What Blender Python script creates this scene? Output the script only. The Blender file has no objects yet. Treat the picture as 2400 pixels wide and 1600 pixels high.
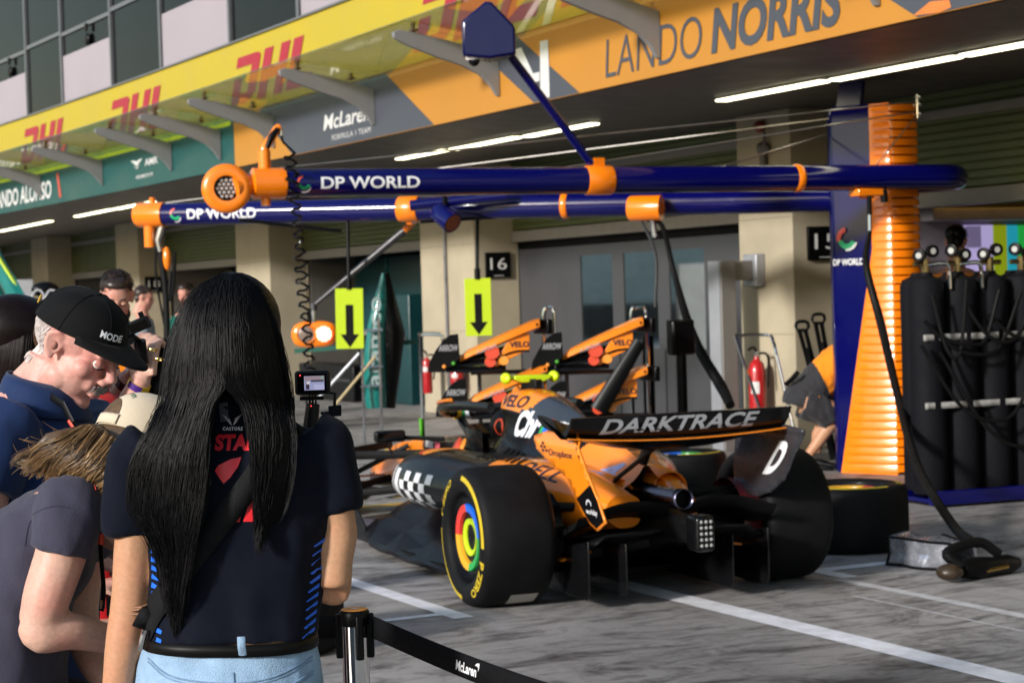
import bpy, bmesh, math, random
import numpy as np
from mathutils import Vector, Matrix, Euler
from mathutils.bvhtree import BVHTree
from mathutils import noise as mnoise

random.seed(7)
R = math.radians
SC = bpy.context.scene
COL = SC.collection

# ------------------------------------------------------------------ camera
F_PX, CAM_H = 4500.0, 1.60            # focal length in photo pixels (2400 wide), eye height
YAW, PITCH, ROLL = R(26.6), math.atan(112 / 4500), R(1.75)
_cy, _sy, _cp, _sp, _cr, _sr = (math.cos(YAW), math.sin(YAW), math.cos(PITCH), math.sin(PITCH), math.cos(ROLL), math.sin(ROLL))
_R0 = Vector((_cy, -_sy, 0)); _H0 = Vector((_sy, _cy, 0)); _Z = Vector((0, 0, 1))
_F0 = _H0 * _cp - _Z * _sp; _U0 = _H0 * _sp + _Z * _cp
CAM_R = _R0 * _cr - _U0 * _sr; CAM_U = _R0 * _sr + _U0 * _cr
EYE = Vector((0, 0, CAM_H))
cam = bpy.data.cameras.new('camera'); cam_o = bpy.data.objects.new('camera', cam); COL.objects.link(cam_o)
mw = Matrix.Identity(4)
for i in range(3):
    mw[i][0] = CAM_R[i]; mw[i][1] = CAM_U[i]; mw[i][2] = -_F0[i]; mw[i][3] = EYE[i]
cam_o.matrix_world = mw
cam.sensor_width = 36.0; cam.lens = 36.0 * F_PX / 2400.0; cam.clip_start = 0.05; cam.clip_end = 600
cam.dof.use_dof = True; cam.dof.focus_distance = 4.1; cam.dof.aperture_fstop = 9.0; cam.dof.aperture_blades = 7
SC.camera = cam_o

# ------------------------------------------------------------------ sky, sun, exposure
SUN_DIR = Vector((1.0, 0.34, -0.356)).normalized()      # the way the low light travels
w = bpy.data.worlds.new('World'); SC.world = w; w.use_nodes = True
nt = w.node_tree; nt.nodes.clear()
sky = nt.nodes.new('ShaderNodeTexSky'); sky.sky_type = 'NISHITA'; sky.sun_disc = False
sky.sun_elevation = math.asin(-SUN_DIR.z)
sky.sun_rotation = math.atan2(-SUN_DIR.x, -SUN_DIR.y)
sky.air_density = 1.3; sky.dust_density = 1.0; sky.ozone_density = 1.0
bg = nt.nodes.new('ShaderNodeBackground'); bg.inputs[1].default_value = 0.15
wo = nt.nodes.new('ShaderNodeOutputWorld')
nt.links.new(sky.outputs[0], bg.inputs[0]); nt.links.new(bg.outputs[0], wo.inputs[0])
sun = bpy.data.lights.new('sun', 'SUN'); sun.energy = 3.7; sun.angle = R(6.0); sun.color = (1.0, 0.965, 0.93)
sun_o = bpy.data.objects.new('sun', sun); COL.objects.link(sun_o)
sun_o.rotation_euler = SUN_DIR.to_track_quat('-Z', 'Y').to_euler(); sun_o.location = (-20, -8, 14)
SC.view_settings.view_transform = 'Standard'; SC.view_settings.look = 'None'
SC.view_settings.exposure = 0.3; SC.view_settings.gamma = 1.0
SC.render.engine = 'CYCLES'
SC.cycles.max_bounces = 7; SC.cycles.diffuse_bounces = 3; SC.cycles.glossy_bounces = 4
SC.cycles.transmission_bounces = 4; SC.cycles.transparent_max_bounces = 10
SC.cycles.use_denoising = True; SC.cycles.caustics_reflective = False; SC.cycles.caustics_refractive = False
SC.cycles.sample_clamp_indirect = 6.0

# ------------------------------------------------------------------ helpers: places
def ray(px, py):
    dx, dy = px - 1200.0, py - 800.0
    return CAM_R * (dx / F_PX) + CAM_U * (-dy / F_PX) + _F0
def atz(px, py, z=0.0):
    d = ray(px, py); return EYE + d * ((z - CAM_H) / d.z)
def atx(px, py, x):
    d = ray(px, py); return EYE + d * (x / d.x)
def aty(px, py, y):
    d = ray(px, py); return EYE + d * (y / d.y)
def atd(px, py, D):
    d = ray(px, py); return EYE + d * (D / d.dot(_H0))
def V(*a): return Vector(a)

# ------------------------------------------------------------------ helpers: materials
MATS = {}
def srgb(r, g, b):
    def c(u):
        u /= 255.0
        return u / 12.92 if u <= 0.04045 else ((u + 0.055) / 1.055) ** 2.4
    return (c(r), c(g), c(b))
def mat(name, col, rough=0.5, metal=0.0, coat=0.0, var=0.12, scale=6.0, bump=0.0, bscale=60.0, spec=0.5, emit=None, estr=1.0, rvar=0.08, sheen=0.0, sss=0.0):
    if name in MATS: return MATS[name]
    if emit is None and max(col[:3]) < 0.03 and not metal:      # blacks: real rubber, carbon and dark cloth are deep and low in sheen
        col = tuple(c * 0.34 for c in col[:3]); spec = min(spec, 0.16); coat *= 0.4; sheen *= 0.2
    m = bpy.data.materials.new(name); m.use_nodes = True; MATS[name] = m
    n = m.node_tree.nodes; l = m.node_tree.links
    p = n['Principled BSDF']
    p.inputs['Metallic'].default_value = metal; p.inputs['Roughness'].default_value = rough
    p.inputs['Coat Weight'].default_value = coat; p.inputs['Coat Roughness'].default_value = 0.06
    p.inputs['Specular IOR Level'].default_value = spec
    if sheen: p.inputs['Sheen Weight'].default_value = sheen
    if sss:
        p.inputs['Subsurface Weight'].default_value = sss; p.inputs['Subsurface Radius'].default_value = (1.0, 0.35, 0.2); p.inputs['Subsurface Scale'].default_value = 0.006
    c4 = (*col[:3], 1)
    p.inputs['Base Color'].default_value = c4
    tc = n.new('ShaderNodeTexCoord')
    if var > 0:
        nz = n.new('ShaderNodeTexNoise'); nz.inputs['Scale'].default_value = scale; nz.inputs['Detail'].default_value = 5; nz.inputs['Roughness'].default_value = 0.6
        l.new(tc.outputs['Object'], nz.inputs['Vector'])
        mr = n.new('ShaderNodeMapRange'); mr.inputs[1].default_value = 0.25; mr.inputs[2].default_value = 0.75
        mr.inputs[3].default_value = 1 - var; mr.inputs[4].default_value = 1 + var
        l.new(nz.outputs[0], mr.inputs[0])
        mx = n.new('ShaderNodeVectorMath'); mx.operation = 'MULTIPLY'; mx.inputs[0].default_value = col[:3]
        l.new(mr.outputs[0], mx.inputs[1]); l.new(mx.outputs[0], p.inputs['Base Color'])
        m2 = n.new('ShaderNodeMapRange'); m2.inputs[1].default_value = 0.3; m2.inputs[2].default_value = 0.7
        m2.inputs[3].default_value = max(0.02, rough - rvar); m2.inputs[4].default_value = min(1, rough + rvar)
        l.new(nz.outputs[0], m2.inputs[0]); l.new(m2.outputs[0], p.inputs['Roughness'])
    if bump > 0:
        nb = n.new('ShaderNodeTexNoise'); nb.inputs['Scale'].default_value = bscale; nb.inputs['Detail'].default_value = 4
        l.new(tc.outputs['Object'], nb.inputs['Vector'])
        bp = n.new('ShaderNodeBump'); bp.inputs['Strength'].default_value = bump; bp.inputs['Distance'].default_value = 0.01
        l.new(nb.outputs[0], bp.inputs['Height']); l.new(bp.outputs[0], p.inputs['Normal'])
    if emit is not None:
        p.inputs['Emission Color'].default_value = (*emit, 1); p.inputs['Emission Strength'].default_value = estr
    return m

# ------------------------------------------------------------------ helpers: meshes
def frames(pts):
    pts = [Vector(p) for p in pts]; T = []
    for i in range(len(pts)):
        a = pts[max(0, i - 1)]; b = pts[min(len(pts) - 1, i + 1)]
        T.append((b - a).normalized() if (b - a).length > 1e-9 else Vector((0, 0, 1)))
    up = Vector((0, 0, 1)) if abs(T[0].z) < 0.9 else Vector((1, 0, 0))
    n = (up - T[0] * up.dot(T[0])).normalized(); N = [n]
    for i in range(1, len(pts)):
        n = N[-1] - T[i] * N[-1].dot(T[i])
        n = n.normalized() if n.length > 1e-6 else N[-1]
        N.append(n)
    return pts, T, N
def smooth_path(pts, k=6):
    pts = [Vector(p) for p in pts]
    if len(pts) < 3: return pts
    out = []
    P = [pts[0] * 2 - pts[1]] + pts + [pts[-1] * 2 - pts[-2]]
    for i in range(1, len(P) - 2):
        for j in range(k):
            t = j / k
            a, b, c, d = P[i - 1], P[i], P[i + 1], P[i + 2]
            out.append(0.5 * ((2 * b) + (c - a) * t + (2 * a - 5 * b + 4 * c - d) * t * t + (3 * b - a - 3 * c + d) * t ** 3))
    out.append(pts[-1]); return out
def lerp_list(vals, n):
    out = []
    for i in range(n):
        t = i / (n - 1) * (len(vals) - 1); k = min(int(t), len(vals) - 2); out.append(vals[k] * (1 - (t - k)) + vals[k + 1] * (t - k))
    return out
class MB:
    def __init__(s): s.v = []; s.f = []; s.m = []; s.cm = 0
    def add(s, vs, fs):
        o = len(s.v); s.v += [tuple(v) for v in vs]; s.f += [tuple(i + o for i in f) for f in fs]; s.m += [s.cm] * len(fs); return s
    def box(s, c, d, rot=None):
        c = Vector(c); h = Vector(d) / 2; Q = rot if rot is not None else Matrix.Identity(3)
        vs = [c + Q @ Vector((x * h.x, y * h.y, z * h.z)) for x in (-1, 1) for y in (-1, 1) for z in (-1, 1)]
        return s.add(vs, [(0, 1, 3, 2), (4, 6, 7, 5), (0, 4, 5, 1), (2, 3, 7, 6), (0, 2, 6, 4), (1, 5, 7, 3)])
    def bb(s, a, b): return s.box([(a[i] + b[i]) / 2 for i in range(3)], [abs(b[i] - a[i]) for i in range(3)])
    def rings(s, rs, cap=True, closed=True, loop=False):
        n = len(rs[0]); vs = [p for r_ in rs for p in r_]; fs = []
        K = len(rs)
        for i in range(K if loop else K - 1):
            i2 = (i + 1) % K
            for j in range(n if closed else n - 1):
                k = (j + 1) % n
                fs.append((i * n + j, i * n + k, i2 * n + k, i2 * n + j))
        if cap and closed and not loop:
            fs.append(tuple(range(n - 1, -1, -1))); fs.append(tuple(range((K - 1) * n, K * n)))
        return s.add(vs, fs)
    def tube(s, pts, r, n=12, cap=True, flat=1.0, loop=False):
        pts, T, N = frames(pts)
        rr = r if isinstance(r, (list, tuple)) else [r] * len(pts)
        if len(rr) != len(pts): rr = lerp_list(rr, len(pts))
        rs = []
        for p, t, nn, q in zip(pts, T, N, rr):
            b = t.cross(nn)
            rs.append([p + (nn * math.cos(2 * math.pi * j / n) + b * math.sin(2 * math.pi * j / n) * flat) * q for j in range(n)])
        return s.rings(rs, cap, True, loop)
    def cyl(s, a, b, r, n=20, r2=None): return s.tube([a, b], [r, r if r2 is None else r2], n)
    def lathe(s, prof, M=None, n=32, cap=False, a0=0, a1=2 * math.pi):
        M = M or Matrix.Identity(4); full = abs(a1 - a0 - 2 * math.pi) < 1e-6
        rs = []
        K = n if full else n + 1
        for j in range(K):
            a = a0 + (a1 - a0) * j / n
            rs.append([M @ Vector((q * math.cos(a), q * math.sin(a), z)) for q, z in prof])
        vs = [p for r_ in rs for p in r_]; L = len(prof); fs = []
        for j in range(n if full else n):
            k = (j + 1) % K
            for i in range(L - 1): fs.append((j * L + i, k * L + i, k * L + i + 1, j * L + i + 1))
        return s.add(vs, fs)
    def sphere(s, c, r, n=16, m=10, rot=None):
        c = Vector(c); r = (r, r, r) if not isinstance(r, (list, tuple, Vector)) else r
        Q = rot if rot is not None else Matrix.Identity(3)
        vs = [c + Q @ Vector((0, 0, r[2]))]; fs = []
        for i in range(1, m):
            t = math.pi * i / m
            for j in range(n):
                a = 2 * math.pi * j / n
                vs.append(c + Q @ Vector((r[0] * math.sin(t) * math.cos(a), r[1] * math.sin(t) * math.sin(a), r[2] * math.cos(t))))
        vs.append(c + Q @ Vector((0, 0, -r[2])))
        for j in range(n): fs.append((0, 1 + j, 1 + (j + 1) % n))
        for i in range(m - 2):
            for j in range(n):
                a = 1 + i * n + j; b = 1 + i * n + (j + 1) % n; fs.append((a, a + n, b + n, b))
        e = len(vs) - 1; o = 1 + (m - 2) * n
        for j in range(n): fs.append((o + j, e, o + (j + 1) % n))
        return s.add(vs, fs)
    def prism(s, poly, o, ax, ay, th):
        """flat outline (list of 2-D points) in the plane o + x*ax + y*ay, given thickness th (both ways from the plane)"""
        o = Vector(o); ax = Vector(ax); ay = Vector(ay); nz = ax.cross(ay).normalized()
        n = len(poly)
        a = [o + ax * x + ay * y - nz * th / 2 for x, y in poly]; b = [o + ax * x + ay * y + nz * th / 2 for x, y in poly]
        fs = [tuple(range(n - 1, -1, -1)), tuple(range(n, 2 * n))] + [(i, (i + 1) % n, n + (i + 1) % n, n + i) for i in range(n)]
        return s.add(a + b, fs)
    def grid(s, rows):
        n = len(rows[0]); vs = [p for r_ in rows for p in r_]
        return s.add(vs, [(i * n + j, i * n + j + 1, (i + 1) * n + j + 1, (i + 1) * n + j) for i in range(len(rows) - 1) for j in range(n - 1)])
    def xf(s, M):
        s.v = [tuple(M @ Vector(v)) for v in s.v]; return s
ORG = {}                                     # where each top-level thing has its base
def root_of(o):
    while o.parent: o = o.parent
    return o
def build(mb, name, mats, parent=None, smooth=True, ang=35, bevel=0, sub=0, local=False, seg=2, sol=0):
    me = bpy.data.meshes.new(name)
    vs = mb.v
    if parent is not None and not local:
        b = ORG[root_of(parent).name]; vs = [(v[0] - b[0], v[1] - b[1], v[2] - b[2]) for v in vs]
    base = None
    if parent is None and not local and vs:
        a = np.array(vs); base = ((a[:, 0].min() + a[:, 0].max()) / 2, (a[:, 1].min() + a[:, 1].max()) / 2, a[:, 2].min())
        vs = [(v[0] - base[0], v[1] - base[1], v[2] - base[2]) for v in vs]
    me.from_pydata([tuple(v) for v in vs], [], mb.f)
    if not isinstance(mats, (list, tuple)): mats = [mats]
    for m in mats: me.materials.append(m)
    me.polygons.foreach_set('material_index', [min(i, len(mats) - 1) for i in mb.m])
    bm = bmesh.new(); bm.from_mesh(me); bmesh.ops.recalc_face_normals(bm, faces=bm.faces); bm.to_mesh(me); bm.free()
    if smooth:
        me.shade_smooth()
        if ang < 180: me.set_sharp_from_angle(angle=R(ang))
    o = bpy.data.objects.new(name, me); COL.objects.link(o)
    if parent is not None: o.parent = parent
    if base is not None: o.location = base; ORG[o.name] = base
    elif parent is None: ORG[o.name] = (0, 0, 0)
    if bevel:
        b = o.modifiers.new('bevel', 'BEVEL'); b.width = bevel; b.segments = seg; b.limit_method = 'ANGLE'; b.angle_limit = R(40); b.harden_normals = False
    if sub:
        b = o.modifiers.new('sub', 'SUBSURF'); b.levels = sub; b.render_levels = sub
    if sol:
        b = o.modifiers.new('sol', 'SOLIDIFY'); b.thickness = sol; b.offset = 0
    return o
def tag(o, label, cat, group=None, kind=None):
    if kind: o['kind'] = kind
    if label: o['label'] = label
    if cat: o['category'] = cat
    if group: o['group'] = group
    return o
def thing(name, label, cat, loc, group=None, rz=0.0):
    o = bpy.data.objects.new(name, None); o.empty_display_size = 0.2; COL.objects.link(o)
    o.location = loc; o.rotation_euler = (0, 0, rz); ORG[o.name] = tuple(loc)
    return tag(o, label, cat, group)
def copy_tree(o, loc=None, label=None, parent=None):
    c = o.copy(); COL.objects.link(c)
    if parent is not None: c.parent = parent
    if loc is not None: c.location = loc; ORG[c.name] = tuple(loc)
    if label: c['label'] = label
    for ch in list(o.children): copy_tree(ch, parent=c)
    return c

# ------------------------------------------------------------------ helpers: lettering and marks
def text2d(s, bold=0.0, shear=0.0, space=1.0):
    cu = bpy.data.curves.new('t', 'FONT'); cu.body = s; cu.size = 1.0; cu.offset = bold; cu.shear = shear; cu.space_character = space
    cu.resolution_u = 4
    ob = bpy.data.objects.new('t', cu); COL.objects.link(ob)
    dg = bpy.context.evaluated_depsgraph_get(); me = bpy.data.meshes.new_from_object(ob.evaluated_get(dg))
    vs = [(v.co.x, v.co.y) for v in me.vertices]; fs = [tuple(p.vertices) for p in me.polygons]
    bpy.data.objects.remove(ob); bpy.data.curves.remove(cu); bpy.data.meshes.remove(me)
    return vs, fs
def fit2d(t, w, h, x0=0.0, y0=0.0):
    vs, fs = t; a = np.array(vs); mn = a.min(0); mx = a.max(0); sz = mx - mn
    sy = h / sz[1]; sx = (w / sz[0]) if w else sy
    return [((x - mn[0]) * sx + x0, (y - mn[1]) * sy + y0) for x, y in vs], fs
def polys2d(*ps):
    vs = []; fs = []
    for p in ps:
        fs.append(tuple(range(len(vs), len(vs) + len(p)))); vs += list(p)
    return vs, fs
def disc2d(cx, cy, r, n=24, r0=None, a0=0, a1=360):
    if r0 is None: return polys2d([(cx + r * math.cos(R(a0 + (a1 - a0) * i / n)), cy + r * math.sin(R(a0 + (a1 - a0) * i / n))) for i in range(n)])
    vs = []; fs = []
    for i in range(n + 1):
        a = R(a0 + (a1 - a0) * i / n); vs += [(cx + r0 * math.cos(a), cy + r0 * math.sin(a)), (cx + r * math.cos(a), cy + r * math.sin(a))]
    for i in range(n): fs.append((2 * i, 2 * i + 1, 2 * i + 3, 2 * i + 2))
    return vs, fs
def cut2d(t, step):
    """cut flat shapes on a grid so that they can follow a curved surface"""
    vs, fs = t
    bm = bmesh.new(); bv = [bm.verts.new((x, y, 0)) for x, y in vs]
    for f in fs:
        try: bm.faces.new([bv[i] for i in f])
        except ValueError: pass
    a = np.array(vs); mn = a.min(0); mx = a.max(0)
    for k in (0, 1):
        c = mn[k] + step
        while c < mx[k]:
            co = [0, 0, 0]; no = [0, 0, 0]; co[k] = c; no[k] = 1
            bmesh.ops.bisect_plane(bm, geom=bm.verts[:] + bm.edges[:] + bm.faces[:], plane_co=co, plane_no=no); c += step
    bmesh.ops.triangulate(bm, faces=bm.faces[:])
    bm.verts.index_update()
    out = ([(v.co.x, v.co.y) for v in bm.verts], [tuple(v.index for v in f.verts) for f in bm.faces]); bm.free(); return out
def flat_mark(mb, t, o, ax, ay, lift=0.003):
    o = Vector(o); ax = Vector(ax); ay = Vector(ay); n = ax.cross(ay).normalized()
    return mb.add([o + ax * x + ay * y + n * lift for x, y in t[0]], t[1])
def bvh_of(mbs):
    vs = []; fs = []
    for m in mbs:
        o = len(vs); vs += [Vector(v) for v in m.v]; fs += [tuple(i + o for i in f) for f in m.f]
    return BVHTree.FromPolygons(vs, fs)
def wrap_mark(mb, t, bvh, o, ax, ay, d, lift=0.002, step=0.03, back=1.0):
    """lay a flat shape onto a curved surface, thrown along direction d"""
    t = cut2d(t, step); o = Vector(o); ax = Vector(ax); ay = Vector(ay); d = Vector(d).normalized()
    vs = []; ok = []
    for x, y in t[0]:
        p = o + ax * x + ay * y
        hit = bvh.ray_cast(p - d * back, d)
        if hit[0] is None: vs.append(p); ok.append(False)
        else: vs.append(hit[0] - d * lift); ok.append(True)
    return mb.add(vs, [f for f in t[1] if all(ok[i] for i in f)])
# ================================================================== SETTING
def ground_mat():
    m = bpy.data.materials.new('pit_lane_concrete'); m.use_nodes = True
    n = m.node_tree.nodes; l = m.node_tree.links; p = n['Principled BSDF']
    tc = n.new('ShaderNodeTexCoord')
    def noise(scale, mapscale, rot=0.0, det=6, rough=0.6, dist=0.0):
        mp = n.new('ShaderNodeMapping'); mp.inputs['Scale'].default_value = mapscale; mp.inputs['Rotation'].default_value = (0, 0, rot)
        l.new(tc.outputs['Object'], mp.inputs[0])
        z = n.new('ShaderNodeTexNoise'); z.inputs['Scale'].default_value = scale; z.inputs['Detail'].default_value = det; z.inputs['Roughness'].default_value = rough
        z.inputs['Distortion'].default_value = dist
        l.new(mp.outputs[0], z.inputs['Vector']); return z.outputs[0]
    def ramp(src, a, b, ca, cb):
        r = n.new('ShaderNodeValToRGB'); r.color_ramp.elements[0].position = a; r.color_ramp.elements[1].position = b
        r.color_ramp.elements[0].color = (*ca, 1); r.color_ramp.elements[1].color = (*cb, 1); l.new(src, r.inputs[0]); return r.outputs[0]
    def mul(a, b, f=1.0):
        x = n.new('ShaderNodeMix'); x.data_type = 'RGBA'; x.blend_type = 'MULTIPLY'; x.inputs[0].default_value = f
        l.new(a, x.inputs[6]); l.new(b, x.inputs[7]); return x.outputs[2]
    base = ramp(noise(0.6, (1, 1, 1), 0, 8), 0.3, 0.7, (0.40, 0.39, 0.385), (0.54, 0.525, 0.525))
    big = ramp(noise(0.35, (1, 0.5, 1), 0.3, 4), 0.35, 0.62, (0.62, 0.6, 0.58), (1.05, 1.03, 1.0))
    fine = ramp(noise(90, (1, 1, 1), 0, 3), 0.2, 0.8, (0.78, 0.78, 0.78), (1.1, 1.1, 1.1))
    s1 = ramp(noise(1.5, (0.85, 1.7, 1), 0.30, 10, 0.74, 1.6), 0.34, 0.51, (0.17, 0.165, 0.165), (1, 1, 1))
    s2 = ramp(noise(2.0, (0.8, 2.7, 1), -0.45, 10, 0.76, 2.0), 0.36, 0.50, (0.34, 0.33, 0.33), (1, 1, 1))
    s3 = ramp(noise(1.3, (3.5, 0.5, 1), 0.05, 8, 0.72, 0.6), 0.32, 0.48, (0.45, 0.44, 0.44), (1, 1, 1))
    grit = ramp(noise(420, (1, 1, 1), 0, 2, 0.5), 0.30, 0.62, (0.55, 0.54, 0.53), (1.08, 1.08, 1.08))
    c = mul(mul(mul(mul(mul(mul(base, big), s1), s2, 0.85), s3, 0.6), fine, 0.7), grit, 0.6)
    l.new(c, p.inputs['Base Color'])
    rr = n.new('ShaderNodeMapRange'); rr.inputs[3].default_value = 0.38; rr.inputs[4].default_value = 0.75
    l.new(noise(2.2, (0.55, 5.5, 1), 0.22, 7, 0.68, 0.5), rr.inputs[0]); l.new(rr.outputs[0], p.inputs['Roughness'])
    bp = n.new('ShaderNodeBump'); bp.inputs['Strength'].default_value = 0.25; bp.inputs['Distance'].default_value = 0.004
    l.new(noise(140, (1, 1, 1), 0, 3), bp.inputs['Height']); l.new(bp.outputs[0], p.inputs['Normal'])
    return m
g = MB().add([(-180, -120, 0), (180, -120, 0), (180, 260, 0), (-180, 260, 0)], [(0, 1, 2, 3)])
tag(build(g, 'pit_lane', ground_mat(), local=True), None, None, kind='structure')
paint = mat('road_paint', (0.80, 0.80, 0.84), 0.6, var=0.22, scale=9)
paint2 = mat('worn_paint', (0.55, 0.54, 0.55), 0.65, var=0.3, scale=14)
def stripe(name, pts, m, z=0.004):
    mb = MB().add([(x, y, z) for x, y in pts], [(0, 1, 2, 3)])
    return tag(build(mb, name, m, local=True), None, None, kind='structure')
stripe('lane_marking', [(5.09, -30), (5.25, -30), (5.25, 60), (5.09, 60)], paint)
stripe('box_marking', [(3.94, 8.60), (4.05, 8.60), (4.05, 11.2), (3.94, 11.2)], paint)
stripe('box_marking', [(3.05, 8.74), (3.938, 8.74), (3.938, 8.81), (3.05, 8.81)], paint)
stripe('box_marking', [(6.22, 8.50), (6.33, 8.50), (6.33, 11.2), (6.22, 11.2)], paint)
stripe('box_marking', [(6.332, 8.76), (6.86, 8.76), (6.86, 8.87), (6.332, 8.87)], paint)
stripe('worn_marking', [(6.14, -20), (6.22, -20), (6.22, 8.49), (6.14, 8.49)], paint2)
stripe('worn_marking', [(5.90, -20), (5.92, -20), (5.92, 8.0), (5.90, 8.0)], paint2)
stripe('box_marking', [(3.05, 13.6), (6.3, 13.6), (6.3, 13.72), (3.05, 13.72)], mat('yellow_paint', (0.7, 0.42, 0.03), 0.6))

# ================================================================== PIT BUILDING
def fac(y): return 8.02 - (0.0015 * (y - 13) ** 2 if y > 13 else 0.0)
YS = [-6 + 1.0 * i for i in range(96)]
CREAM = mat('cream_render', (0.40, 0.345, 0.245), 0.75, var=0.13, scale=1.6, bump=0.05)
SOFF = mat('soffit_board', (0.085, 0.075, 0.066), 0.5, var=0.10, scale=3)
SHUT = mat('green_shutter', (0.085, 0.105, 0.030), 0.5, var=0.1, scale=1.5)
LINT = mat('grey_lintel', (0.24, 0.22, 0.20), 0.5)
DARK = mat('dark_void', (0.012, 0.011, 0.011), 0.7, var=0.2)
MULL = mat('grey_aluminium', (0.20, 0.20, 0.22), 0.35, metal=0.6)
LILAC = mat('lilac_sheet', (0.32, 0.285, 0.32), 0.6, var=0.04, scale=1)
SKYGL = mat('tinted_glazing', (0.010, 0.010, 0.013), 0.08, var=0.3, scale=0.8, spec=0.10, rvar=0.02)
bld = thing('pit_building', 'cream pit building with a glazed upper storey over a row of garages', 'building', (10.8, 20, 0))
def fac_strip(z0, z1, off, y0=-6, y1=53, th=None):
    mb = MB(); ys = [y for y in YS if y0 <= y <= y1]
    if ys[0] > y0: ys = [y0] + ys
    if ys[-1] < y1: ys = ys + [y1]
    rs = []
    for y in ys:
        x = fac(y) + off
        rs.append([(x, y, z0), (x, y, z1), (x + (th or 0.08), y, z1), (x + (th or 0.08), y, z0)])
    return mb.rings(rs)
# soffit slab, garage front wall
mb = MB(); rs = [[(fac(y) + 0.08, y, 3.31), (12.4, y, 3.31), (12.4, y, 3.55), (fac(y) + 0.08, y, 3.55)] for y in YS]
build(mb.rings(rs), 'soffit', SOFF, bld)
build(fac_strip(3.56, 3.90, 0.09, th=0.1), 'fascia_beam', LINT, bld)
# upper storey wall behind the glazing and the glazing itself
mb = MB(); rs = [[(fac(y) + 0.55, y, 3.6), (fac(y) + 0.55, y, 9.5), (fac(y) + 0.7, y, 9.5), (fac(y) + 0.7, y, 3.6)] for y in YS]
build(mb.rings(rs), 'upper_wall', DARK, bld)
MY = [35.2, 33.05, 31.03, 28.47, 26.22, 23.48, 21.16, 18.6, 16.3, 13.8, 11.4, 9, 6.6]
lil = [True, False, True, False, True, False, True, False, True, False, True, False]
MY = [50.0, 47.7, 45.0, 42.6, 40.0, 37.5] + MY; lil = [True, False, True, False, True, False] + lil
for i in range(len(MY) - 1):
    y1, y0 = MY[i], MY[i + 1]; a = lil[i]
    win = build(MB().bb((0, 0, 0), (0.001, 0.001, 0.001)) if False else MB().rings([[(fac(y) + dx, y, z) for dx, z in ((0.02, 4.86), (0.02, 9.4), (0.10, 9.4), (0.10, 4.86))] for y in (y0 + 0.0, y0 + 0.07)]), 'window', MULL, bld)
    zt = 5.96 if a else 6.0
    m2 = MB()
    m2.rings([[(fac(y) + 0.03, y, zt), (fac(y) + 0.03, y, zt + 0.06), (fac(y) + 0.10, y, zt + 0.06), (fac(y) + 0.10, y, zt)] for y in (y0 + 0.07, y1)])
    build(m2, 'transom', MULL, win)
    p = MB().rings([[(fac(y) + 0.06, y, 4.86), (fac(y) + 0.06, y, 9.4), (fac(y) + 0.075, y, 9.4), (fac(y) + 0.075, y, 4.86)] for y in (y0 + 0.07, y1)])
    build(p, 'pane', SKYGL, win)
    if a:
        b = MB().rings([[(fac(y) + 0.045, y, 4.86), (fac(y) + 0.045, y, 5.64), (fac(y) + 0.058, y, 5.64), (fac(y) + 0.058, y, 4.86)] for y in (y0 + 0.09, y1 - 0.03)])  # plain lilac panel over the lower part of the pane
        build(b, 'lilac_panel', LILAC, win)
        k = MB(); yc = y0 + (y1 - y0) * 0.45
        k.sphere((fac(yc) + 0.02, yc, 5.74), (0.035, 0.11, 0.10)); k.cyl((fac(yc) + 0.0, yc - 0.03, 5.86), (fac(yc), yc - 0.03, 5.98), 0.025)
        build(k, 'wall_lamp', [mat('lamp_black', (0.02, 0.02, 0.02), 0.4)], win)
# columns
COLY = [16.32 + 7.93 * k for k in range(-2, 9)]
for y in COLY:
    mb = MB().bb((10.77, y - (0.93 if abs(y - 16.32) < 0.1 else 1.72), 0), (11.42, y, 3.31))
    build(mb, 'column', CREAM, bld, bevel=0.012)
# shutter boxes and lintels between columns
for y in COLY[:-1]:
    y0, y1 = y, y + 7.93 - (0.93 if abs(y + 7.93 - 16.32) < 0.1 else 1.72)
    mb = MB(); rs = []
    k = 0; z = 2.42; prof = []
    while z < 3.28:
        prof += [(11.36, z), (11.345, z + 0.01), (11.345, z + 0.06), (11.36, z + 0.07)]; z += 0.075
    prof += [(11.45, 3.30), (11.45, 2.42)]
    mb.rings([[(x, yy, zz) for x, zz in prof] for yy in (y0, y1)])
    build(mb, 'shutter', SHUT, bld, smooth=False)
    build(MB().bb((11.30, y0, 2.27), (11.5, y1, 2.41)), 'lintel', LINT, bld, bevel=0.008)
    build(MB().bb((11.32, y0, 3.06), (11.344, y1, 3.14)), 'lintel', LINT, bld)
    # inside of the garage
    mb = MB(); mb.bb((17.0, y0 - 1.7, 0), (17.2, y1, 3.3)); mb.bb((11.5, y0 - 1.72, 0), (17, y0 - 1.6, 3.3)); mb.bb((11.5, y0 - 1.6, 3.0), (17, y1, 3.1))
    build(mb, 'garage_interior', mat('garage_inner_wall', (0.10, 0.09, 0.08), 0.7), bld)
pz = atx(1047, 700, 10.75); build(MB().tube([V(10.745, pz.y, 0.05), V(10.745, pz.y, 3.3)], 0.022, 10), 'conduit', MULL, bld)
for y in COLY:
    for z in (1.12, 2.26): build(MB().bb((10.766, y - (0.93 if abs(y - 16.32) < 0.1 else 1.72) + 0.01, z), (10.7695, y - 0.01, z + 0.006)), 'joint', mat('joint_dark', (0.22, 0.19, 0.13), 0.8), bld)
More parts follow.
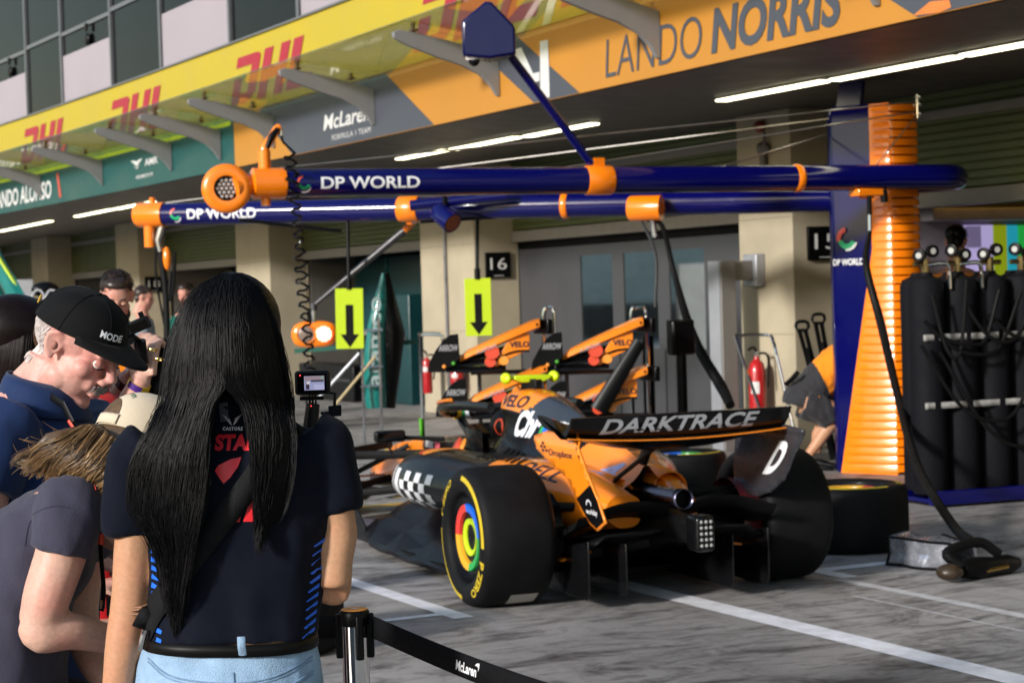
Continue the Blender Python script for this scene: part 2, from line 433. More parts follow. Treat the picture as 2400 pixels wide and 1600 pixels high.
# alarm lamp and pipework on the column by bay 15
c = MB(); pz = atx(1780, 297, 10.74); c.sphere(pz, (0.05, 0.09, 0.06))
build(c, 'alarm_lamp', mat('red_lamp', (0.25, 0.03, 0.015), 0.3), bld)
c = MB(); pz = atx(1788, 348, 10.73); c.sphere(pz, (0.05, 0.10, 0.07)); c.cyl(pz - V(0, 0, 0.05), pz - V(0, 0, 0.28), 0.04); c.cyl(pz + V(-.02, -0.06, 0.02), pz + V(-.02, -0.06, 0.16), 0.015)
build(c, 'alarm_horn', mat('horn_grey', (0.12, 0.11, 0.10), 0.5), bld)

# ---- wall painted light column reveals: thin grey trim on door edge of bay 16
def sign_board(px0, py0, px1, py1, y, text, label):
    a = aty(px0, py0, y - 0.02); b = aty(px1, py1, y - 0.02)
    r = thing('garage_number_sign', label, 'sign', (a.x, y - 0.02, b.z), 'garage number signs')
    build(MB().bb((a.x, y - 0.035, b.z), (b.x, y - 0.001, a.z)), 'board', mat('sign_black', (0.008, 0.008, 0.009), 0.35), r, bevel=0.004)
    wd, h = b.x - a.x, a.z - b.z
    mb = MB(); t = fit2d(text2d(text, 0.0), wd * 0.66, h * 0.46, wd * 0.17, h * 0.32)
    flat_mark(mb, t, (a.x, y - 0.036, b.z), (1, 0, 0), (0, 0, 1))
    t = polys2d([(wd * 0.3, h * 0.07), (wd * 0.7, h * 0.07), (wd * 0.7, h * 0.09), (wd * 0.3, h * 0.09)])
    flat_mark(mb, t, (a.x, y - 0.036, b.z), (1, 0, 0), (0, 0, 1))
    build(mb, 'lettering', mat('sign_white', (0.72, 0.72, 0.70), 0.5), r)
c16, c15, c17, c18 = 24.25 - 1.72, 16.32 - 0.93, 32.18 - 1.72, 40.11 - 1.72
sign_board(1137, 592, 1197, 650, c16, '16', 'black garage sign reading 16 on the cream column above the red extinguishers')
sign_board(1892, 531, 1975, 608, c15, '15', 'black garage sign reading 15, half hidden by the blue gantry tower')
sign_board(339, 649, 383, 684, c18, '18', 'small black garage sign reading 18 behind the black hose at left')

# ---- team banners on the fascia
def banner(name, y0, y1, z0, z1, off, m, label, cat='banner', zfun=None, group=None):
    b = thing(name, label, cat, (fac(y0), y0, z0), group)
    mb = MB(); ys = [y0] + [y for y in YS if y0 < y < y1] + [y1]
    mb.rings([[(fac(y) + off, y, z0), (fac(y) + off, y, z1), (fac(y) + off + 0.03, y, z1), (fac(y) + off + 0.03, y, z0)] for y in ys])
    build(mb, 'panel', m, b)
    return b
def fmark(mb, t, y0, z0, off):
    """lay flat shapes on the fascia: x runs along the fascia towards smaller y"""
    t = cut2d(t, 0.5)
    return mb.add([(fac(y0 - x) + off, y0 - x, z0 + y) for x, y in t[0]], t[1])
ORB = mat('orange_banner', (0.46, 0.20, 0.026), 0.45, var=0.05, scale=1.2, bump=0.03, bscale=3)
GRB = mat('slate_banner', (0.060, 0.068, 0.088), 0.45, var=0.05, scale=1.2, bump=0.03, bscale=3)
WHB = mat('white_print', (0.6, 0.6, 0.6), 0.5, var=0.03)
GNB = mat('green_banner', (0.010, 0.075, 0.072), 0.4, var=0.06, scale=1.2)
LIME = mat('lime_print', (0.45, 0.60, 0.02), 0.5)
ZB0, ZB1 = 3.30, 3.95
def y_at(px, py): # fascia y under a photo point
    x = 8.0
    for _ in range(30):
        p = atx(px, py, x); x = fac(p.y)
    return p.y, p.z
yo_l = y_at(556, 386)[0]
bn = banner('driver_banner', 5.0, yo_l, ZB0, ZB1, -0.03, ORB, 'orange fascia banner with slate panels, a white number 4 and a name in slate letters')
def slant(pa, pb, pc, pd):  # patch corners: top left, top right, bottom right, bottom left in photo px
    out = []
    for p in (pa, pb, pc, pd):
        y, z = y_at(*p); out.append((-y, z))
    return out
def fpatch(polys, mname, nm, off=-0.034):
    mb = MB()
    for p in polys:
        y0 = max(-q[0] for q in p); fmark(mb, polys2d([(q[0] + y0, q[1] - ZB0) for q in p]), y0, ZB0, off)
    return build(mb, nm, mname, bn)
# slate patches: between 605..1024 at the bottom; and around the number
y1a = y_at(692, 352)[0]; y1b = y_at(1024, 288)[0]; y2a = y_at(1259, 237)[0]; y2b = y_at(1366, 212)[0]
def para(ya, yb, k=0.0):
    # slanted edges: top is shifted towards larger y (left)
    d = k
    return [(-(ya + d), ZB0 + 0.005), (-yb - d, ZB0 + 0.005), (-(yb + d + SL), ZB1 - 0.005), (-(ya + d + SL), ZB1 - 0.005)]
SL = 1.15
fpatch([para(y1a, y1b), para(y2a, y2b)], GRB, 'slate_panel')
yr = y_at(2160, 40)[0]
fpatch([para(yr, 5.05)], GRB, 'slate_panel')
# number 4 (white)
def fpx(nm, m, shapes, off=-0.037):
    return fpatch([[(-y_at(*p)[0], y_at(*p)[1]) for p in s] for s in shapes], m, nm, off)
fpx('lettering', WHB, [[(1212, 118), (1230, 112), (1262, 182), (1250, 196), (1240, 180)], [(1274, 98), (1293, 94), (1297, 228), (1288, 231), (1275, 215)], [(1246, 176), (1273, 169), (1273, 190), (1252, 196)]])
# LANDO NORRIS
ya, za = y_at(1428, 180); yb, zb = y_at(1655, 135)
t = fit2d(text2d('LANDO', -0.01, 0.12), ya - y_at(1655, 120)[0], 0.32)
mb = MB(); fmark(mb, t, ya, 3.375, -0.037)
yc = y_at(1676, 123)[0]; yd = y_at(1985, 40)[0]
t = fit2d(text2d('NORRIS', 0.035, 0.18), yc - yd, 0.345)
fmark(mb, t, yc, 3.37, -0.037)
build(mb, 'lettering', GRB, bn)
# team name on the slate panel
mb = MB(); ya = y_at(765, 296)[0]; yb = y_at(874, 268)[0]
fmark(mb, fit2d(text2d('McLaren', 0.02, 0.2), ya - yb, 0.17), ya, ZB0 + 0.20, -0.037)
ya = y_at(786, 329)[0]; yb = y_at(876, 309)[0]
fmark(mb, fit2d(text2d('FORMULA 1 TEAM', 0.0, 0, 1.1), ya - yb, 0.06), ya, ZB0 + 0.07, -0.037)
build(mb, 'lettering', WHB, bn)
# the helmet photo at the right end of the banner: plain orange and slate shapes
fpx('print', mat('print_orange', (0.6, 0.18, 0.04), 0.5), [[(2150, 38), (2190, 5), (2235, 0), (2240, 18), (2215, 30)]])
gb = banner('driver_banner', yo_l + 0.012, 50, ZB0, ZB1, -0.03, GNB, 'dark green fascia banner with white driver lettering at far left')
mb = MB()
def glines(px0, px1, py, s, h, z, bold=0.02, shear=0.0):
    ya = y_at(px0, py)[0]; yb = y_at(px1, py)[0]
    fmark(mb, fit2d(text2d(s, bold, shear), ya - yb, h), ya, z, -0.037)
ya = y_at(126, 455)[0]
fmark(mb, fit2d(text2d('FERNANDO ALONSO', 0.03, 0.1), y_at(-40, 480)[0] - ya, 0.30), y_at(-40, 480)[0], 3.40, -0.037)
glines(345, 376, 384, 'AMR', 0.10, 3.58); glines(324, 364, 418, 'ARAMCO F1', 0.05, 3.42)
ya = y_at(312, 388)[0]
fmark(mb, polys2d([(0, 0.12), (0.18, 0.06), (0.28, 0.02), (0.38, 0.06), (0.56, 0.12), (0.36, 0.11), (0.28, 0.09), (0.2, 0.11)], [(0.12, 0.05), (0.28, -0.02), (0.44, 0.05), (0.28, 0.0)]), ya, 3.58, -0.037)
build(mb, 'lettering', WHB, gb)
mb = MB(); ya = y_at(143, 430)[0]
for i, cc in enumerate((0, 1)):
    pass
fmark(mb, polys2d([(0, 0), (0.12, 0), (0.0, 0.4), (-0.12, 0.4)]), ya, 3.38, -0.037)
build(mb, 'print', mat('flag_red', (0.5, 0.08, 0.05), 0.5), gb)
mb = MB(); mb.rings([[(fac(y) - 0.036, y, z) for z in (3.84, 3.90)] + [(fac(y) - 0.034, y, 3.90), (fac(y) - 0.034, y, 3.84)] for y in [yo_l + 0.1] + [q for q in YS if yo_l + 0.1 < q < 50]])
build(mb, 'lime_stripe', LIME, gb)

# yellow sponsor banner on the parapet
YEL = mat('yellow_banner', (0.44, 0.335, 0.012), 0.4, var=0.05, scale=1.5, bump=0.04, bscale=4)
DRED = mat('red_print', (0.34, 0.012, 0.03), 0.45, var=0.05)
dh = thing('advertising_banner', 'long yellow banner with red slanted letters along the parapet above the glass canopy', 'banner', (8, 20, 3.96))
mb = MB(); mb.rings([[(fac(y) - 0.02, y, 3.965), (fac(y) - 0.02, y, 4.85), (fac(y) + 0.05, y, 4.85), (fac(y) + 0.05, y, 3.965)] for y in YS])
build(mb, 'panel', YEL, dh)
def dhl(y0, wd=2.9, h=0.58, z=4.15):
    """D, H, L in slanted block letters with a notch line"""
    S = 0.42
    def sk(p): return [(x + S * y, y) for x, y in p]
    u = h / 10
    out = []
    a = 0.155 * wd
    D = [(0, 0), (0.10, 0), (0.10, 0.0)]
    sh = []
    # D : top bar + right bowl + lower bar (open)
    x = 0.0
    sh += [sk([(x, h * 0.78), (x, h), (x + 0.48, h), (x + 0.56, h * 0.97), (x + 0.60, h * 0.90), (x + 0.60, h * 0.78)]),
           sk([(x + 0.40, h * 0.0), (x + 0.50, h * 0.05), (x + 0.60, h * 0.2), (x + 0.60, h * 0.78), (x + 0.40, h * 0.78)]),
           sk([(x + 0.0, 0), (x + 0.40, 0), (x + 0.40, h * 0.22), (x + 0.2, h * 0.22), (x + 0.2, h * 0.55), (x + 0.0, h * 0.55)])]
    x = 0.68
    sh += [sk([(x, 0), (x + 0.21, 0), (x + 0.21, h), (x, h)]), sk([(x + 0.21, h * 0.38), (x + 0.40, h * 0.38), (x + 0.40, h * 0.62), (x + 0.21, h * 0.62)]), sk([(x + 0.40, 0), (x + 0.61, 0), (x + 0.61, h), (x + 0.40, h)])]
    x = 1.37
    sh += [sk([(x, 0), (x + 0.22, 0), (x + 0.22, h), (x, h)]), sk([(x + 0.22, 0), (x + 0.56, 0), (x + 0.56, h * 0.24), (x + 0.22, h * 0.24)])]
    k = wd / 2.1
    return polys2d(*[[(px * k, py) for px, py in s] for s in sh])
mb = MB()
for p in ((55, 345), (258, 275), (548, 175), (980, 27), (1330, -70), (1700, -180), (-130, 405), (-280, 450)):
    y0 = y_at(*p)[0]; fmark(mb, dhl(y0), y0 + 0.1, 4.07, -0.027)
build(mb, 'lettering', DRED, dh)
mb = MB(); mb.rings([[(fac(y) - 0.05, y, 4.85), (fac(y) - 0.05, y, 4.875), (fac(y) + 0.1, y, 4.875), (fac(y) + 0.1, y, 4.85)] for y in YS])
build(mb, 'top_rail', MULL, dh)

# ---- glass canopy with fin brackets
def glass_mat():
    m = bpy.data.materials.new('canopy_glass'); m.use_nodes = True
    n = m.node_tree.nodes; l = m.node_tree.links; n.clear()
    o = n.new('ShaderNodeOutputMaterial'); t = n.new('ShaderNodeBsdfTransparent'); t.inputs[0].default_value = (0.80, 0.84, 0.68, 1)
    gl = n.new('ShaderNodeBsdfGlossy'); gl.inputs['Roughness'].default_value = 0.03; gl.inputs[0].default_value = (0.9, 0.9, 0.9, 1)
    df = n.new('ShaderNodeBsdfDiffuse'); df.inputs[0].default_value = (0.30, 0.32, 0.26, 1)
    ge = n.new('ShaderNodeNewGeometry'); dt = n.new('ShaderNodeVectorMath'); dt.operation = 'DOT_PRODUCT'
    l.new(ge.outputs['Incoming'], dt.inputs[0]); l.new(ge.outputs['Normal'], dt.inputs[1])
    ab = n.new('ShaderNodeMath'); ab.operation = 'ABSOLUTE'; l.new(dt.outputs['Value'], ab.inputs[0])
    iv = n.new('ShaderNodeMath'); iv.operation = 'SUBTRACT'; iv.inputs[0].default_value = 1.0; l.new(ab.outputs[0], iv.inputs[1])
    pw_ = n.new('ShaderNodeMath'); pw_.operation = 'POWER'; pw_.inputs[1].default_value = 4.2; l.new(iv.outputs[0], pw_.inputs[0])
    fr = n.new('ShaderNodeMath'); fr.operation = 'MULTIPLY_ADD'; fr.inputs[1].default_value = 0.85; fr.inputs[2].default_value = 0.03; l.new(pw_.outputs[0], fr.inputs[0])
    mx = n.new('ShaderNodeMixShader'); mx2 = n.new('ShaderNodeMixShader')
    nz = n.new('ShaderNodeTexNoise'); nz.inputs['Scale'].default_value = 3; nz.inputs['Detail'].default_value = 6
    mr = n.new('ShaderNodeMapRange'); mr.inputs[3].default_value = 0.04; mr.inputs[4].default_value = 0.16
    l.new(nz.outputs[0], mr.inputs[0]); l.new(mr.outputs[0], mx2.inputs[0]); l.new(t.outputs[0], mx2.inputs[1]); l.new(df.outputs[0], mx2.inputs[2])
    l.new(fr.outputs[0], mx.inputs[0]); l.new(mx2.outputs[0], mx.inputs[1]); l.new(gl.outputs[0], mx.inputs[2]); l.new(mx.outputs[0], o.inputs[0])
    return m
GLASS = glass_mat(); FIN = mat('bracket_grey', (0.22, 0.22, 0.225), 0.45, var=0.06)
can = thing('glass_canopy', 'tinted glass canopy on curved grey fin brackets over the garage fascia', 'canopy', (7.5, 20, 3.4))
BY = [10.35, 13.17, 16.03, 18.95, 21.92, 23.80, 25.75, 28.92, 32.23, 35.54, 38.6, 41.6]
BY = [7.5] + BY
finp = [(0, 0.34), (-0.30, 0.42), (-0.70, 0.50), (-1.0, 0.545), (-1.06, 0.52), (-1.05, 0.47), (-0.9, 0.40), (-0.6, 0.30), (-0.38, 0.24), (-0.2, 0.16), (-0.09, 0.06), (-0.03, -0.03), (0, -0.04)]
for y in BY:
    mb = MB().prism([(x, z) for x, z in finp], (fac(y) - 0.035, y, 3.47), (1, 0, 0), (0, 0, 1), 0.05)
    br = build(mb, 'bracket', FIN, can, bevel=0.006)
    cl = MB()
    for d in (-0.25, -0.85):
        cl.cyl((fac(y) - 0.04 + d, y, 3.47 + 0.40 - d * 0.14), (fac(y) - 0.04 + d, y, 3.47 + 0.475 - d * 0.165), 0.02, 10)
        cl.box((fac(y) - 0.04 + d, y, 3.47 + 0.415 - d * 0.15), (0.06, 0.11, 0.02))
    build(cl, 'clamp', mat('clamp_brass', (0.14, 0.10, 0.06), 0.35, metal=0.7), br)
for a, b in zip(BY[:-1], BY[1:]):
    mb = MB(); ys = [a + 0.012, (a + b) / 2, b - 0.012]
    mb.rings([[(fac(y) - 0.05, y, 3.905), (fac(y) - 1.06, y, 4.075), (fac(y) - 1.058, y, 4.087), (fac(y) - 0.048, y, 3.917)] for y in ys])
    build(mb, 'glass_panel', GLASS, can, smooth=False)

# ---- lit strip lights under the soffit
TUBE = mat('lit_tube', (0.9, 0.9, 0.7), 0.4, var=0, emit=(1.0, 0.93, 0.62), estr=4.5)
FIT = mat('light_fitting', (0.25, 0.24, 0.22), 0.5)
LBL = {0: 'lit strip light nearest the right edge of the photo, in the run above the gantry tower'}
def strip(y0, y1, x, label):
    r = thing('strip_light', label, 'light', (x, (y0 + y1) / 2, 3.2), 'lit strip lights under the soffit')
    build(MB().bb((x - 0.085, y0 - 0.03, 3.297), (x + 0.085, y1 + 0.03, 3.3095)), 'fitting', FIT, r, bevel=0.005)
    build(MB().bb((x - 0.06, y0, 3.28), (x + 0.06, y1, 3.2965)), 'tube', TUBE, r, bevel=0.005)
strip(13.16, 14.75, 9.58, 'lit strip light in front of cream column 15, left end of the right hand run')
strip(11.52, 13.08, 9.62, 'lit strip light in the middle of the right hand run, over the gantry tower')
strip(9.9, 11.44, 9.62, 'lit strip light cut by the right edge of the photo')
strip(20.35, 21.7, 9.40, 'lit strip light at the left end of the run above the number 16 column')
strip(18.6, 20.25, 9.45, 'lit strip light in the middle of the run behind the blue camera strut')
strip(17.0, 18.5, 9.52, 'lit strip light at the right end of the run crossed by the blue camera strut')
strip(33.3, 35.8, 8.9, 'lit strip light left of the orange end cap of the rear gantry arm')
strip(30.9, 33.2, 8.95, 'lit strip light passing behind the orange end cap of the rear gantry arm')
strip(37.6, 42.3, 8.83, 'lit strip light at the left edge of the photo under the green banner')

# ---- garage door of bay 16
DG = mat('door_grey', (0.052, 0.052, 0.058), 0.4, var=0.06, scale=2)
DGL = mat('door_glass', (0.02, 0.025, 0.025), 0.03, var=0, metal=0.0, spec=1.0, coat=1.0)
mir = mat('mirror_film', (0.55, 0.60, 0.58), 0.04, metal=1.0, var=0.05, scale=3, rvar=0.015)
gd = thing('garage_door', 'dark grey folding garage door with three tall mirrored windows', 'door', (11.44, 19.4, 0))
y0, y1 = 16.33, 22.52
wins = [(20.07, 20.86), (19.02, 19.80), (18.01, 18.76)]
mb = MB(); X0, X1 = 11.42, 11.46
edges = [y1, 21.05] + [v for a, b in wins for v in (b, a)] + [y0]
mb.bb((X0, y0, 0), (X1, y1, 0.92)); mb.bb((X0, y0, 2.04), (X1, y1, 2.17))
pr = y1
for a, b in wins:
    mb.bb((X0, b, 0.92), (X1, pr, 2.04)); pr = a
mb.bb((X0, y0, 0.92), (X1, pr, 2.04))
build(mb, 'door_panel', DG, gd, smooth=False)
for y in (21.3, 20.0 - 0.06, 18.9, 17.3):
    pass
mb = MB()
for y in (21.45, 19.93, 18.88, 17.3): mb.bb((X0 - 0.012, y - 0.012, 0.0), (X0 - 0.001, y + 0.012, 0.91))
build(mb, 'seam', mat('seam_dark', (0.03, 0.03, 0.032), 0.5), gd)
for a, b in wins:
    build(MB().bb((X0 + 0.012, a, 0.92), (X0 + 0.022, b, 2.04)), 'window', mir, gd)
build(MB().bb((11.47, y0, 2.175), (11.6, y1, 2.27)), 'header', DARK, gd)

# ================================================================== OPPOSITE SIDE OF THE PIT LANE
pw = thing('pit_wall', 'low dark pit wall along the far side of the pit lane, opposite the garages', 'wall', (-9, 20, 0))
build(MB().bb((-9.2, -60, 0), (-8.9, 120, 1.15)), 'parapet', mat('wall_concrete', (0.10, 0.10, 0.105), 0.7, var=0.2), pw, bevel=0.01)
gs = thing('grandstand', 'long pale grandstand across the track from the garages', 'grandstand', (-30, 20, 0))
mb = MB()
for k in range(10): mb.bb((-27 - k * 0.9 - 0.9, -80, 0), (-27 - k * 0.9, 140, 1.2 + k * 0.5))
build(mb, 'terrace', mat('stand_pale', (0.46, 0.48, 0.46), 0.8, var=0.3, scale=2), gs, smooth=False)
# ================================================================== PIT GANTRY
BLUE = mat('gloss_blue', (0.0015, 0.002, 0.075), 0.14, coat=0.4, spec=0.25, var=0.06, scale=2, rvar=0.04)
ORG_P = mat('gloss_orange', (0.90, 0.215, 0.003), 0.25, coat=0.6, var=0.05, scale=3, rvar=0.05)
BLK = mat('black_plastic', (0.010, 0.010, 0.011), 0.38, var=0.2, scale=12)
RUB = mat('black_rubber', (0.012, 0.012, 0.013), 0.55, var=0.2, scale=10)
STEEL = mat('bright_steel', (0.55, 0.55, 0.56), 0.22, metal=1.0, var=0.05)
CHROME = mat('chrome', (0.75, 0.74, 0.72), 0.10, metal=1.0, var=0.03, rvar=0.04)
DGREY = mat('dark_grey_metal', (0.06, 0.06, 0.065), 0.4, metal=0.5)
WHT = mat('white_mark', (0.80, 0.80, 0.82), 0.45, var=0.03)
ZG = 2.45
gan = thing('pit_gantry', 'dark blue overhead pit gantry with orange collars and an orange ribbed tower', 'gantry', (10.0, 13.1, 0))
fA = atz(663, 430, ZG); fB = atz(1850, 418, ZG); fd = (fB - fA).normalized(); fn = V(0, 0, 1).cross(fd)   # fn points away from the viewer
if fn.y < 0: fn = -fn
def onf(px, py=None):
    """point on the front arm axis under photo column px"""
    lo, hi = -2.0, 8.0
    for _ in range(40):
        mid = (lo + hi) / 2; p = fA + fd * mid; q = p - EYE
        xx = q.dot(CAM_R) / q.dot(_F0) * F_PX + 1200
        if xx < px: lo = mid
        else: hi = mid
    return fA + fd * lo
RT = 0.103
pe = onf(2200)
path = [fA + fd * 0.0, onf(1500), onf(2000), pe]
arc = [pe + fd * (0.30 * math.sin(a)) + fn * (0.30 * (1 - math.cos(a))) for a in [R(12 * i) for i in range(1, 16)]]
back = [arc[-1] - fd * 0.5]
arm_f = MB().tube([fA, onf(1000), onf(1500), onf(2000)] + [pe] + arc + back, RT, 32)
fa = build(arm_f, 'front_arm', BLUE, gan, ang=60)
bt = bvh_of([arm_f])
def swirl(mb, bvh, o, ax, ay, d, s):
    wrap_mark(mb, disc2d(0, 0, s, 20, s * 0.72, 200, 330), bvh, o, ax, ay, d, step=0.02)
GRM = mat('green_mark', (0.01, 0.42, 0.16), 0.4); REDM = mat('coral_mark', (0.70, 0.09, 0.06), 0.4)
def dpworld(bvh, px0, px1, py, arm_pt, ax, parent, nm='lettering', hgt=0.088):
    a = arm_pt(px0); b = arm_pt(px1); wd = (b - a).length
    d = V(0, 0, 0); d = V(0, 0, 1).cross(ax) * 1.0
    if d.y < 0: d = -d
    mb = MB(); o = a + V(0, 0, -hgt * 0.55) - d * 0.5
    wrap_mark(mb, fit2d(text2d('DP WORLD', 0.02), wd, hgt), bvh, o, ax, V(0, 0, 1), d, step=0.03)
    build(mb, nm, WHT, parent)
    c = arm_pt(px0 - 0.17 * (px1 - px0)) - d * 0.5; s = hgt * 0.55
    for m, r0, r1, a0, a1, nmm in ((GRM, 0.62, 1.05, 190, 330, 'mark'), (REDM, 0.75, 1.1, 100, 185, 'mark'), (WHT, 0.95, 1.15, 250, 340, 'mark')):
        mb = MB(); off = V(0, 0, -0.02 if m is WHT else 0.0)
        wrap_mark(mb, disc2d(0, 0, s * r1, 14, s * r0, a0, a1), bvh, c + off, ax, V(0, 0, 1), d, step=0.02)
        build(mb, nmm, m, parent)
dpworld(bt, 745, 975, 424, onf, fd, fa)
def collar(p, ax, r, wd, parent, lug=True):
    mb = MB().tube([p - ax * wd / 2, p - ax * (wd / 2 - 0.01), p + ax * (wd / 2 - 0.01), p + ax * wd / 2], [r - 0.006, r, r, r - 0.006], 32)
    if lug: mb.box(p + V(0, 0, r + 0.02), (0.09, 0.06, 0.07))
    o = build(mb, 'collar', ORG_P, parent, ang=50)
    b = MB()
    for s in (-0.42, 0.42):
        for a in (R(250), R(290), R(320), R(225)):
            n = V(0, 0, 1) * math.sin(a + R(90)) ; side = V(0, 0, 1).cross(ax)
            q = p + ax * (wd * s) + (side * math.cos(a) * (-1 if side.y > 0 else 1) * -1 + V(0, 0, 1) * math.cos(a - R(270) + R(90))) * r
            b.sphere(q, 0.007, 8, 5)
    return o
collar(onf(1402), fd, RT + 0.012, 0.215, gan)
collar(onf(1868), fd, RT + 0.010, 0.06, gan, lug=False)
# orange end housing with the honeycomb lamp and the angled hose neck
oe = thing  # (keeps names short)
mb = MB(); p0 = fA + fd * 0.01
mb.tube([p0, fA - fd * 0.02, fA - fd * 0.06, fA - fd * 0.22, fA - fd * 0.24], [RT + 0.01, RT + 0.012, RT + 0.012, RT + 0.012, RT - 0.02], 32)
neck = fA - fd * 0.13
mb.tube([neck + V(0, 0, 0.05), neck + V(0, 0, 0.235)], 0.045, 20)
mb.tube([neck + V(0, 0, -0.06), neck + V(0, 0, -0.16)], 0.035, 16)
endh = build(mb, 'end_housing', ORG_P, gan, ang=50)
lc = atz(524, 448, ZG - 0.05) ; lc = fA - fd * 0.425 + V(0, 0, -0.035) - fn * 0.06
ld = (EYE + V(0.5, 0, 0) - lc); ld.z = 0; ld = ld.normalized()
Mq = Matrix.Translation(lc) @ ld.to_track_quat('Z', 'Y').to_matrix().to_4x4()
mb = MB().lathe([(0.0, -0.10), (0.13, -0.10), (0.168, -0.085), (0.178, -0.05), (0.178, 0.0), (0.165, 0.025), (0.13, 0.035), (0.092, 0.03), (0.090, 0.0), (0.0, 0.0)], Mq, 40)
mb.tube([fA - fd * 0.22, lc + fd * 0.05], 0.075, 20)
lh = build(mb, 'lamp_housing', ORG_P, endh, ang=50)
mb = MB().lathe([(0, 0.004), (0.089, 0.004)], Mq, 32); mb.cm = 1
hx = MB()
for i in range(-3, 4):
    for j in range(-3, 4):
        x = (i + 0.5 * (j % 2)) * 0.033; y = j * 0.0286
        if x * x + y * y < 0.078 ** 2: hx.lathe([(0, 0.012), (0.010, 0.011), (0.0135, 0.005)], Mq @ Matrix.Translation((x, y, 0)), 8)
build(mb, 'lamp_face', BLK, endh); build(hx, 'lamp_lens', mat('unlit_lens', (0.42, 0.36, 0.33), 0.2), endh)
# neck elbow, black grip and coiled hose
top = neck + V(0, 0, 0.235)
pts = [top, top + V(0.0, 0, 0.03) + fd * 0.01, top + fd * 0.06 + V(0, 0, 0.10), top + fd * 0.10 + V(0, 0, 0.16), top + fd * 0.125 + V(0, 0, 0.17)]
build(MB().tube(smooth_path(pts), [0.034, 0.034, 0.03, 0.03, 0.026], 16), 'hose_neck', ORG_P, endh)
g0 = top + V(0, 0, 0.02) - fn * 0.03
build(MB().tube(smooth_path([g0 + fd * 0.015, g0 + fd * 0.05 + V(0, 0, 0.08), g0 + fd * 0.10 + V(0, 0, 0.14)]), [0.018, 0.024, 0.018], 12), 'grip', BLK, endh)
hz = top + fd * 0.13 + V(0, 0, 0.16)
build(MB().cyl(hz, hz - V(0, 0, 0.05), 0.018), 'connector', STEEL, endh)
pts = []; n = 0
x0 = hz - V(0, 0, 0.05)
pts.append(x0); pts.append(x0 - V(0, 0, 0.10) + fd * 0.01)
turns = 30
L = 2.55
for k in range(turns * 12 + 1):
    a = 2 * math.pi * k / 12; t = k / (turns * 12)
    c = x0 + V(0, 0, -0.14 - L * t ** 1.06) + fd * (0.03 + 0.012 * math.sin(t * 3) + 0.13 * t) - fn * (0.13 if t < 0.2 else 0.13)
    rad = 0.044 * (0.9 + 0.15 * math.sin(t * 21))
    pts.append(c + fd * rad * math.cos(a) + fn * rad * math.sin(a) + V(0, 0, 0.006 * math.sin(a * 3.1)))
pts = pts[:1] + [x0 - V(0, 0, 0.05) - fn * 0.05] + pts[2:]
build(MB().tube(pts, 0.0095, 7), 'coiled_hose', mat('hose_gloss_black', (0.006, 0.006, 0.007), 0.18, coat=0.5), endh)
# sensors hanging under the front arm
# ------------------------------------------------ camera pod on its strut
sb = onf(1386) + V(0, 0, RT + 0.03)
dpt = sb.dot(_H0) - 0.5
st = atd(1128, 40, dpt)
build(MB().tube([sb, st], 0.033, 18), 'strut', BLUE, gan)
hc = atd(1146, 92, dpt + 0.02)
ps = dpt / F_PX
mb = MB()
pod = [(-62, -42), (0, -50), (62, -42), (62, 22), (8, 82), (-6, 82), (-62, 38)]
pod = [(x * ps, y * ps) for x, y in pod]
mb.prism(pod, hc, CAM_R - V(0, 0, CAM_R.z), (0, 0, 1), 0.26)
ph = build(mb, 'camera_pod', mat('pod_blue', (0.0012, 0.002, 0.05), 0.22, coat=0.3, spec=0.25), gan, bevel=0.02, seg=3)
dm = hc + (CAM_R * -36 * ps) + V(0, 0, -44 * ps) - _H0 * 0.03
build(MB().lathe([(0.066, 0.03), (0.068, 0.0), (0.055, -0.02), (0.0, -0.02)], Matrix.Translation(dm), 24), 'camera_base', WHT, ph)
build(MB().sphere(dm + V(0, 0, -0.022), (0.045, 0.045, 0.045)), 'camera_dome', mat('dome_black', (0.01, 0.01, 0.01), 0.05, coat=1), ph)
# ------------------------------------------------ rear arm
ZR = 2.45
rA = atd(383, 503, 19.0); rB = atd(1950, 467, 16.75); rd = (rB - rA).normalized(); rn = V(0, 0, 1).cross(rd)
if rn.y < 0: rn = -rn
def onr(px):
    lo, hi = -3.0, 12.0
    for _ in range(40):
        mid = (lo + hi) / 2; q = rA + rd * mid - EYE
        if q.dot(CAM_R) / q.dot(_F0) * F_PX + 1200 < px: lo = mid
        else: hi = mid
    return rA + rd * lo
RR = 0.112
arm_r = MB().tube([rA, onr(900), onr(1500), onr(1985)], RR, 28)
ra = build(arm_r, 'rear_arm', BLUE, gan, ang=60)
dpworld(bvh_of([arm_r]), 451, 612, 500, onr, rd, ra, hgt=0.10)
mb = MB().tube([rA + rd * 0.02, rA - rd * 0.27, rA - rd * 0.30], [RR + 0.012, RR + 0.012, RR - 0.01], 28)
mb.tube([rA - rd * 0.16, rA - rd * 0.16 - V(0, 0, 0.32)], 0.058, 18)
mb.tube([rA - rd * 0.12 + V(0, 0, 0.1), rA - rd * 0.12 + V(0, 0, 0.17)], 0.03, 12)
build(mb, 'end_housing', ORG_P, gan, ang=50)
for px, wd in ((960, 0.20), (1327, 0.06)):
    collar(onr(px), rd, RR + 0.012, wd, gan, lug=False)
# reel on the rear arm with hook
pr_ = onr(1530) - rn * 0.22 + V(0, 0, -0.05)
build(MB().tube([pr_ - rd * 0.16, pr_ - rd * 0.14, pr_ + rd * 0.14], [0.10, 0.115, 0.115], 24), 'reel', ORG_P, gan, ang=50)
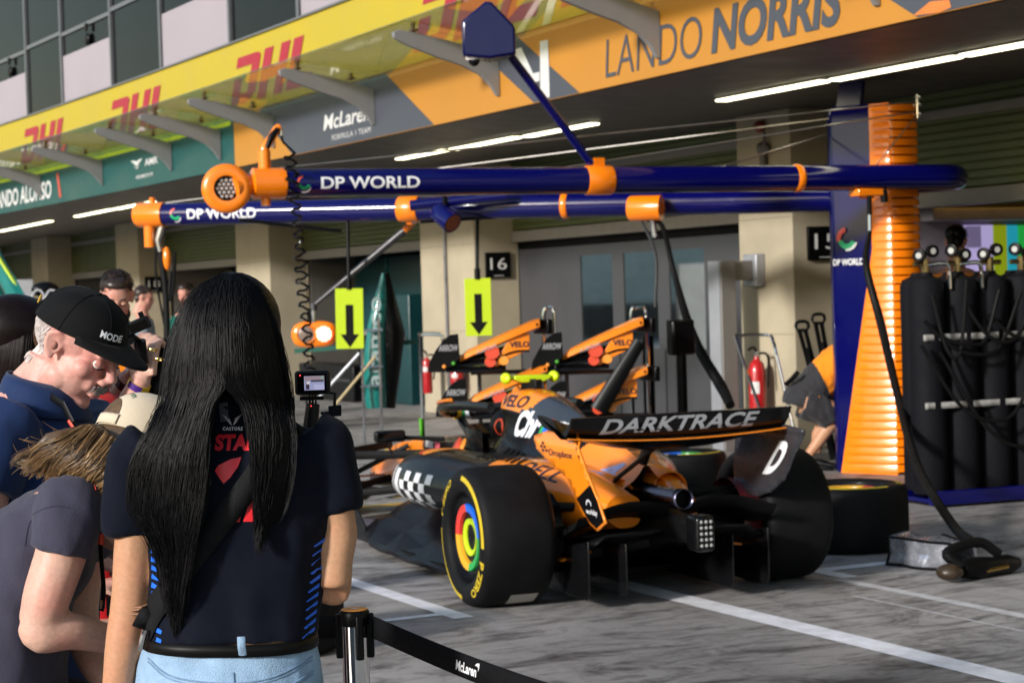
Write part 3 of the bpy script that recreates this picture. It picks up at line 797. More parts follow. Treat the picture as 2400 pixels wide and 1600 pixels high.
# two blue sensor barrels and the blue rod under the arm
def barrel(px, py, L, r, dirv, D):
    p = atd(px, py, D); d = Vector(dirv).normalized()
    o = build(MB().tube([p - d * L / 2, p - d * (L / 2 - 0.03), p + d * L / 2], [r * 0.75, r, r], 24), 'sensor_barrel', BLUE, gan, ang=50)
    build(MB().tube([p + d * (L / 2 - 0.02), p + d * (L / 2 + 0.001)], r * 0.86, 24), 'barrel_mouth', mat('mouth_orange', (0.22, 0.05, 0.01), 0.4), o)
    build(MB().tube([p + V(0, 0, r * 0.9), p + V(0, 0, r + 0.09)], 0.02, 8), 'barrel_mount', BLK, o)
Dr = onr(1040).dot(_H0) - 0.45
barrel(1043, 508, 0.24, 0.098, (0.25, -0.75, -0.5), Dr)
barrel(1290, 484, 0.34, 0.115, (0.9, 0.2, -0.1), Dr + 0.2)
build(MB().tube([atd(962, 482, Dr + 0.1), atd(1190, 458, Dr)], 0.05, 14), 'rod', BLUE, gan)
# ------------------------------------------------ tower
P0, P1, P2 = V(9.71, 13.34, 0), V(9.96, 12.80, 0), V(10.22, 12.78, 0)
B1, B0 = V(10.42, 13.15, 0), V(9.98, 13.62, 0)
HT = 3.09
mb = MB()
foot = [P0 + (B0 - P0).normalized() * 0.06, P0 + (P1 - P0) * 0.06 + (B0 - P0) * 0.02, P1 + (P0 - P1) * 0.05, P1 + (P2 - P1) * 0.3 + V(0, 0.02, 0), P2 + V(-0.02, 0.04, 0), B1, B0]
prof = [(0.0, 0.0), (HT - 0.08, 0.0), (HT - 0.03, 0.03), (HT, 0.10)]
cen = sum(foot, V(0, 0, 0)) / len(foot)
mb.rings([[p + V(0, 0, z) + (cen - p) * k for p in foot] for z, k in prof])
tw = build(mb, 'tower', BLUE, gan, bevel=0.02, seg=3, ang=40)
cv = MB(); nr = 43; f1 = (P1 - P0); out1 = V(-f1.y, f1.x, 0).normalized()
if out1.x > 0: out1 = -out1
f2 = (P2 - P1); out2 = V(f2.y, -f2.x, 0).normalized()
if out2.y > 0: out2 = -out2
pit = (HT - 0.03) / nr
for k in range(nr):
    z0 = 0.02 + k * pit; zm = z0 + pit / 2
    s0 = 0.71 if zm > 1.87 else 0.13 + (0.71 - 0.13) * zm / 1.87
    base = [P0 + f1 * s0, P0 + f1 * (s0 + 0.10), P0 + f1 * 0.97, P1 + f2 * 0.03, P1 + f2 * 0.9, P2 + V(0.02, 0.05, 0)]
    outs = [out1, out1, (out1 * 2 + out2) / 3, (out1 + out2 * 2) / 3, out2, (out2 + V(1, 0, 0)) / 2]
    rs = []
    for b, o_ in zip(base, outs):
        o_ = o_.normalized(); rs.append([b + o_ * e + V(0, 0, z0 + pit * t) for t, e in ((0.0, 0.010), (0.04, 0.026), (0.5, 0.024), (0.84, 0.018), (0.90, 0.004), (0.94, -0.02), (0, -0.02))])
    rs[0] = [p + (rs[1][i] - p) * 0.0 for i, p in enumerate(rs[0])]
    rs[0] = [b_ + (p - b_) * 0.35 for p, b_ in zip(rs[0], [P0 + f1 * s0 + V(0, 0, z0 + pit * t) for t in (0, .1, .5, .86, .93, .94, 0)])]
    cv.rings(rs)
# smooth plate under the ribs on the flank
build(cv, 'ribbed_cover', ORG_P, gan, ang=50)
pl_ = MB()
pts = [(0.69, HT - 0.01), (0.69, 1.88), (0.11, 0.0), (1.0, 0.0), (1.0, HT - 0.01)]
pl_.add([P0 + f1 * s + out1 * 0.012 + V(0, 0, z) for s, z in pts] + [P0 + f1 * s - out1 * 0.01 + V(0, 0, z) for s, z in pts], [(0, 1, 2, 3, 4), (5, 9, 8, 7, 6)] + [(i, (i + 1) % 5, 5 + (i + 1) % 5, 5 + i) for i in range(5)])
build(pl_, 'cover_plate', ORG_P, gan, smooth=False)
mb = MB(); o = P0 + out1 * 0.004 + V(0, 0, 0)
fu = f1.normalized(); L1 = f1.length
zt = (atd(2000, 613, 16.2)).z
flat_mark(mb, fit2d(text2d('DP WORLD', 0.02), 0.48 * L1, 0.055), P0 + fu * 0.07 * L1 + V(0, 0, zt - 0.03), fu, (0, 0, 1), 0.012)
build(mb, 'lettering', WHT, tw)
for m, r0, r1, a0, a1 in ((GRM, 0.04, 0.085, 190, 340), (REDM, 0.06, 0.10, 100, 190), (WHT, 0.075, 0.10, 260, 340)):
    mb = MB(); flat_mark(mb, disc2d(0, 0, r1, 14, r0, a0, a1), P0 + fu * 0.30 * L1 + V(0, 0, zt + 0.19), fu, (0, 0, 1), 0.012); build(mb, 'mark', m, tw)
pt = P0 + f1 * 0.45 + V(0.12, 0.2, HT)
build(MB().box(pt + V(0, 0, 0.09), (0.05, 0.24, 0.26), Euler((0, R(15), R(20))).to_matrix()), 'aerial_panel', mat('aerial_blue', (0.008, 0.008, 0.05), 0.4), gan, bevel=0.008)
mb = MB(); q = P2 + V(0.0, -0.02, HT)
for dz in (-0.02, -0.10, 0.04): mb.sphere(q + V(0.02, 0, dz), 0.025, 10, 6)
mb.cyl(q + V(0, 0, -0.14), q + V(0, 0, 0.06), 0.012)
build(mb, 'pulley', CHROME, gan)
ws = mat('steel_rope', (0.35, 0.34, 0.33), 0.35, metal=0.8)
def wire(a, b, r=0.006):
    build(MB().tube([a, b], r, 6), 'stay_wire', ws, gan)
wire(q, fA + V(0, 0, RT + 0.01) - fd * 0.02); wire(q + V(0, 0, -0.05), rA + V(0, 0, RR)); wire(P0 + V(0, 0, 2.86), onf(1700) + V(0, 0, RT), 0.008); wire(q + V(0, 0, -0.08), onf(1330) + V(0, 0, RT))
wire(q + V(0, 0, -0.1), onf(2055) + V(0, 0, RT), 0.005)
# underside bracket where the arm meets the tower, with air fittings
mb = MB(); pb = onf(2030) - V(0, 0, RT); mb.box(pb - V(0, 0, 0.02), (0.26, 0.14, 0.06)); mb.cyl(pb, pb - V(0, 0, 0.07), 0.06)
ub = build(mb, 'arm_bracket', ORG_P, gan, bevel=0.01)
mb = MB(); mb.tube([pb + V(-0.02, -0.06, -0.05), pb + V(-0.02, -0.06, -0.20)], 0.02, 10); mb.tube([pb + V(0.13, -0.05, 0.0), pb + V(0.14, -0.05, -0.10)], 0.03, 12)
build(mb, 'air_fitting', BLK, ub)
mb = MB(); mb.tube([pb + V(-0.02, -0.06, -0.19), pb + V(-0.03, -0.07, -0.36)], 0.016, 10); build(mb, 'connector', STEEL, ub)
# black air line from the tower down to the air gun bag
hs = thing('air_hose', 'thick black air hose hanging from the tower down to the silver bag on the ground', 'hose', (8.6, 10.5, 0))
h0 = pb + V(-0.03, -0.07, -0.34)
hp = [h0, atd(2030, 620, 15.2), atd(2065, 760, 15.0), atd(2105, 930, 14.2), atd(2150, 1090, 12.6), atd(2230, 1225, 11.0), atd(2270, 1262, 10.55), atd(2290, 1275, 10.4)]
build(MB().tube(smooth_path(hp, 8), [0.018, 0.028, 0.034, 0.030, 0.030, 0.028, 0.026, 0.022], 12), 'hose_sleeve', RUB, hs)

# ------------------------------------------------ hanging arrow boards
ARW = mat('lime_board', (0.47, 0.62, 0.008), 0.45, var=0.03); ARB = mat('board_black', (0.012, 0.012, 0.012), 0.5)
def arrow_board(pxl, pxr, pyt, pyb, ppx, ppt, D, label, tilt):
    a = atd((pxl + pxr) / 2, (pyt + pyb) / 2, D); s = D / F_PX; w_, h_ = (pxr - pxl) * s, (pyb - pyt) * s
    r = thing('arrow_board', label, 'sign', (a.x, a.y, a.z - h_ / 2), 'arrow boards hung from the gantry')
    ax = Vector((CAM_R.x, CAM_R.y, 0)).normalized(); ax = (ax + V(0, 0, tilt)).normalized(); nz = -ax.cross(V(0, 0, 1)).normalized() * -1
    ay = ax.cross(Vector((_H0.x, _H0.y, 0))) * -1
    if ay.z < 0: ay = -ay
    mb = MB().prism([(-w_ / 2, -h_ / 2), (w_ / 2, -h_ / 2), (w_ / 2, h_ / 2), (-w_ / 2, h_ / 2)], a, ax, ay, 0.02)
    bd = build(mb, 'board', ARW, r, bevel=0.003)
    t = polys2d([(-0.14 * w_, 0.23 * h_), (-0.14 * w_, -0.26 * h_), (0.14 * w_, -0.26 * h_), (0.14 * w_, 0.23 * h_)], [(-0.34 * w_, -0.26 * h_), (0, -0.48 * h_), (0.34 * w_, -0.26 * h_)])
    mb = MB(); flat_mark(mb, t, a, ax, ay, 0.012); build(mb, 'arrow', ARB, bd)
    tp = atd(ppx, ppt, D + 0.05)
    build(MB().tube([a + ay * (h_ / 2 - 0.01), a + ay * (h_ / 2 + 0.09)], 0.028, 12), 'pole_socket', BLK, r)
    build(MB().tube([a + ay * (h_ / 2 + 0.08), tp], 0.017, 12), 'pole', BLK, r)
Da = onr(815).dot(_H0) - 0.05
arrow_board(787, 852, 676, 817, 814, 500, Da, 'lime arrow board beside the lit red lamp, left of the pair', -0.015)
Db = onr(1118).dot(_H0) - 0.05
arrow_board(1090, 1152, 652, 787, 1119, 495, Db, 'lime arrow board hanging in front of the number 16 column, right of the pair', 0.0)
build(MB().tube([atd(560, 515, Da - 0.2), atd(800, 542, Da)], 0.018, 8), 'cable_tray', BLK, gan); build(MB().tube([atd(985, 520, Db - .1), atd(1230, 505, Db)], 0.016, 8), 'cable_tray', BLK, gan)
# ------------------------------------------------ stop lamp on its bent arm
Dl = Da + 0.35
c = atd(737, 783, Dl); s = Dl / F_PX
tl = thing('stop_light', 'orange pit stop light with its right hand lamp lit red', 'traffic light', (c.x, c.y, c.z - 0.1))
ax = Vector((CAM_R.x, CAM_R.y, 0)).normalized(); fw = Vector((_H0.x, _H0.y, 0)).normalized()
mb = MB(); rs = []
for t in np.linspace(-1, 1, 17):
    x = t * 54 * s; k = math.sqrt(max(0.0, 1 - abs(t) ** 3.2)); rr = 31 * s * (0.25 + 0.75 * k)
    rs.append([c + ax * x + V(0, 0, 1) * rr * math.cos(a) + fw * (rr * 0.9 * math.sin(a) if math.sin(a) > 0 else rr * 0.42 * math.sin(a)) for a in [2 * math.pi * j / 24 for j in range(24)]])
hb = build(mb.rings(rs), 'housing', ORG_P, tl, ang=180)
for dx, m, nm in ((-18, mat('dark_lens', (0.20, 0.14, 0.11), 0.3), 'lamp_off'), (24, mat('lit_red_lens', (0.9, 0.2, 0.1), 0.3, var=0, emit=(1.0, 0.06, 0.02), estr=1.8), 'lamp_lit')):
    p = c + ax * dx * s - fw * 0.052
    Mx = Matrix.Translation(p) @ (-fw).to_track_quat('Z', 'Y').to_matrix().to_4x4()
    mb = MB().lathe([(0.0, 0.012), (0.06, 0.010), (0.083, 0.0), (0.083, -0.03)], Mx, 28)
    lo_ = build(mb, nm, m, tl)
    if nm == 'lamp_lit':
        mb = MB()
        for i in range(-4, 5):
            for j in range(-4, 5):
                x = (i + 0.5 * (j % 2)) * 0.018; y = j * 0.0158
                if x * x + y * y < 0.066 ** 2: mb.lathe([(0, 0.018), (0.006, 0.017), (0.0085, 0.011)], Mx @ Matrix.Translation((x, y, 0)), 6)
        build(mb, 'led', mat('lit_led', (1, 0.8, 0.6), 0.3, var=0, emit=(1.0, 0.60, 0.34), estr=3.5), lo_)
    else:
        mb = MB().lathe([(0.078, 0.004), (0.086, 0.012), (0.094, 0.004)], Mx, 28); build(mb, 'lens_ring', ORG_P, lo_)
j1 = atd(735, 716, Dl); j0 = atd(948, 540, Dl - 0.25)
build(MB().tube([c + V(0, 0, 0.11), j1], 0.027, 12), 'stem', STEEL, tl)
build(MB().tube([j1 + V(0, 0, 0.02), j1 - V(0, 0, 0.05)], 0.036, 12), 'joint', DGREY, tl)
build(MB().tube([j1, j0], [0.022, 0.04], 14), 'arm', mat('arm_grey', (0.03, 0.03, 0.034), 0.3), tl)
build(MB().tube([j0, j0 + (j0 - j1).normalized() * 0.12 + V(0, 0, 0.02), onr(958) - V(0, 0, RR)], 0.035, 12), 'arm_knuckle', ORG_P, tl)
# air gun hoses hanging from the reel and the left end
h2 = thing('air_hose', 'thin black air hose slanting down from the orange reel of the rear arm', 'hose', (9, 16, 0))
a0 = pr_ - V(0, 0, 0.1); Dh = a0.dot(_H0)
build(MB().tube(smooth_path([a0, atd(1552, 530, Dh), atd(1580, 640, Dh), atd(1625, 790, Dh - .5), atd(1690, 905, Dh - .8), atd(1712, 950, Dh - 1)], 6), [0.02, 0.022, 0.025, 0.045, 0.05, 0.04], 10), 'hose_sleeve', RUB, h2)
build(MB().tube([a0 + rd * 0.05, a0 + rd * 0.07 - V(0, 0, 0.16)], 0.03, 10), 'connector', STEEL, h2)
build(MB().tube(smooth_path([a0 - rd * 0.05, atd(1537, 600, Dh), atd(1536, 720, Dh)], 6), 0.014, 8), 'chain', DGREY, h2)
h3 = thing('air_hose', 'black air hose with an orange wrap hanging from the left end of the rear arm', 'hose', (6, 18, 0))
e0 = rA - rd * 0.02 - V(0, 0, RR); De = e0.dot(_H0)
build(MB().tube([e0, atd(370, 562, De), atd(376, 592, De)], 0.03, 10), 'connector', STEEL, h3)
build(MB().tube(smooth_path([atd(376, 590, De), atd(386, 660, De), atd(391, 760, De), atd(390, 900, De)], 6), 0.034, 10), 'hose_sleeve', RUB, h3)
build(MB().sphere(atd(391, 606, De), (0.045, 0.05, 0.12)), 'hose_wrap', ORG_P, h3)
build(MB().tube(smooth_path([atd(366, 560, De), atd(366, 650, De), atd(385, 760, De)], 6), 0.012, 8), 'cable', RUB, h3)
build(MB().tube(smooth_path([atd(410, 590, De), atd(405, 680, De), atd(396, 700, De), atd(400, 640, De)], 6), 0.02, 8), 'cable', RUB, h3)
# ================================================================== RACING CAR  (local axes: x right, y forwards, z up; origin under the rear axle)
CARB = mat('carbon_black', (0.012, 0.012, 0.014), 0.28, coat=0.5, var=0.25, scale=5, rvar=0.10)
CARM = mat('matt_carbon', (0.014, 0.014, 0.015), 0.5, var=0.25, scale=8)
PAP = mat('papaya_paint', (0.90, 0.24, 0.006), 0.3, coat=0.6, var=0.04, scale=3, rvar=0.05)
GRYP = mat('anthracite_paint', (0.031, 0.036, 0.046), 0.28, coat=0.6, var=0.12, scale=4)
CBLK = mat('paint_black', (0.010, 0.010, 0.012), 0.35, coat=0.3, var=0.1)
TYRE = mat('tyre_rubber', (0.016, 0.016, 0.018), 0.62, var=0.5, scale=5, bump=0.15, bscale=90, rvar=0.12, spec=0.35)
SIDEW = mat('tyre_sidewall', (0.018, 0.018, 0.019), 0.5, var=0.2, scale=8)
YELM = mat('tyre_yellow', (0.55, 0.40, 0.015), 0.5, var=0.15, scale=20)
RIM = mat('rim_black', (0.014, 0.014, 0.016), 0.3, coat=0.4, var=0.15)
C_BLUE, C_RED, C_YEL, C_GRN, C_LIME = (mat('disc_blue', (0.01, 0.14, 0.72), 0.35), mat('disc_red', (0.62, 0.04, 0.03), 0.35), mat('disc_yellow', (0.75, 0.38, 0.02), 0.35), mat('disc_green', (0.02, 0.32, 0.07), 0.35), mat('disc_lime', (0.48, 0.66, 0.01), 0.35))
LED = mat('led_unlit', (0.34, 0.34, 0.33), 0.25)
TITAN = mat('burnt_titanium', (0.10, 0.10, 0.15), 0.22, metal=1.0, var=0.5, scale=7)
ROSE = mat('red_reflection_paint', (0.10, 0.012, 0.016), 0.25, coat=0.5)  # red reflections on the right brake drum, put into its colour

def tyre_profile(Rr, hw):
    # (radius, axial) from inner bead over the tread to outer bead
    q = [(0.232, 0.86), (0.245, 0.96), (0.275, 1.0), (0.305, 0.995), (0.328, 0.96), (0.343, 0.90), (0.352, 0.82), (0.357, 0.70), (0.360, 0.4), (0.3605, 0.0)]
    half = [(r * Rr / 0.36, a * hw) for r, a in q]
    return half + [(r, -a) for r, a in half[::-1][1:]]
def side_axial(r, Rr, hw):
    q = [(0.232, 0.86), (0.245, 0.96), (0.275, 1.0), (0.305, 0.995), (0.328, 0.96), (0.343, 0.90), (0.352, 0.82)]
    r = r * 0.36 / Rr
    for (r0, a0), (r1, a1) in zip(q[:-1], q[1:]):
        if r0 <= r <= r1: return (a0 + (a1 - a0) * (r - r0) / (r1 - r0)) * hw
    return hw * (0.86 if r < 0.24 else 0.8)
def make_wheel(parent, M, Rr=0.36, hw=0.2, marks=True, cover=True, spin=0.0, stickers=()):
    """M maps wheel axes (z = outward along the axle) to the thing's axes"""
    Z = Matrix.Rotation(spin, 4, 'Z')
    M = M @ Z
    ty = build(MB().lathe(tyre_profile(Rr, hw), M, 72), 'tyre', TYRE, parent, local=True, ang=80)
    prof = [(0.0, hw * 0.62), (0.06, hw * 0.70), (0.19, hw * 0.76), (0.20, hw * 0.60), (0.225, hw * 0.70), (0.236, hw * 0.90), (0.238, hw * 0.85), (0.238, -hw * 0.85), (0.20, -hw * 0.7), (0.0, -hw * 0.6)]
    rm = build(MB().lathe([(r * Rr / 0.36, a) for r, a in prof], M, 48), 'rim', RIM, parent, local=True, ang=50)
    if marks:
        k = Rr / 0.36
        mb = MB()
        def arc(r0, r1, a0, a1):
            rs = []
            for i in range(25):
                a = R(a0 + (a1 - a0) * i / 24)
                rs.append([M @ Vector((r * math.cos(a), r * math.sin(a), side_axial(r, Rr, hw) + 0.002)) for r in (r0, (r0 + r1) / 2, r1)])
            mb.grid(rs)
        arc(0.298 * k, 0.322 * k, -8, 82); arc(0.298 * k, 0.322 * k, 172, 262)
        def ring_text(s, r0, h, amid, span):
            t = cut2d(fit2d(text2d(s, 0.035), span * r0, h), 0.02)
            vs = []
            for x, y in t[0]:
                a = R(amid) + span / 2 - x / r0; r = r0 + y
                vs.append(M @ Vector((r * math.cos(a), r * math.sin(a), side_axial(r, Rr, hw) + 0.003)))
            mb.add(vs, t[1])
        for am in (-45, 135): ring_text('P ZERO', 0.288 * k, 0.040 * k, am, 0.82)
        for am in (125 - 8, 305): pass
        build(mb, 'sidewall_marking', YELM, ty, local=True)
    if cover:
        ax = hw * 0.80
        for (a0, a1), m in (((0, 92), C_BLUE), ((92, 176), C_RED), ((176, 268), C_YEL), ((268, 360), C_GRN)):
            mb = MB(); rs = []
            for i in range(15):
                a = R(a0 + (a1 - a0) * i / 14)
                rs.append([M @ Vector((r * math.cos(a), r * math.sin(a), z)) for r, z in ((0.128, ax - 0.015), (0.132, ax + 0.004), (0.17, ax + 0.010), (0.174, ax - 0.004))])
            mb.grid(rs); build(mb, 'colour_disc', m, rm, local=True)
        mb = MB().lathe([(0.060, ax - 0.07), (0.068, ax - 0.012), (0.095, ax - 0.004), (0.100, ax - 0.03)], M, 36)
        build(mb, 'wheel_nut', C_LIME, rm, local=True)
        mb = MB().lathe([(0.0, ax - 0.05), (0.062, ax - 0.05)], M, 24); build(mb, 'hub_socket', CARM, rm, local=True)
    for a, wd, ln, axp in stickers:
        rs = []
        for i in range(7):
            aa = R(a) + (i / 6 - 0.5) * ln / Rr
            rs.append([M @ Vector(((Rr + 0.002) * math.cos(aa), (Rr + 0.002) * math.sin(aa), axp + wd * (q - 0.5))) for q in (0, 1)])
        build(MB().grid(rs), 'sticker', mat('sticker_paper', (0.42, 0.41, 0.38), 0.6), ty, local=True)
    return ty
car = thing('racing_car', 'papaya and black open wheel racing car seen from behind on the pit lane', 'racing car', (5.13, 8.81, 0), None, R(-5.5))
def axle(x, y, z, left=True):
    # wheel axes: z -> outwards, y -> up, x -> rearwards or forwards
    if left: X, Y, Zv = V(0, -1, 0), V(0, 0, 1), V(-1, 0, 0)
    else: X, Y, Zv = V(0, 1, 0), V(0, 0, 1), V(1, 0, 0)
    m = Matrix.Identity(4)
    for i in range(3): m[i][0], m[i][1], m[i][2], m[i][3] = X[i], Y[i], Zv[i], (x, y, z)[i]
    return m
make_wheel(car, axle(-0.80, 0, 0.358), 0.36, 0.20, spin=R(4), stickers=((297, 0.15, 0.11, -0.05),))
make_wheel(car, axle(0.80, 0, 0.358, False), 0.36, 0.20)
make_wheel(car, axle(-0.84, 3.6, 0.358), 0.36, 0.15); make_wheel(car, axle(0.84, 3.6, 0.358, False), 0.36, 0.15)

def interp(tab, y):
    ks = sorted(tab)
    if y <= ks[0]: return tab[ks[0]]
    if y >= ks[-1]: return tab[ks[-1]]
    i = max(k for k in range(len(ks)) if ks[k] <= y)
    y0, y1 = ks[i], ks[i + 1]; t = (y - y0) / (y1 - y0); t = t * t * (3 - 2 * t) if False else t
    ym, yp = ks[max(0, i - 1)], ks[min(len(ks) - 1, i + 2)]
    out = []
    for j in range(len(tab[y0])):
        a, b = tab[y0][j], tab[y1][j]; am, bp = tab[ym][j], tab[yp][j]
        def it(c):
            m0 = (b[c] - am[c]) / max(1e-6, (y1 - ym)) * (y1 - y0); m1 = (bp[c] - a[c]) / max(1e-6, (yp - y0)) * (y1 - y0)
            return (2 * t ** 3 - 3 * t ** 2 + 1) * a[c] + (t ** 3 - 2 * t ** 2 + t) * m0 + (-2 * t ** 3 + 3 * t ** 2) * b[c] + (t ** 3 - t ** 2) * m1
        out.append((it(0), it(1)))
    return out
def cr2(pts, n):
    P = smooth_path([V(p[0], p[1], 0) for p in pts], max(2, n // (len(pts) - 1)))
    return [(p.x, p.y) for p in P]
# ---- engine cover / spine
EC = {1.66: [(0, 0.985), (0.08, 0.975), (0.12, 0.92), (0.125, 0.83), (0.15, 0.74), (0.22, 0.64)],
      1.62: [(0, 1.012), (0.10, 0.995), (0.145, 0.93), (0.15, 0.83), (0.17, 0.74), (0.24, 0.64)],
      1.38: [(0, 1.03), (0.09, 1.01), (0.155, 0.93), (0.185, 0.83), (0.23, 0.74), (0.33, 0.65)],
      1.05: [(0, 0.985), (0.065, 0.965), (0.13, 0.89), (0.18, 0.80), (0.25, 0.72), (0.40, 0.63)],
      0.70: [(0, 0.895), (0.035, 0.875), (0.09, 0.81), (0.16, 0.73), (0.26, 0.67), (0.42, 0.58)],
      0.35: [(0, 0.80), (0.025, 0.78), (0.06, 0.72), (0.12, 0.67), (0.22, 0.62), (0.36, 0.53)],
      0.08: [(0, 0.735), (0.02, 0.72), (0.05, 0.675), (0.10, 0.635), (0.19, 0.585), (0.29, 0.50)],
      -0.12: [(0, 0.68), (0.018, 0.67), (0.04, 0.64), (0.08, 0.60), (0.14, 0.56), (0.20, 0.50)]}
def ec_zone(x, y, z):
    if y > 1.20 + (z - 0.9) * -0.9 and z > 0.905 + max(0, (1.30 - y)) * 0.16: return 1                 # orange crown
    if 0.62 + (0.9 - z) * 0.0 < y < 1.42 and z > 0.93 - (1.42 - y) * 0.21 + 0.0 and y < 1.40: return 2   # slate shoulder
    if y < 0.66 - max(0, (z - 0.62)) * 1.2: return 1
    return 0
mb = MB(); ys = list(np.linspace(1.66, -0.12, 150)); prof = []
rows = []
for y in ys:
    h = cr2(interp(EC, y), 24)
    rows.append([V(-x, y, z) for x, z in h[::-1]] + [V(x, y, z) for x, z in h[1:]])
n = len(rows[0])
for i in range(len(rows) - 1):
    for j in range(n - 1):
        q = [rows[i][j], rows[i][j + 1], rows[i + 1][j + 1], rows[i + 1][j]]
        c = sum(q, V(0, 0, 0)) / 4; mb.m.append(ec_zone(c.x, c.y, c.z)); mb.f.append((i * n + j, i * n + j + 1, (i + 1) * n + j + 1, (i + 1) * n + j))
mb.v = [tuple(p) for r_ in rows for p in r_]
ecm = mb
ec = build(mb, 'engine_cover', [CARB, PAP, GRYP], car, local=True, ang=60)
# air intake mouth
mb = MB(); mb.add([V(x, 1.655, z) for x, z in [(-0.10, 0.95), (-0.06, 0.975), (0.06, 0.975), (0.10, 0.95), (0.10, 0.88), (0, 0.84), (-0.10, 0.88)]], [(0, 1, 2, 3, 4, 5, 6)])
build(mb, 'intake_mouth', DARK, ec, local=True)
# ---- sidepods
SP = {2.02: [(0.52, 0.50), 0.15, 0.10], 1.99: [(0.53, 0.50), 0.20, 0.135], 1.85: [(0.52, 0.505), 0.245, 0.165], 1.5: [(0.50, 0.505), 0.265, 0.175], 1.0: [(0.45, 0.505), 0.265, 0.17], 0.55: [(0.40, 0.505), 0.25, 0.19], 0.2: [(0.345, 0.50), 0.215, 0.175], -0.1: [(0.285, 0.485), 0.155, 0.13], -0.32: [(0.23, 0.47), 0.10, 0.085]}
def sp_at(y):
    tab = {k: [v[0], (v[1], v[2])] for k, v in SP.items()}
    (cx, cz), (a, b) = interp(tab, y); return cx, cz, a, b
def sidepod(sgn):
    mb = MB(); rows = []; ys = list(np.linspace(2.02, -0.32, 140)); n = 64
    for y in ys:
        cx, cz, a, b = sp_at(y); r_ = []
        for j in range(n):
            t = 2 * math.pi * j / n; e = 0.72
            ct, st = math.cos(t), math.sin(t)
            x = cx + a * math.copysign(abs(ct) ** e, ct); z = cz + b * math.copysign(abs(st) ** e, st)
            # the top slopes down towards the outside, waist undercut below
            z -= 0.10 * max(0, (x - cx) / a) ** 2 * (0.6 if st > 0 else 0.1) * min(1, y + 0.6 if y < 0.4 else 1)
            if st < 0: x -= 0.06 * (-st) ** 1.5 * max(0, ct)
            if sgn > 0: k_ = 1 - 0.42 * min(1, max(0, (0.95 - y) / 0.75)); x *= k_; z -= 0.05 * (1 - k_)
            r_.append(V(sgn * x, y, z))
        rows.append(r_)
    for i in range(len(rows) - 1):
        for j in range(n):
            k = (j + 1) % n; q = [rows[i][j], rows[i][k], rows[i + 1][k], rows[i + 1][j]]
            c = sum(q, V(0, 0, 0)) / 4; zn = 0
            if c.y < 0.62 and c.y < 0.62 + (0.60 - c.z) * -0.9 + 0.0: zn = 1
            elif c.y < 0.72 and c.z > 0.50: zn = 1
            if c.z < 0.50 and 0.75 < c.y < 1.12 - abs(c.z - 0.42) * 1.2 and abs(c.x) > 0.45: zn = 1
            if c.y > 1.93 and abs(c.x) > 0.60 and c.z > 0.50: zn = 1
            mb.m.append(zn); mb.f.append((i * n + j, i * n + k, (i + 1) * n + k, (i + 1) * n + j))
    mb.v = [tuple(p) for r_ in rows for p in r_]
    mb.f.append(tuple(range(n))); mb.m.append(0); mb.f.append(tuple(range((len(rows) - 1) * n, len(rows) * n))); mb.m.append(1)
    return mb, build(mb, 'sidepod', [CARB, PAP], car, local=True, ang=60)
spm, sp = sidepod(-1); spm2, sp2 = sidepod(1)
spb = bvh_of([spm]); ecb = bvh_of([ecm]); bodyb = bvh_of([spm, ecm])
XR = V(1, 0, 0)
def side_mark(t, y0, z0, m, parent, nm, bv=None, d=XR, lift=0.004, ax=V(0, -1, 0), ay=V(0, 0, 1), x=-1.2, step=0.02):
    mb = MB(); wrap_mark(mb, t, bv or bodyb, V(x, y0, z0), ax, ay, d, lift=lift, step=step, back=0.0); return build(mb, nm, m, parent, local=True)
# white lettering blocks and chequers on the sidepod flank
WPT = mat('white_paint', (0.78, 0.78, 0.80), 0.35, coat=0.3, var=0.03)
blk = []
def rect(y0, y1, z0, z1, sk=0.0):
    return [(-(y0) + sk * z0, z0), (-(y1) + sk * z0, z0), (-(y1) + sk * z1, z1), (-(y0) + sk * z1, z1)]
side = [rect(1.99, 1.88, 0.35, 0.58), rect(1.85, 1.77, 0.34, 0.57)]
cw, ch = 0.082, 0.056
for i in range(6):
    for j in range(4):
        if (i + j) % 2 == 0: side.append(rect(1.74 - i * cw, 1.74 - (i + 1) * cw, 0.34 + j * ch, 0.34 + (j + 1) * ch))
side_mark(polys2d(*side), 0, 0, WPT, sp, 'lettering', spb)
side_mark(polys2d(rect(1.95, 1.91, 0.42, 0.52)), 0, 0, CBLK, sp, 'lettering', spb, lift=0.006)
# orange emblem discs by the cockpit
dv = V(1, 0.0, -0.9).normalized(); up = V(0.67, 0, 0.74)
def top_mark(t, y0, x0, m, parent, nm, bv=None, ang=0.0):
    ax = V(0, -1, 0); ay = V(1, 0, 0)
    return side_mark(t, 0, 0, m, parent, nm, bv or bodyb, d=V(0, 0, -1), ax=ax, ay=ay, x=0)
for y_, mm in ((1.90, mat('emblem_red', (0.60, 0.06, 0.02), 0.35)), (1.80, mat('emblem_orange', (0.85, 0.28, 0.03), 0.35))):
    mb = MB(); flat_mark(mb, disc2d(0, 0, 0.068, 24), V(-0.345 - (1.9 - y_) * 0.05, y_, 0.665), V(-0.1, -1, 0), V(0.5, 0, 0.85), 0.004); build(mb, 'emblem', mm, car, local=True, sol=0.003)
mb = MB(); wrap_mark(mb, disc2d(0, 0, 0.075, 24), bodyb, V(-1.2, 1.72, 1.05), V(0, -1, 0), V(0.6, 0, 0.8), V(0.8, 0, -0.45), step=0.02, back=0); build(mb, 'emblem', mat('emblem_red', (0.60, 0.06, 0.02), 0.35), sp, local=True)
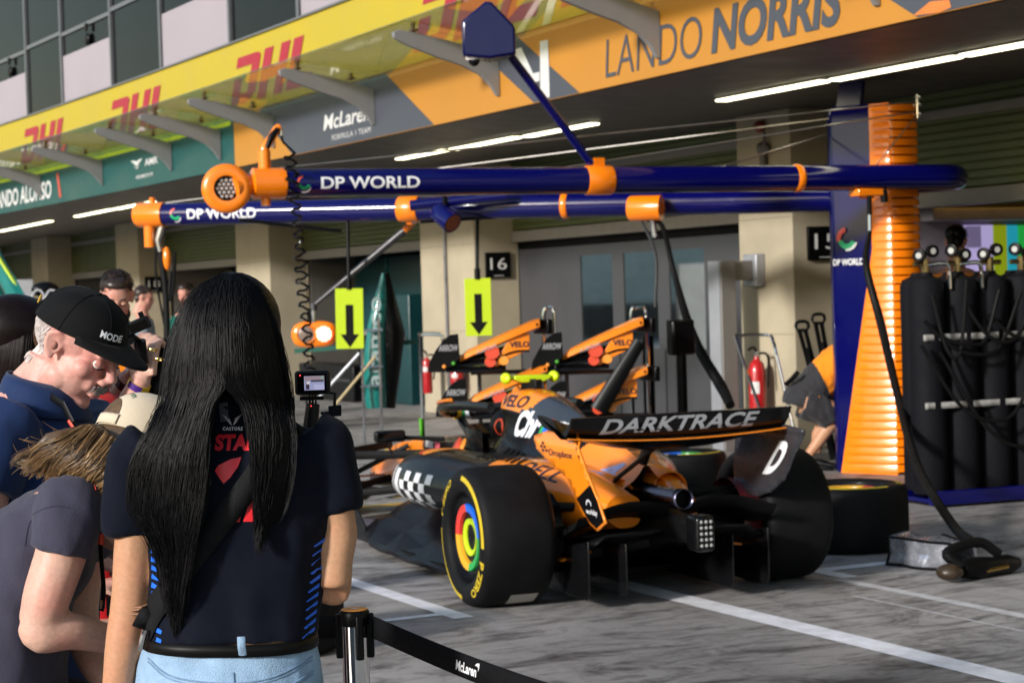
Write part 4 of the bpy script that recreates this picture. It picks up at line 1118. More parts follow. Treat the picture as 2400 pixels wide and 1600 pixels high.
mb = MB(); wrap_mark(mb, disc2d(0, 0, 0.075, 24), bodyb, V(-1.2, 1.64, 1.05), V(0, -1, 0), V(0.6, 0, 0.8), V(0.8, 0, -0.45), step=0.02, back=0, lift=0.006); build(mb, 'emblem', mat('emblem_orange', (0.85, 0.28, 0.03), 0.35), sp, local=True)
# lettering on the crown, flank and tail
side_mark(fit2d(text2d('VELO', 0.03, 0.1), 0.36, 0.07), 1.60, 0.925, mat('ink_navy', (0.02, 0.015, 0.03), 0.4), ec, 'lettering', ecb)
side_mark(fit2d(text2d('Chr', 0.045), 0.30, 0.15), 1.27, 0.765, WPT, ec, 'lettering', ecb)
side_mark(fit2d(text2d('me', 0.045), 0.27, 0.10), 0.85, 0.765, WPT, ec, 'lettering', ecb)
for a0, a1, m in ((30, 150, C_RED), (150, 270, C_GRN), (270, 390, C_YEL)):
    side_mark(disc2d(0, 0, 0.056, 12, 0.030, a0, a1), 0.91, 0.822, m, ec, 'emblem', ecb)
side_mark(disc2d(0, 0, 0.027, 16), 0.91, 0.822, C_BLUE, ec, 'emblem', ecb, lift=0.006)
for i in range(1):
    mb = MB(); wrap_mark(mb, fit2d(text2d('DELL', 0.02), 0.36, 0.085), bodyb, V(-1.2, 0.40, 0.97), V(0, -1, 0), V(0.35, 0, 0.93), V(0.85, 0, -0.42), step=0.02, back=0); build(mb, 'lettering', mat('ink_navy', (0.02, 0.015, 0.03), 0.4), sp, local=True)
mb = MB(); wrap_mark(mb, fit2d(text2d('4', 0.05, 0.2), 0.18, 0.14), bodyb, V(-1.2, 0.22, 0.98), V(0, -1, 0), V(0.3, 0, 0.95), V(0.9, 0, -0.35), step=0.02, back=0); build(mb, 'lettering', mat('number_lilac', (0.42, 0.45, 0.75), 0.4), ec, local=True)
# cooling louvres on the shoulder
mb = MB()
for i in range(9):
    y = 1.15 - i * 0.075
    pts = []
    for t in np.linspace(0, 1, 7):
        x = -0.28 - 0.24 * t; hit = bodyb.ray_cast(V(x, y - 0.10 * t, 1.2), V(0, 0, -1))
        if hit[0] is not None: pts.append(hit[0] + V(0, 0, 0.006))
    if len(pts) > 3:
        mb.grid([[p + V(0, 0.020 * s, 0) for p in pts] for s in (-1, 1)])
build(mb, 'louvre_slots', DARK, sp, local=True)
# ---- survival cell, nose, cockpit
NC = {1.7: [(0.30, 0.66), (0.30, 0.45), (0.28, 0.2), (0.0, 0.16)], 2.3: [(0.27, 0.67), (0.27, 0.45), (0.23, 0.18), (0.0, 0.15)], 3.0: [(0.20, 0.63), (0.21, 0.47), (0.17, 0.25), (0.0, 0.22)], 3.8: [(0.14, 0.55), (0.15, 0.42), (0.11, 0.28), (0.0, 0.26)], 4.5: [(0.10, 0.34), (0.11, 0.27), (0.08, 0.20), (0.0, 0.19)], 4.75: [(0.05, 0.26), (0.05, 0.235), (0.04, 0.21), (0.0, 0.205)]}
mb = MB(); rs = []
for y in np.linspace(1.7, 4.75, 50):
    h = cr2(interp(NC, y), 12)
    top = h[0][1] + 0.02
    r_ = [V(0, y, top)] + [V(x, y, z) for x, z in h] + [V(-x, y, z) for x, z in h[::-1]]
    rs.append(r_)
n = len(rs[0]); mb.rings(rs)
mb.m = [1 if sum(mb.v[i][2] for i in f) / len(f) > 0.30 and sum(mb.v[i][1] for i in f) / len(f) > 2.95 else 0 for f in mb.f]
nose = build(mb, 'nose', [CARB, PAP], car, local=True, ang=60)
mb = MB(); rs = []
for t in np.linspace(0, 1, 28):
    a = math.pi * t
    rs.append([V(-0.30 * math.cos(a) * q, 1.55 + 0.75 * math.sin(a) * q, 0.70 + (0.06 if q == 1 else 0.0) + z) for q, z in ((1.0, -0.10), (1.0, 0.02), (0.86, 0.02), (0.80, -0.14))])
build(mb.grid(rs), 'cockpit_rim', CARB, car, local=True)
build(MB().sphere((0, 1.62, 0.80), (0.20, 0.30, 0.13)), 'headrest', CARM, car, local=True)
mb = MB(); wrap_mark(mb, disc2d(0, 0, 0.055, 18, 0.04), bvh_of([MB().sphere((0, 1.62, 0.80), (0.20, 0.30, 0.13))]), V(-1, 1.55, 0.80), V(0, -1, 0), V(0, 0, 1), XR, step=0.02, back=0, lift=0.006); build(mb, 'headrest_mark', mat('coral_paint', (0.55, 0.06, 0.02), 0.4), car, local=True)
# ---- halo
hp = []
for t in np.linspace(0, 1, 31):
    a = math.pi * t
    x = -0.36 * math.cos(a); s = math.sin(a)
    hp.append(V(x * (0.80 + 0.2 * min(1, s * 1.6)), 1.42 + 1.36 * s ** 0.9, 0.925 - 0.125 * s ** 2 + 0.02 * s))
hl = build(MB().tube(hp, [0.030, 0.034, 0.034, 0.030], 14, flat=0.85), 'halo', CARB, car, local=True)
build(MB().tube(smooth_path([V(0, 2.78, 0.82), V(0, 2.74, 0.76), V(0, 2.62, 0.71), V(0, 2.46, 0.67)], 5), [0.028, 0.03, 0.045], 12), 'halo_pillar', CARB, car, local=True)
mb = MB(); seg_ = [p + V(-0.022, 0, 0.038) for p in hp[4:13]]; mb.tube(seg_, 0.012, 8); build(mb, 'halo_stripe', PAP, hl, local=True)
mb = MB(); wrap_mark(mb, fit2d(text2d('VELO.COM', 0.02), 0.36, 0.03), bvh_of([MB().tube(hp, [0.030, 0.034, 0.034, 0.030], 14, flat=0.85)]), V(-1.2, 2.25, 0.835), V(0, -1, 0.06), V(0, 0, 1), XR, step=0.02, back=0); build(mb, 'lettering', WPT, hl, local=True)
for (k, m) in ((14, C_YEL), (15, C_GRN), (16, WPT)):
    build(MB().tube([hp[k] + V(0, 0.0, 0.0), hp[k] + (hp[k + 1] - hp[k]) * 0.6], 0.046, 12), 'halo_mark', m, hl, local=True)
# ---- onboard camera bar and antenna
mb = MB(); mb.box((0, 1.48, 1.05), (0.05, 0.24, 0.07)); build(mb, 'camera_mast', CARM, car, local=True, bevel=0.01)
LIMEC = mat('lime_fluo', (0.60, 0.80, 0.01), 0.35)
mb = MB(); mb.prism([(-0.12, -0.01), (-0.115, 0.012), (0.115, 0.012), (0.12, -0.01), (0.07, -0.03), (-0.07, -0.03)], (0, 1.50, 1.095), (1, 0, 0), (0, 0, 1), 0.10)
build(mb, 'camera_bar', LIMEC, car, local=True, bevel=0.006)
build(MB().sphere((-0.155, 1.50, 1.092), (0.03, 0.06, 0.035)), 'camera_pod', LIMEC, car, local=True); build(MB().sphere((0.155, 1.50, 1.092), (0.03, 0.06, 0.035)), 'camera_pod', LIMEC, car, local=True)
build(MB().tube([(0, 1.38, 1.0), (0, 1.38, 1.085)], 0.015, 8), 'antenna', PAP, car, local=True)
# ---- mirrors
for s in (-1, 1):
    m_ = build(MB().box((s * 0.60, 2.45, 0.715), (0.20, 0.07, 0.075), Euler((0, 0, s * 0.15)).to_matrix()), 'mirror', CARB, car, local=True, bevel=0.018, seg=3)
    build(MB().tube([(s * 0.50, 2.44, 0.70), (s * 0.28, 2.30, 0.69)], 0.014, 8, flat=0.5), 'mirror_stalk', CARB, m_, local=True)
    build(MB().tube([(s * 0.62, 2.44, 0.68), (s * 0.60, 2.40, 0.60)], 0.007, 6), 'mirror_stalk', CARB, m_, local=True)
    build(MB().box((s * 0.60, 2.411, 0.715), (0.165, 0.004, 0.05), Euler((0, 0, s * 0.15)).to_matrix()), 'mirror_glass', mat('mirror_dark', (0.05, 0.05, 0.05), 0.05, metal=1.0), m_, local=True)
mb = MB(); flat_mark(mb, polys2d([(0, 0), (0.04, 0), (0.035, 0.12), (-0.005, 0.13)]), V(-0.34, 2.62, 0.68), V(0.9, 0.3, 0), V(0, 0, 1)); build(mb, 'flow_vane', mat('vane_green', (0.10, 0.45, 0.02), 0.5), car, local=True, sol=0.006)
# ---- front suspension arms
def bar(name, a, b, r, m=CARM, flat=0.45):
    return build(MB().tube([a, b], r, 10, flat=flat), name, m, car, local=True)
for s in (-1, 1):
    bar('front_wishbone', (s * 0.20, 2.75, 0.56), (s * 0.70, 3.55, 0.52), 0.03); bar('front_wishbone', (s * 0.18, 3.75, 0.56), (s * 0.70, 3.62, 0.52), 0.026)
    bar('front_wishbone', (s * 0.20, 2.85, 0.34), (s * 0.72, 3.55, 0.24), 0.028); bar('front_wishbone', (s * 0.18, 3.8, 0.32), (s * 0.72, 3.62, 0.24), 0.026)
    bar('front_pushrod', (s * 0.2, 3.3, 0.58), (s * 0.70, 3.6, 0.30), 0.018)
    bar('brake_duct', (s * 0.66, 3.6, 0.36), (s * 0.72, 3.6, 0.36), 0.20, CARB, 1.0)
    # front wing half
    for k, (yy, zz, chd) in enumerate(((4.72, 0.11, 0.28), (4.48, 0.17, 0.22), (4.30, 0.24, 0.18), (4.15, 0.30, 0.15))):
        rs = [[V(s * x, yy + dy * chd, zz - 0.05 * (1 - x / 0.9) * (k == 0) + dz * chd) for dy, dz in ((0.5, 0), (0.1, 0.06), (-0.5, 0.16), (-0.1, 0.02))] for x in np.linspace(0.10, 0.93, 8)]
        build(MB().rings(rs), 'front_wing_flap', PAP if k > 1 else CARB, car, local=True)
    build(MB().prism([(4.85, 0.06), (4.1, 0.06), (4.05, 0.30), (4.3, 0.36), (4.8, 0.16)], (s * 0.94, 0, 0), (0, 1, 0), (0, 0, 1), 0.015), 'front_endplate', CARB, car, local=True)
# sponsor strip on the chassis side seen past the mirror
for nm, m, y, w_ in (('chassis_mark', PAP, 2.95, 0.22), ('chassis_mark', mat('mark_pale', (0.45, 0.42, 0.42), 0.4), 2.66, 0.16), ('chassis_mark', mat('mark_pink', (0.55, 0.08, 0.12), 0.4), 2.47, 0.10)):
    mb = MB(); flat_mark(mb, polys2d([(0, 0), (w_, 0), (w_, 0.045), (0, 0.045)]), V(-0.285, y, 0.615), V(-0.02, -1, 0.0), V(0, 0, 1), 0.006); build(mb, nm, m, nose, local=True)
# ---- floor
fl = [(-0.30, 2.75), (-0.55, 2.62), (-0.70, 2.35), (-0.79, 2.2), (-0.80, 1.5), (-0.79, 0.9), (-0.70, 0.62), (-0.58, 0.45), (-0.55, 0.25)]
fl = fl + [(-x, y) for x, y in fl[::-1]]
build(MB().prism(fl, (0, 0, 0.075), (1, 0, 0), (0, 1, 0), 0.03), 'floor', CARM, car, local=True)
# sculpted floor edge: leaves that stand up ahead of the rear wheel
for s in (-1, 1):
    mb = MB(); rows = []
    ED = [(2.42, 0.80, 0.13, 0.72, 0.20, 0.56, 0.27), (2.25, 0.81, 0.07, 0.74, 0.20, 0.55, 0.29), (2.0, 0.815, 0.06, 0.72, 0.13, 0.55, 0.28), (1.75, 0.815, 0.07, 0.75, 0.19, 0.54, 0.28), (1.5, 0.81, 0.055, 0.71, 0.12, 0.53, 0.27), (1.2, 0.81, 0.07, 0.74, 0.17, 0.52, 0.26), (0.9, 0.79, 0.06, 0.70, 0.13, 0.50, 0.24), (0.62, 0.72, 0.08, 0.62, 0.13, 0.46, 0.22)]
    for y, a, b, c_, d, e, f in ED:
        rows.append([V(s * a, y, b - 0.02), V(s * a, y, b), V(s * c_, y - 0.03, d), V(s * (c_ + e) / 2, y - 0.02, (d + f) / 2 - 0.02), V(s * e, y, f), V(s * (e - 0.12), y, f + 0.05)])
    build(MB().grid(rows), 'floor_edge', mat('floor_gloss', (0.014, 0.010, 0.013), 0.35, coat=0.15, var=0.3, scale=5), car, local=True, ang=35, sol=0.012)
    build(MB().prism([(2.66, 0.06), (2.36, 0.06), (2.38, 0.16), (2.62, 0.30)], (s * 0.80, 0, 0), (0, 1, 0), (0, 0, 1), 0.008), 'floor_fence', CARB, car, local=True)
    # strakes under the tail beside the tyre
    for k, (z, w_) in enumerate(((0.36, 0.16), (0.31, 0.18), (0.26, 0.20))):
        build(MB().prism([(0.30, 0), (-0.18, 0), (-0.22, w_), (0.18, w_ * 0.9)], (s * 0.34, 0, z), (0, 1, 0), (s, 0, -0.15), 0.012), 'winglet', PAP if k == 2 else CARB, car, local=True)
# ---- gearbox, crash structure, rain light
mb = MB(); rs = []
for y, hw_, z0, z1 in ((0.35, 0.24, 0.16, 0.50), (0.0, 0.17, 0.22, 0.50), (-0.3, 0.10, 0.30, 0.47), (-0.62, 0.062, 0.33, 0.455), (-0.74, 0.058, 0.325, 0.46)):
    rs.append([V(hw_ * cx_, y, (z0 + z1) / 2 + (z1 - z0) / 2 * cz_) for cx_, cz_ in ((1, -.6), (1, .6), (.6, 1), (-.6, 1), (-1, .6), (-1, -.6), (-.6, -1), (.6, -1))])
build(MB().rings(rs), 'crash_structure', CARM, car, local=True)
rl = build(MB().box((-0.035, -0.80, 0.398), (0.105, 0.13, 0.178)), 'rain_light', CARB, car, local=True, bevel=0.022, seg=3)
for i in range(3):
    for j in range(5):
        p = V(-0.035 + (i - 1) * 0.026, -0.866, 0.400 + (j - 2) * 0.029)
        build(MB().lathe([(0, 0.006), (0.005, 0.006), (0.009, 0.0)], Matrix.Translation(p) @ Matrix.Rotation(R(90), 4, 'X'), 10), 'led', LED, rl, local=True)
# exhaust
ex = MB().tube(smooth_path([V(0.0, 0.12, 0.52), V(0, -0.1, 0.525), V(-0.015, -0.35, 0.535), V(-0.02, -0.60, 0.545)], 5), [0.075, 0.06, 0.05, 0.05], 24, cap=False)
exo = build(ex, 'exhaust', TITAN, car, local=True, sol=0.004)
build(MB().lathe([(0.0, 0.0), (0.0485, 0.0)], Matrix.Translation((-0.018, -0.52, 0.543)) @ Matrix.Rotation(R(90), 4, 'X'), 20), 'exhaust_bore', DARK, exo, local=True)
# cooling outlets either side
for s, cx_, cz_, rr in ((-1, -0.15, 0.52, 0.10), (1, 0.17, 0.545, 0.095)):
    o = build(MB().tube([V(cx_ * 1.2, 0.40, cz_ + 0.02), V(cx_, 0.12, cz_), V(cx_ * 0.97, -0.06, cz_ - 0.01)], [rr * 1.25, rr * 1.12, rr], 24, cap=False), 'cooling_outlet', PAP, car, local=True, sol=0.008)
    build(MB().lathe([(0.0, 0.0), (rr * 1.02, 0.0)], Matrix.Translation((cx_, 0.02, cz_)) @ Matrix.Rotation(R(90), 4, 'X'), 20), 'outlet_bore', DARK, o, local=True)
# rear suspension
for s in (-1, 1):
    for a, b, r_ in (((0.10, 0.05, 0.50), (0.62, 0.0, 0.50), 0.030), ((0.10, -0.25, 0.47), (0.62, -0.05, 0.50), 0.024), ((0.10, 0.25, 0.26), (0.62, 0.02, 0.20), 0.03), ((0.08, -0.3, 0.30), (0.62, -0.05, 0.20), 0.026), ((0.10, 0.0, 0.36), (0.62, 0.0, 0.36), 0.035), ((0.14, 0.1, 0.58), (0.6, 0.0, 0.28), 0.018)):
        bar('rear_wishbone', (s * a[0], a[1], a[2]), (s * b[0], b[1], b[2]), r_)
    dr = MB().lathe([(0.0, 0.10), (0.15, 0.10), (0.205, 0.06), (0.215, 0.0), (0.215, -0.1)], axle(s * 0.62, 0, 0.358, s > 0) @ Matrix.Rotation(R(180), 4, 'X'), 36)
    build(dr, 'brake_drum', ROSE if s > 0 else CARB, car, local=True)
# beam wing (two gull leaves) and diffuser
for k, (z0, y0, chd) in enumerate(((0.445, -0.42, 0.17), (0.405, -0.30, 0.22))):
    for s in (-1, 1):
        rs = []
        for x in np.linspace(0.05, 0.56, 12):
            t = x / 0.56; zz = z0 + 0.055 * math.sin(math.pi * min(1, t * 1.05)) - 0.02 * t
            rs.append([V(s * x, y0 + dy * chd, zz + dz) for dy, dz in ((0.55, -0.035), (0.2, 0.005), (-0.25, 0.022), (-0.5, 0.05), (-0.25, 0.0), (0.2, -0.03))])
        build(MB().rings(rs), 'beam_wing', CARM, car, local=True)
mb = MB(); rows = []
for y, z, w_ in ((0.55, 0.10, 0.50), (0.25, 0.14, 0.50), (0.0, 0.22, 0.50), (-0.25, 0.31, 0.50), (-0.48, 0.37, 0.48)):
    rows.append([V(x * w_, y, z + 0.02 * (1 - abs(x)) - (0.05 if abs(x) > 0.9 else 0)) for x in np.linspace(-1, 1, 13)])
build(MB().grid(rows), 'diffuser', CARM, car, local=True, sol=0.012)
for x in (-0.505, -0.30, 0.30, 0.505):
    o = abs(x) > 0.4
    build(MB().prism([(0.30, 0.05), (-0.46, 0.055), (-0.50, 0.09), (-0.50, 0.355 if o else 0.33), (-0.25, 0.31), (0.10, 0.17)], (x, 0, 0), (0, 1, 0), (0, 0, 1), 0.01), 'diffuser_fence', CARB, car, local=True, bevel=0.003)
# ---- rear wing
def zb(x): return 0.856 + 0.025 * (abs(x) / 0.58) ** 2
def zm(x): return 0.785 + 0.10 * (abs(x) / 0.58) ** 2.2
xs = np.linspace(-0.64, 0.575, 27)
mb = MB(); rs = []
for x in xs:
    rs.append([V(x, y, z) for y, z in ((-0.64, 0.985), (-0.655, 0.983), (-0.62, zb(x) + 0.045), (-0.575, zb(x) + 0.004), (-0.52, zb(x) - 0.008), (-0.50, zb(x) + 0.004), (-0.55, zb(x) + 0.03), (-0.60, zb(x) + 0.06))])
flap = MB().rings(rs)
flo = build(flap, 'wing_flap', CARB, car, local=True, ang=30)
fb = bvh_of([flap])
def flat_text(t, x0, z0, m, parent, nm):
    mb = MB(); wrap_mark(mb, t, fb, V(x0, -1.2, z0), V(1, 0, 0), V(0, 0, 1), V(0, 1, 0), lift=0.003, step=0.03, back=0); return build(mb, nm, m, parent, local=True)
SILV = mat('silver_print', (0.42, 0.43, 0.46), 0.35, var=0.05)
flat_text(fit2d(text2d('DARKTRACE', 0.025, 0.25), 0.87, 0.078), -0.475, 0.892, SILV, flo, 'lettering')
# dark slit running through the letters
def strip3(y_off, z_off, h, m, nm):
    rs = [[V(x, y, z) for y, z in ((-0.60 + y_off, zb(x) - 0.004 + z_off), (-0.60 + y_off, zb(x) - 0.004 + h + z_off), (-0.575 + y_off, zb(x) - 0.004 + h + z_off), (-0.575 + y_off, zb(x) - 0.004 + z_off))] for x in xs]
    return build(MB().rings(rs), nm, m, car, local=True)
strip3(-0.012, -0.006, 0.006, PAP, 'wing_edge_strip')
mb = MB(); rs = []
for x in xs:
    b = zm(x); t = zb(x) - 0.012
    rs.append([V(x, y, z) for y, z in ((-0.585, t), (-0.56, t - (t - b) * 0.45), (-0.48, b + 0.005), (-0.38, b - 0.004), (-0.28, b + 0.01), (-0.205, b + 0.045), (-0.20, b + 0.07), (-0.28, b + 0.07), (-0.40, b + 0.06), (-0.50, min(t - 0.002, b + 0.085)))])
build(MB().rings(rs), 'main_plane', CARB, car, local=True, ang=60)
# endplates (curved shells swept out at the top)
EPL = [(-0.02, 0.86), (-0.06, 0.80), (-0.19, 0.75), (-0.32, 0.715), (-0.45, 0.67), (-0.545, 0.57), (-0.68, 0.465), (-0.76, 0.44), (-0.87, 0.49), (-0.80, 0.60), (-0.70, 0.72), (-0.62, 0.83), (-0.60, 0.875), (-0.45, 0.895), (-0.15, 0.89)]
def epx(z): return 0.565 + 0.03 * max(0, (z - 0.45) / 0.4) - 0.05 * max(0, (z - 0.82) / 0.08) ** 2
EPR = [(-0.02, 0.87), (0.0, 0.64), (-0.03, 0.50), (-0.28, 0.49), (-0.43, 0.53), (-0.57, 0.61), (-0.66, 0.75), (-0.77, 0.865), (-0.60, 0.885), (-0.3, 0.89)]
def plate(s, m):
    c = cut2d(polys2d(EPL if s < 0 else EPR), 0.04)
    mb = MB(); mb.add([V(s * epx(z), y, z) for y, z in c[0]], c[1])
    return mb
epl = plate(-1, PAP); 
o = build(epl, 'endplate', [PAP], car, local=True, sol=0.012)
eb = bvh_of([epl])
def ep_mark(t, y0, z0, m, nm, lift=0.009):
    mb = MB(); wrap_mark(mb, t, eb, V(-1.2, y0, z0), V(0, -1, 0), V(0, 0, 1), XR, lift=lift, step=0.03, back=0); return build(mb, nm, m, o, local=True)
ep_mark(polys2d([(0.545, 0.58), (0.68, 0.478), (0.76, 0.455), (0.855, 0.495), (0.80, 0.59), (0.735, 0.665)]), 0, 0, CBLK, 'black_corner')
ep_mark(polys2d([(0.60, 0.875), (0.575, 0.875), (0.60, 0.82), (0.68, 0.715), (0.74, 0.65), (0.75, 0.67), (0.70, 0.72), (0.63, 0.82)]), 0, 0, CBLK, 'edge_line')
ep_mark(fit2d(text2d('Dropbox', 0.01), 0.30, 0.045), -0.24, 0.765, mat('ink_navy', (0.02, 0.015, 0.03), 0.4), 'lettering')
for dx, dz in ((0, 0), (0.045, 0.0), (0.0225, 0.018), (0.0225, -0.018), (0.07, -0.018)):
    ep_mark(polys2d([(0.14 + dx - 0.02, 0.815 + dz), (0.14 + dx, 0.815 + dz - 0.010), (0.14 + dx + 0.02, 0.815 + dz), (0.14 + dx, 0.815 + dz + 0.010)]), 0, 0, mat('ink_navy', (0.02, 0.015, 0.03), 0.4), 'emblem')
ep_mark(fit2d(text2d('workday', 0.02), 0.135, 0.035), -0.66, 0.51, WPT, 'lettering', 0.012)
ep_mark(disc2d(0.70, 0.555, 0.035, 10, 0.026, 10, 170), 0, 0, WPT, 'emblem', 0.012)
epr = plate(1, CARM); o2 = build(epr, 'endplate', [mat('endplate_black', (0.031, 0.032, 0.038), 0.25, coat=0.4, var=0.35, scale=5)], car, local=True, sol=0.012)
er = bvh_of([epr]); mb = MB()
Dp = [(0, 0), (0.09, 0), (0.135, 0.04), (0.135, 0.155), (0.10, 0.19), (0.02, 0.19), (0.02, 0.155), (0.09, 0.155), (0.10, 0.145), (0.10, 0.05), (0.085, 0.035), (0.04, 0.035), (0.04, 0.13), (0.0, 0.115)]
wrap_mark(mb, fit2d(text2d('D', 0.05), 0.13, 0.25), er, V(-0.2, -0.335, 0.615), V(0.0, -1.0, 0.04), V(0, -0.69, 0.73), XR, lift=0.010, step=0.03, back=0)
build(mb, 'lettering', WPT, o2, local=True)
# pylon
build(MB().tube(smooth_path([V(0, 0.02, 0.55), V(0, -0.08, 0.70), V(0, -0.22, 0.84), V(0, -0.34, 0.86)], 6), [0.05, 0.045, 0.04, 0.035], 12, flat=0.4), 'wing_pylon', CARM, car, local=True)
bar('wing_strut', (-0.16, -0.05, 0.60), (-0.10, -0.45, 0.80), 0.014)

# ---- tyre sets lying on the ground by the box
def lying_tyre(c, r, hw, label, spin, st=(), marks=True, discs=True):
    t = thing('spare_wheel', label, 'wheel', c, 'spare wheels lying on the pit lane')
    make_wheel(t, Matrix.Translation((0, 0, hw)), r, hw, spin=spin, stickers=st, marks=marks, cover=discs)
    return t
g1 = atz(2040, 1308, 0); c1 = atz(2058, 1300, 0) + V(0.05, 0.34, 0)
lying_tyre((c1.x, c1.y, 0.004), 0.355, 0.195, 'spare wheel lying flat before the orange ribbed tower, with pale paper stickers', R(200), ((312, 0.11, 0.045, 0.0), (324, 0.11, 0.045, 0.0), (335, 0.11, 0.03, 0.0)))
c2 = atz(1622, 1155, 0) + V(0.1, 0.3, 0)
lying_tyre((c2.x, c2.y, 0.004), 0.355, 0.15, 'spare wheel lying flat beyond the car, half hidden by its right rear wheel', R(60))
c3 = atz(690, 1545, 0) + V(-0.02, 0.30, 0)
lying_tyre((c3.x, c3.y, 0.004), 0.355, 0.17, 'spare wheel lying flat behind the belt and the black haired person', R(20), marks=True, discs=True)
# ================================================================== THINGS AROUND THE BOX
REDX = mat('extinguisher_red', (0.42, 0.008, 0.012), 0.3, coat=0.4)
GALV = mat('galvanised_steel', (0.36, 0.37, 0.40), 0.45, metal=0.4, var=0.12, scale=3)
GALD = mat('gate_paint', (0.20, 0.19, 0.175), 0.55, var=0.06)
# ---- grey gate post beside column 15
gt = thing('gate_post', 'grey steel gate post with a short top beam fixed to the cream column 15', 'gate', (10.3, 15.95, 0))
mb = MB().bb((10.26, 15.88, 0), (10.43, 16.12, 1.86)); build(mb, 'post', GALD, gt, bevel=0.006)
build(MB().bb((10.25, 15.90, 0.0), (10.259, 16.10, 1.855)), 'cover_plate', GALV, gt)
build(MB().bb((10.431, 15.92, 1.66), (10.72, 16.06, 1.855)), 'beam', GALD, gt, bevel=0.005)
build(MB().bb((10.66, 15.86, 1.60), (10.769, 16.10, 1.92)), 'wall_box', GALV, gt, bevel=0.015)
# ---- extinguishers
def extinguisher(p, r, h, label):
    t = thing('fire_extinguisher', label, 'extinguisher', p, 'red fire extinguishers by the columns')
    M = Matrix.Translation(p)
    build(MB().lathe([(0, 0), (r * 0.9, 0), (r, 0.02), (r, h * 0.78), (r * 0.8, h * 0.86), (r * 0.35, h * 0.9), (r * 0.3, h * 0.93), (0, h * 0.93)], M, 24), 'cylinder', REDX, t)
    build(MB().lathe([(r + 0.001, h * 0.56), (r + 0.001, h * 0.68)], M, 10, a0=R(190), a1=R(250)), 'paper_label', mat('paper_white', (0.6, 0.6, 0.58), 0.6), t)
    q = Vector(p) + V(0, 0, h * 0.93)
    build(MB().tube([q, q + V(0, 0, 0.05)], r * 0.25, 10), 'valve', STEEL, t)
    build(MB().tube(smooth_path([q + V(0, 0, 0.05), q + V(-0.05, -0.02, 0.09), q + V(-0.12, -0.04, 0.07)], 4), 0.014, 8), 'lever', BLK, t)
    build(MB().tube(smooth_path([q + V(0, 0, 0.03), q + V(0.09, -0.06, 0.0), q + V(r * 0.7, -0.10, -0.3)], 5), 0.012, 8), 'discharge_hose', RUB, t)
p = atx(1772, 1010, 10.55); extinguisher((10.58, p.y, 0), 0.085, 0.98, 'tall red fire extinguisher standing at the foot of column 15 behind the chrome handle')
p = atx(1002, 900, 10.5); extinguisher((10.5, p.y, 0.30), 0.07, 0.52, 'red fire extinguisher hung left of the pair on column 16, behind the chrome rail')
p = atx(1072, 900, 10.62); extinguisher((10.62, p.y, 0.30), 0.09, 0.40, 'red fire extinguisher hung right of the pair on column 16, behind the wing stand')
for y_ in ():
    pass
# ---- chrome trolley handle
th = thing('trolley_handle', 'chrome hooped trolley handle leaning by the red extinguisher of column 15', 'trolley', (9.9, 15, 0))
D = 16.9
pts = [atd(1780, 955, D), atd(1727, 800, D), atd(1733, 787, D), atd(1800, 785, D), atd(1812, 800, D - .1), atd(1822, 840, D - .2), atd(1868, 1040, D - .4)]
build(MB().tube(smooth_path(pts, 6), 0.014, 10), 'hoop', CHROME, th)
build(MB().bb(atd(1770, 1060, D) - V(.2, .1, .0), atd(1870, 1070, D) + V(0, .1, .12)), 'trolley_base', BLK, th, bevel=0.02)
# ---- two black jack handles against the column
for i, (px, py, q) in enumerate(((1880, 765, (1915, 905)), (1918, 748, (1945, 900)))):
    t = thing('jack_handle', ('left' if i == 0 else 'right') + ' one of two black D shaped jack handles leaning by the blue tower', 'jack', tuple(atd(*q, 17.3)), 'black jack handles by the tower')
    a = atd(px, py, 17.3); s = 17.3 / F_PX; ax = V(CAM_R.x, CAM_R.y, 0)
    ring = [a + ax * (x * s) + V(0, 0, y * s) for x, y in ((-15, 0), (-13, 9), (-6, 12), (6, 12), (13, 9), (15, 0), (11, -9), (-11, -9))]
    build(MB().tube(ring, 0.016, 8, loop=True), 'grip', BLK, t)
    b = atd(*q, 17.3)
    build(MB().tube([a + ax * (-7 * s) - V(0, 0, 8 * s), b - ax * (6 * s)], 0.02, 8), 'rod', BLK, t); build(MB().tube([a + ax * (7 * s) - V(0, 0, 8 * s), b + ax * (6 * s)], 0.02, 8), 'rod', BLK, t)
    e = b.copy(); e.z = 0.02
    build(MB().tube([a + (b - a) * 0.35, b, e + V(0.1, -0.1, 0)], [0.03, 0.035, 0.04], 10), 'shaft', CBLK, t)
# ---- silver bag and air gun on the ground
bg_ = thing('insulated_bag', 'silver and black insulated bag on the pit lane at the hose end', 'bag', tuple(atz(2165, 1325, 0)))
A, B = atz(2078, 1325, 0), atz(2228, 1341, 0); dv = (B - A); perp = V(-dv.y, dv.x, 0).normalized()
if perp.y < 0: perp = -perp
SILB = mat('silver_foil', (0.50, 0.52, 0.58), 0.25, metal=0.7, var=0.45, scale=14, bump=0.6, bscale=16)
mb = MB(); rows = []
h = 0.165
for t in np.linspace(0, 1, 15):
    p = A + dv * t; w0 = 0.05 * math.sin(math.pi * t)
    rows.append([p + perp * 0.02 * math.sin(t * 9), p + perp * (0.03 + 0.012 * math.sin(t * 14)) + V(0, 0, h * 0.45), p + perp * (0.02 + 0.01 * math.sin(t * 8)) + V(0, 0, h * (0.98 - 0.06 * t)), p + perp * 0.14 + V(0, 0, h * (1.05 - 0.05 * t) + 0.01 * math.sin(t * 12)), p + perp * 0.24 + V(0, 0, h * 0.80), p + perp * 0.26 + V(0, 0, 0.01)])
build(MB().grid(rows), 'foil_flap', SILB, bg_, sol=0.008)
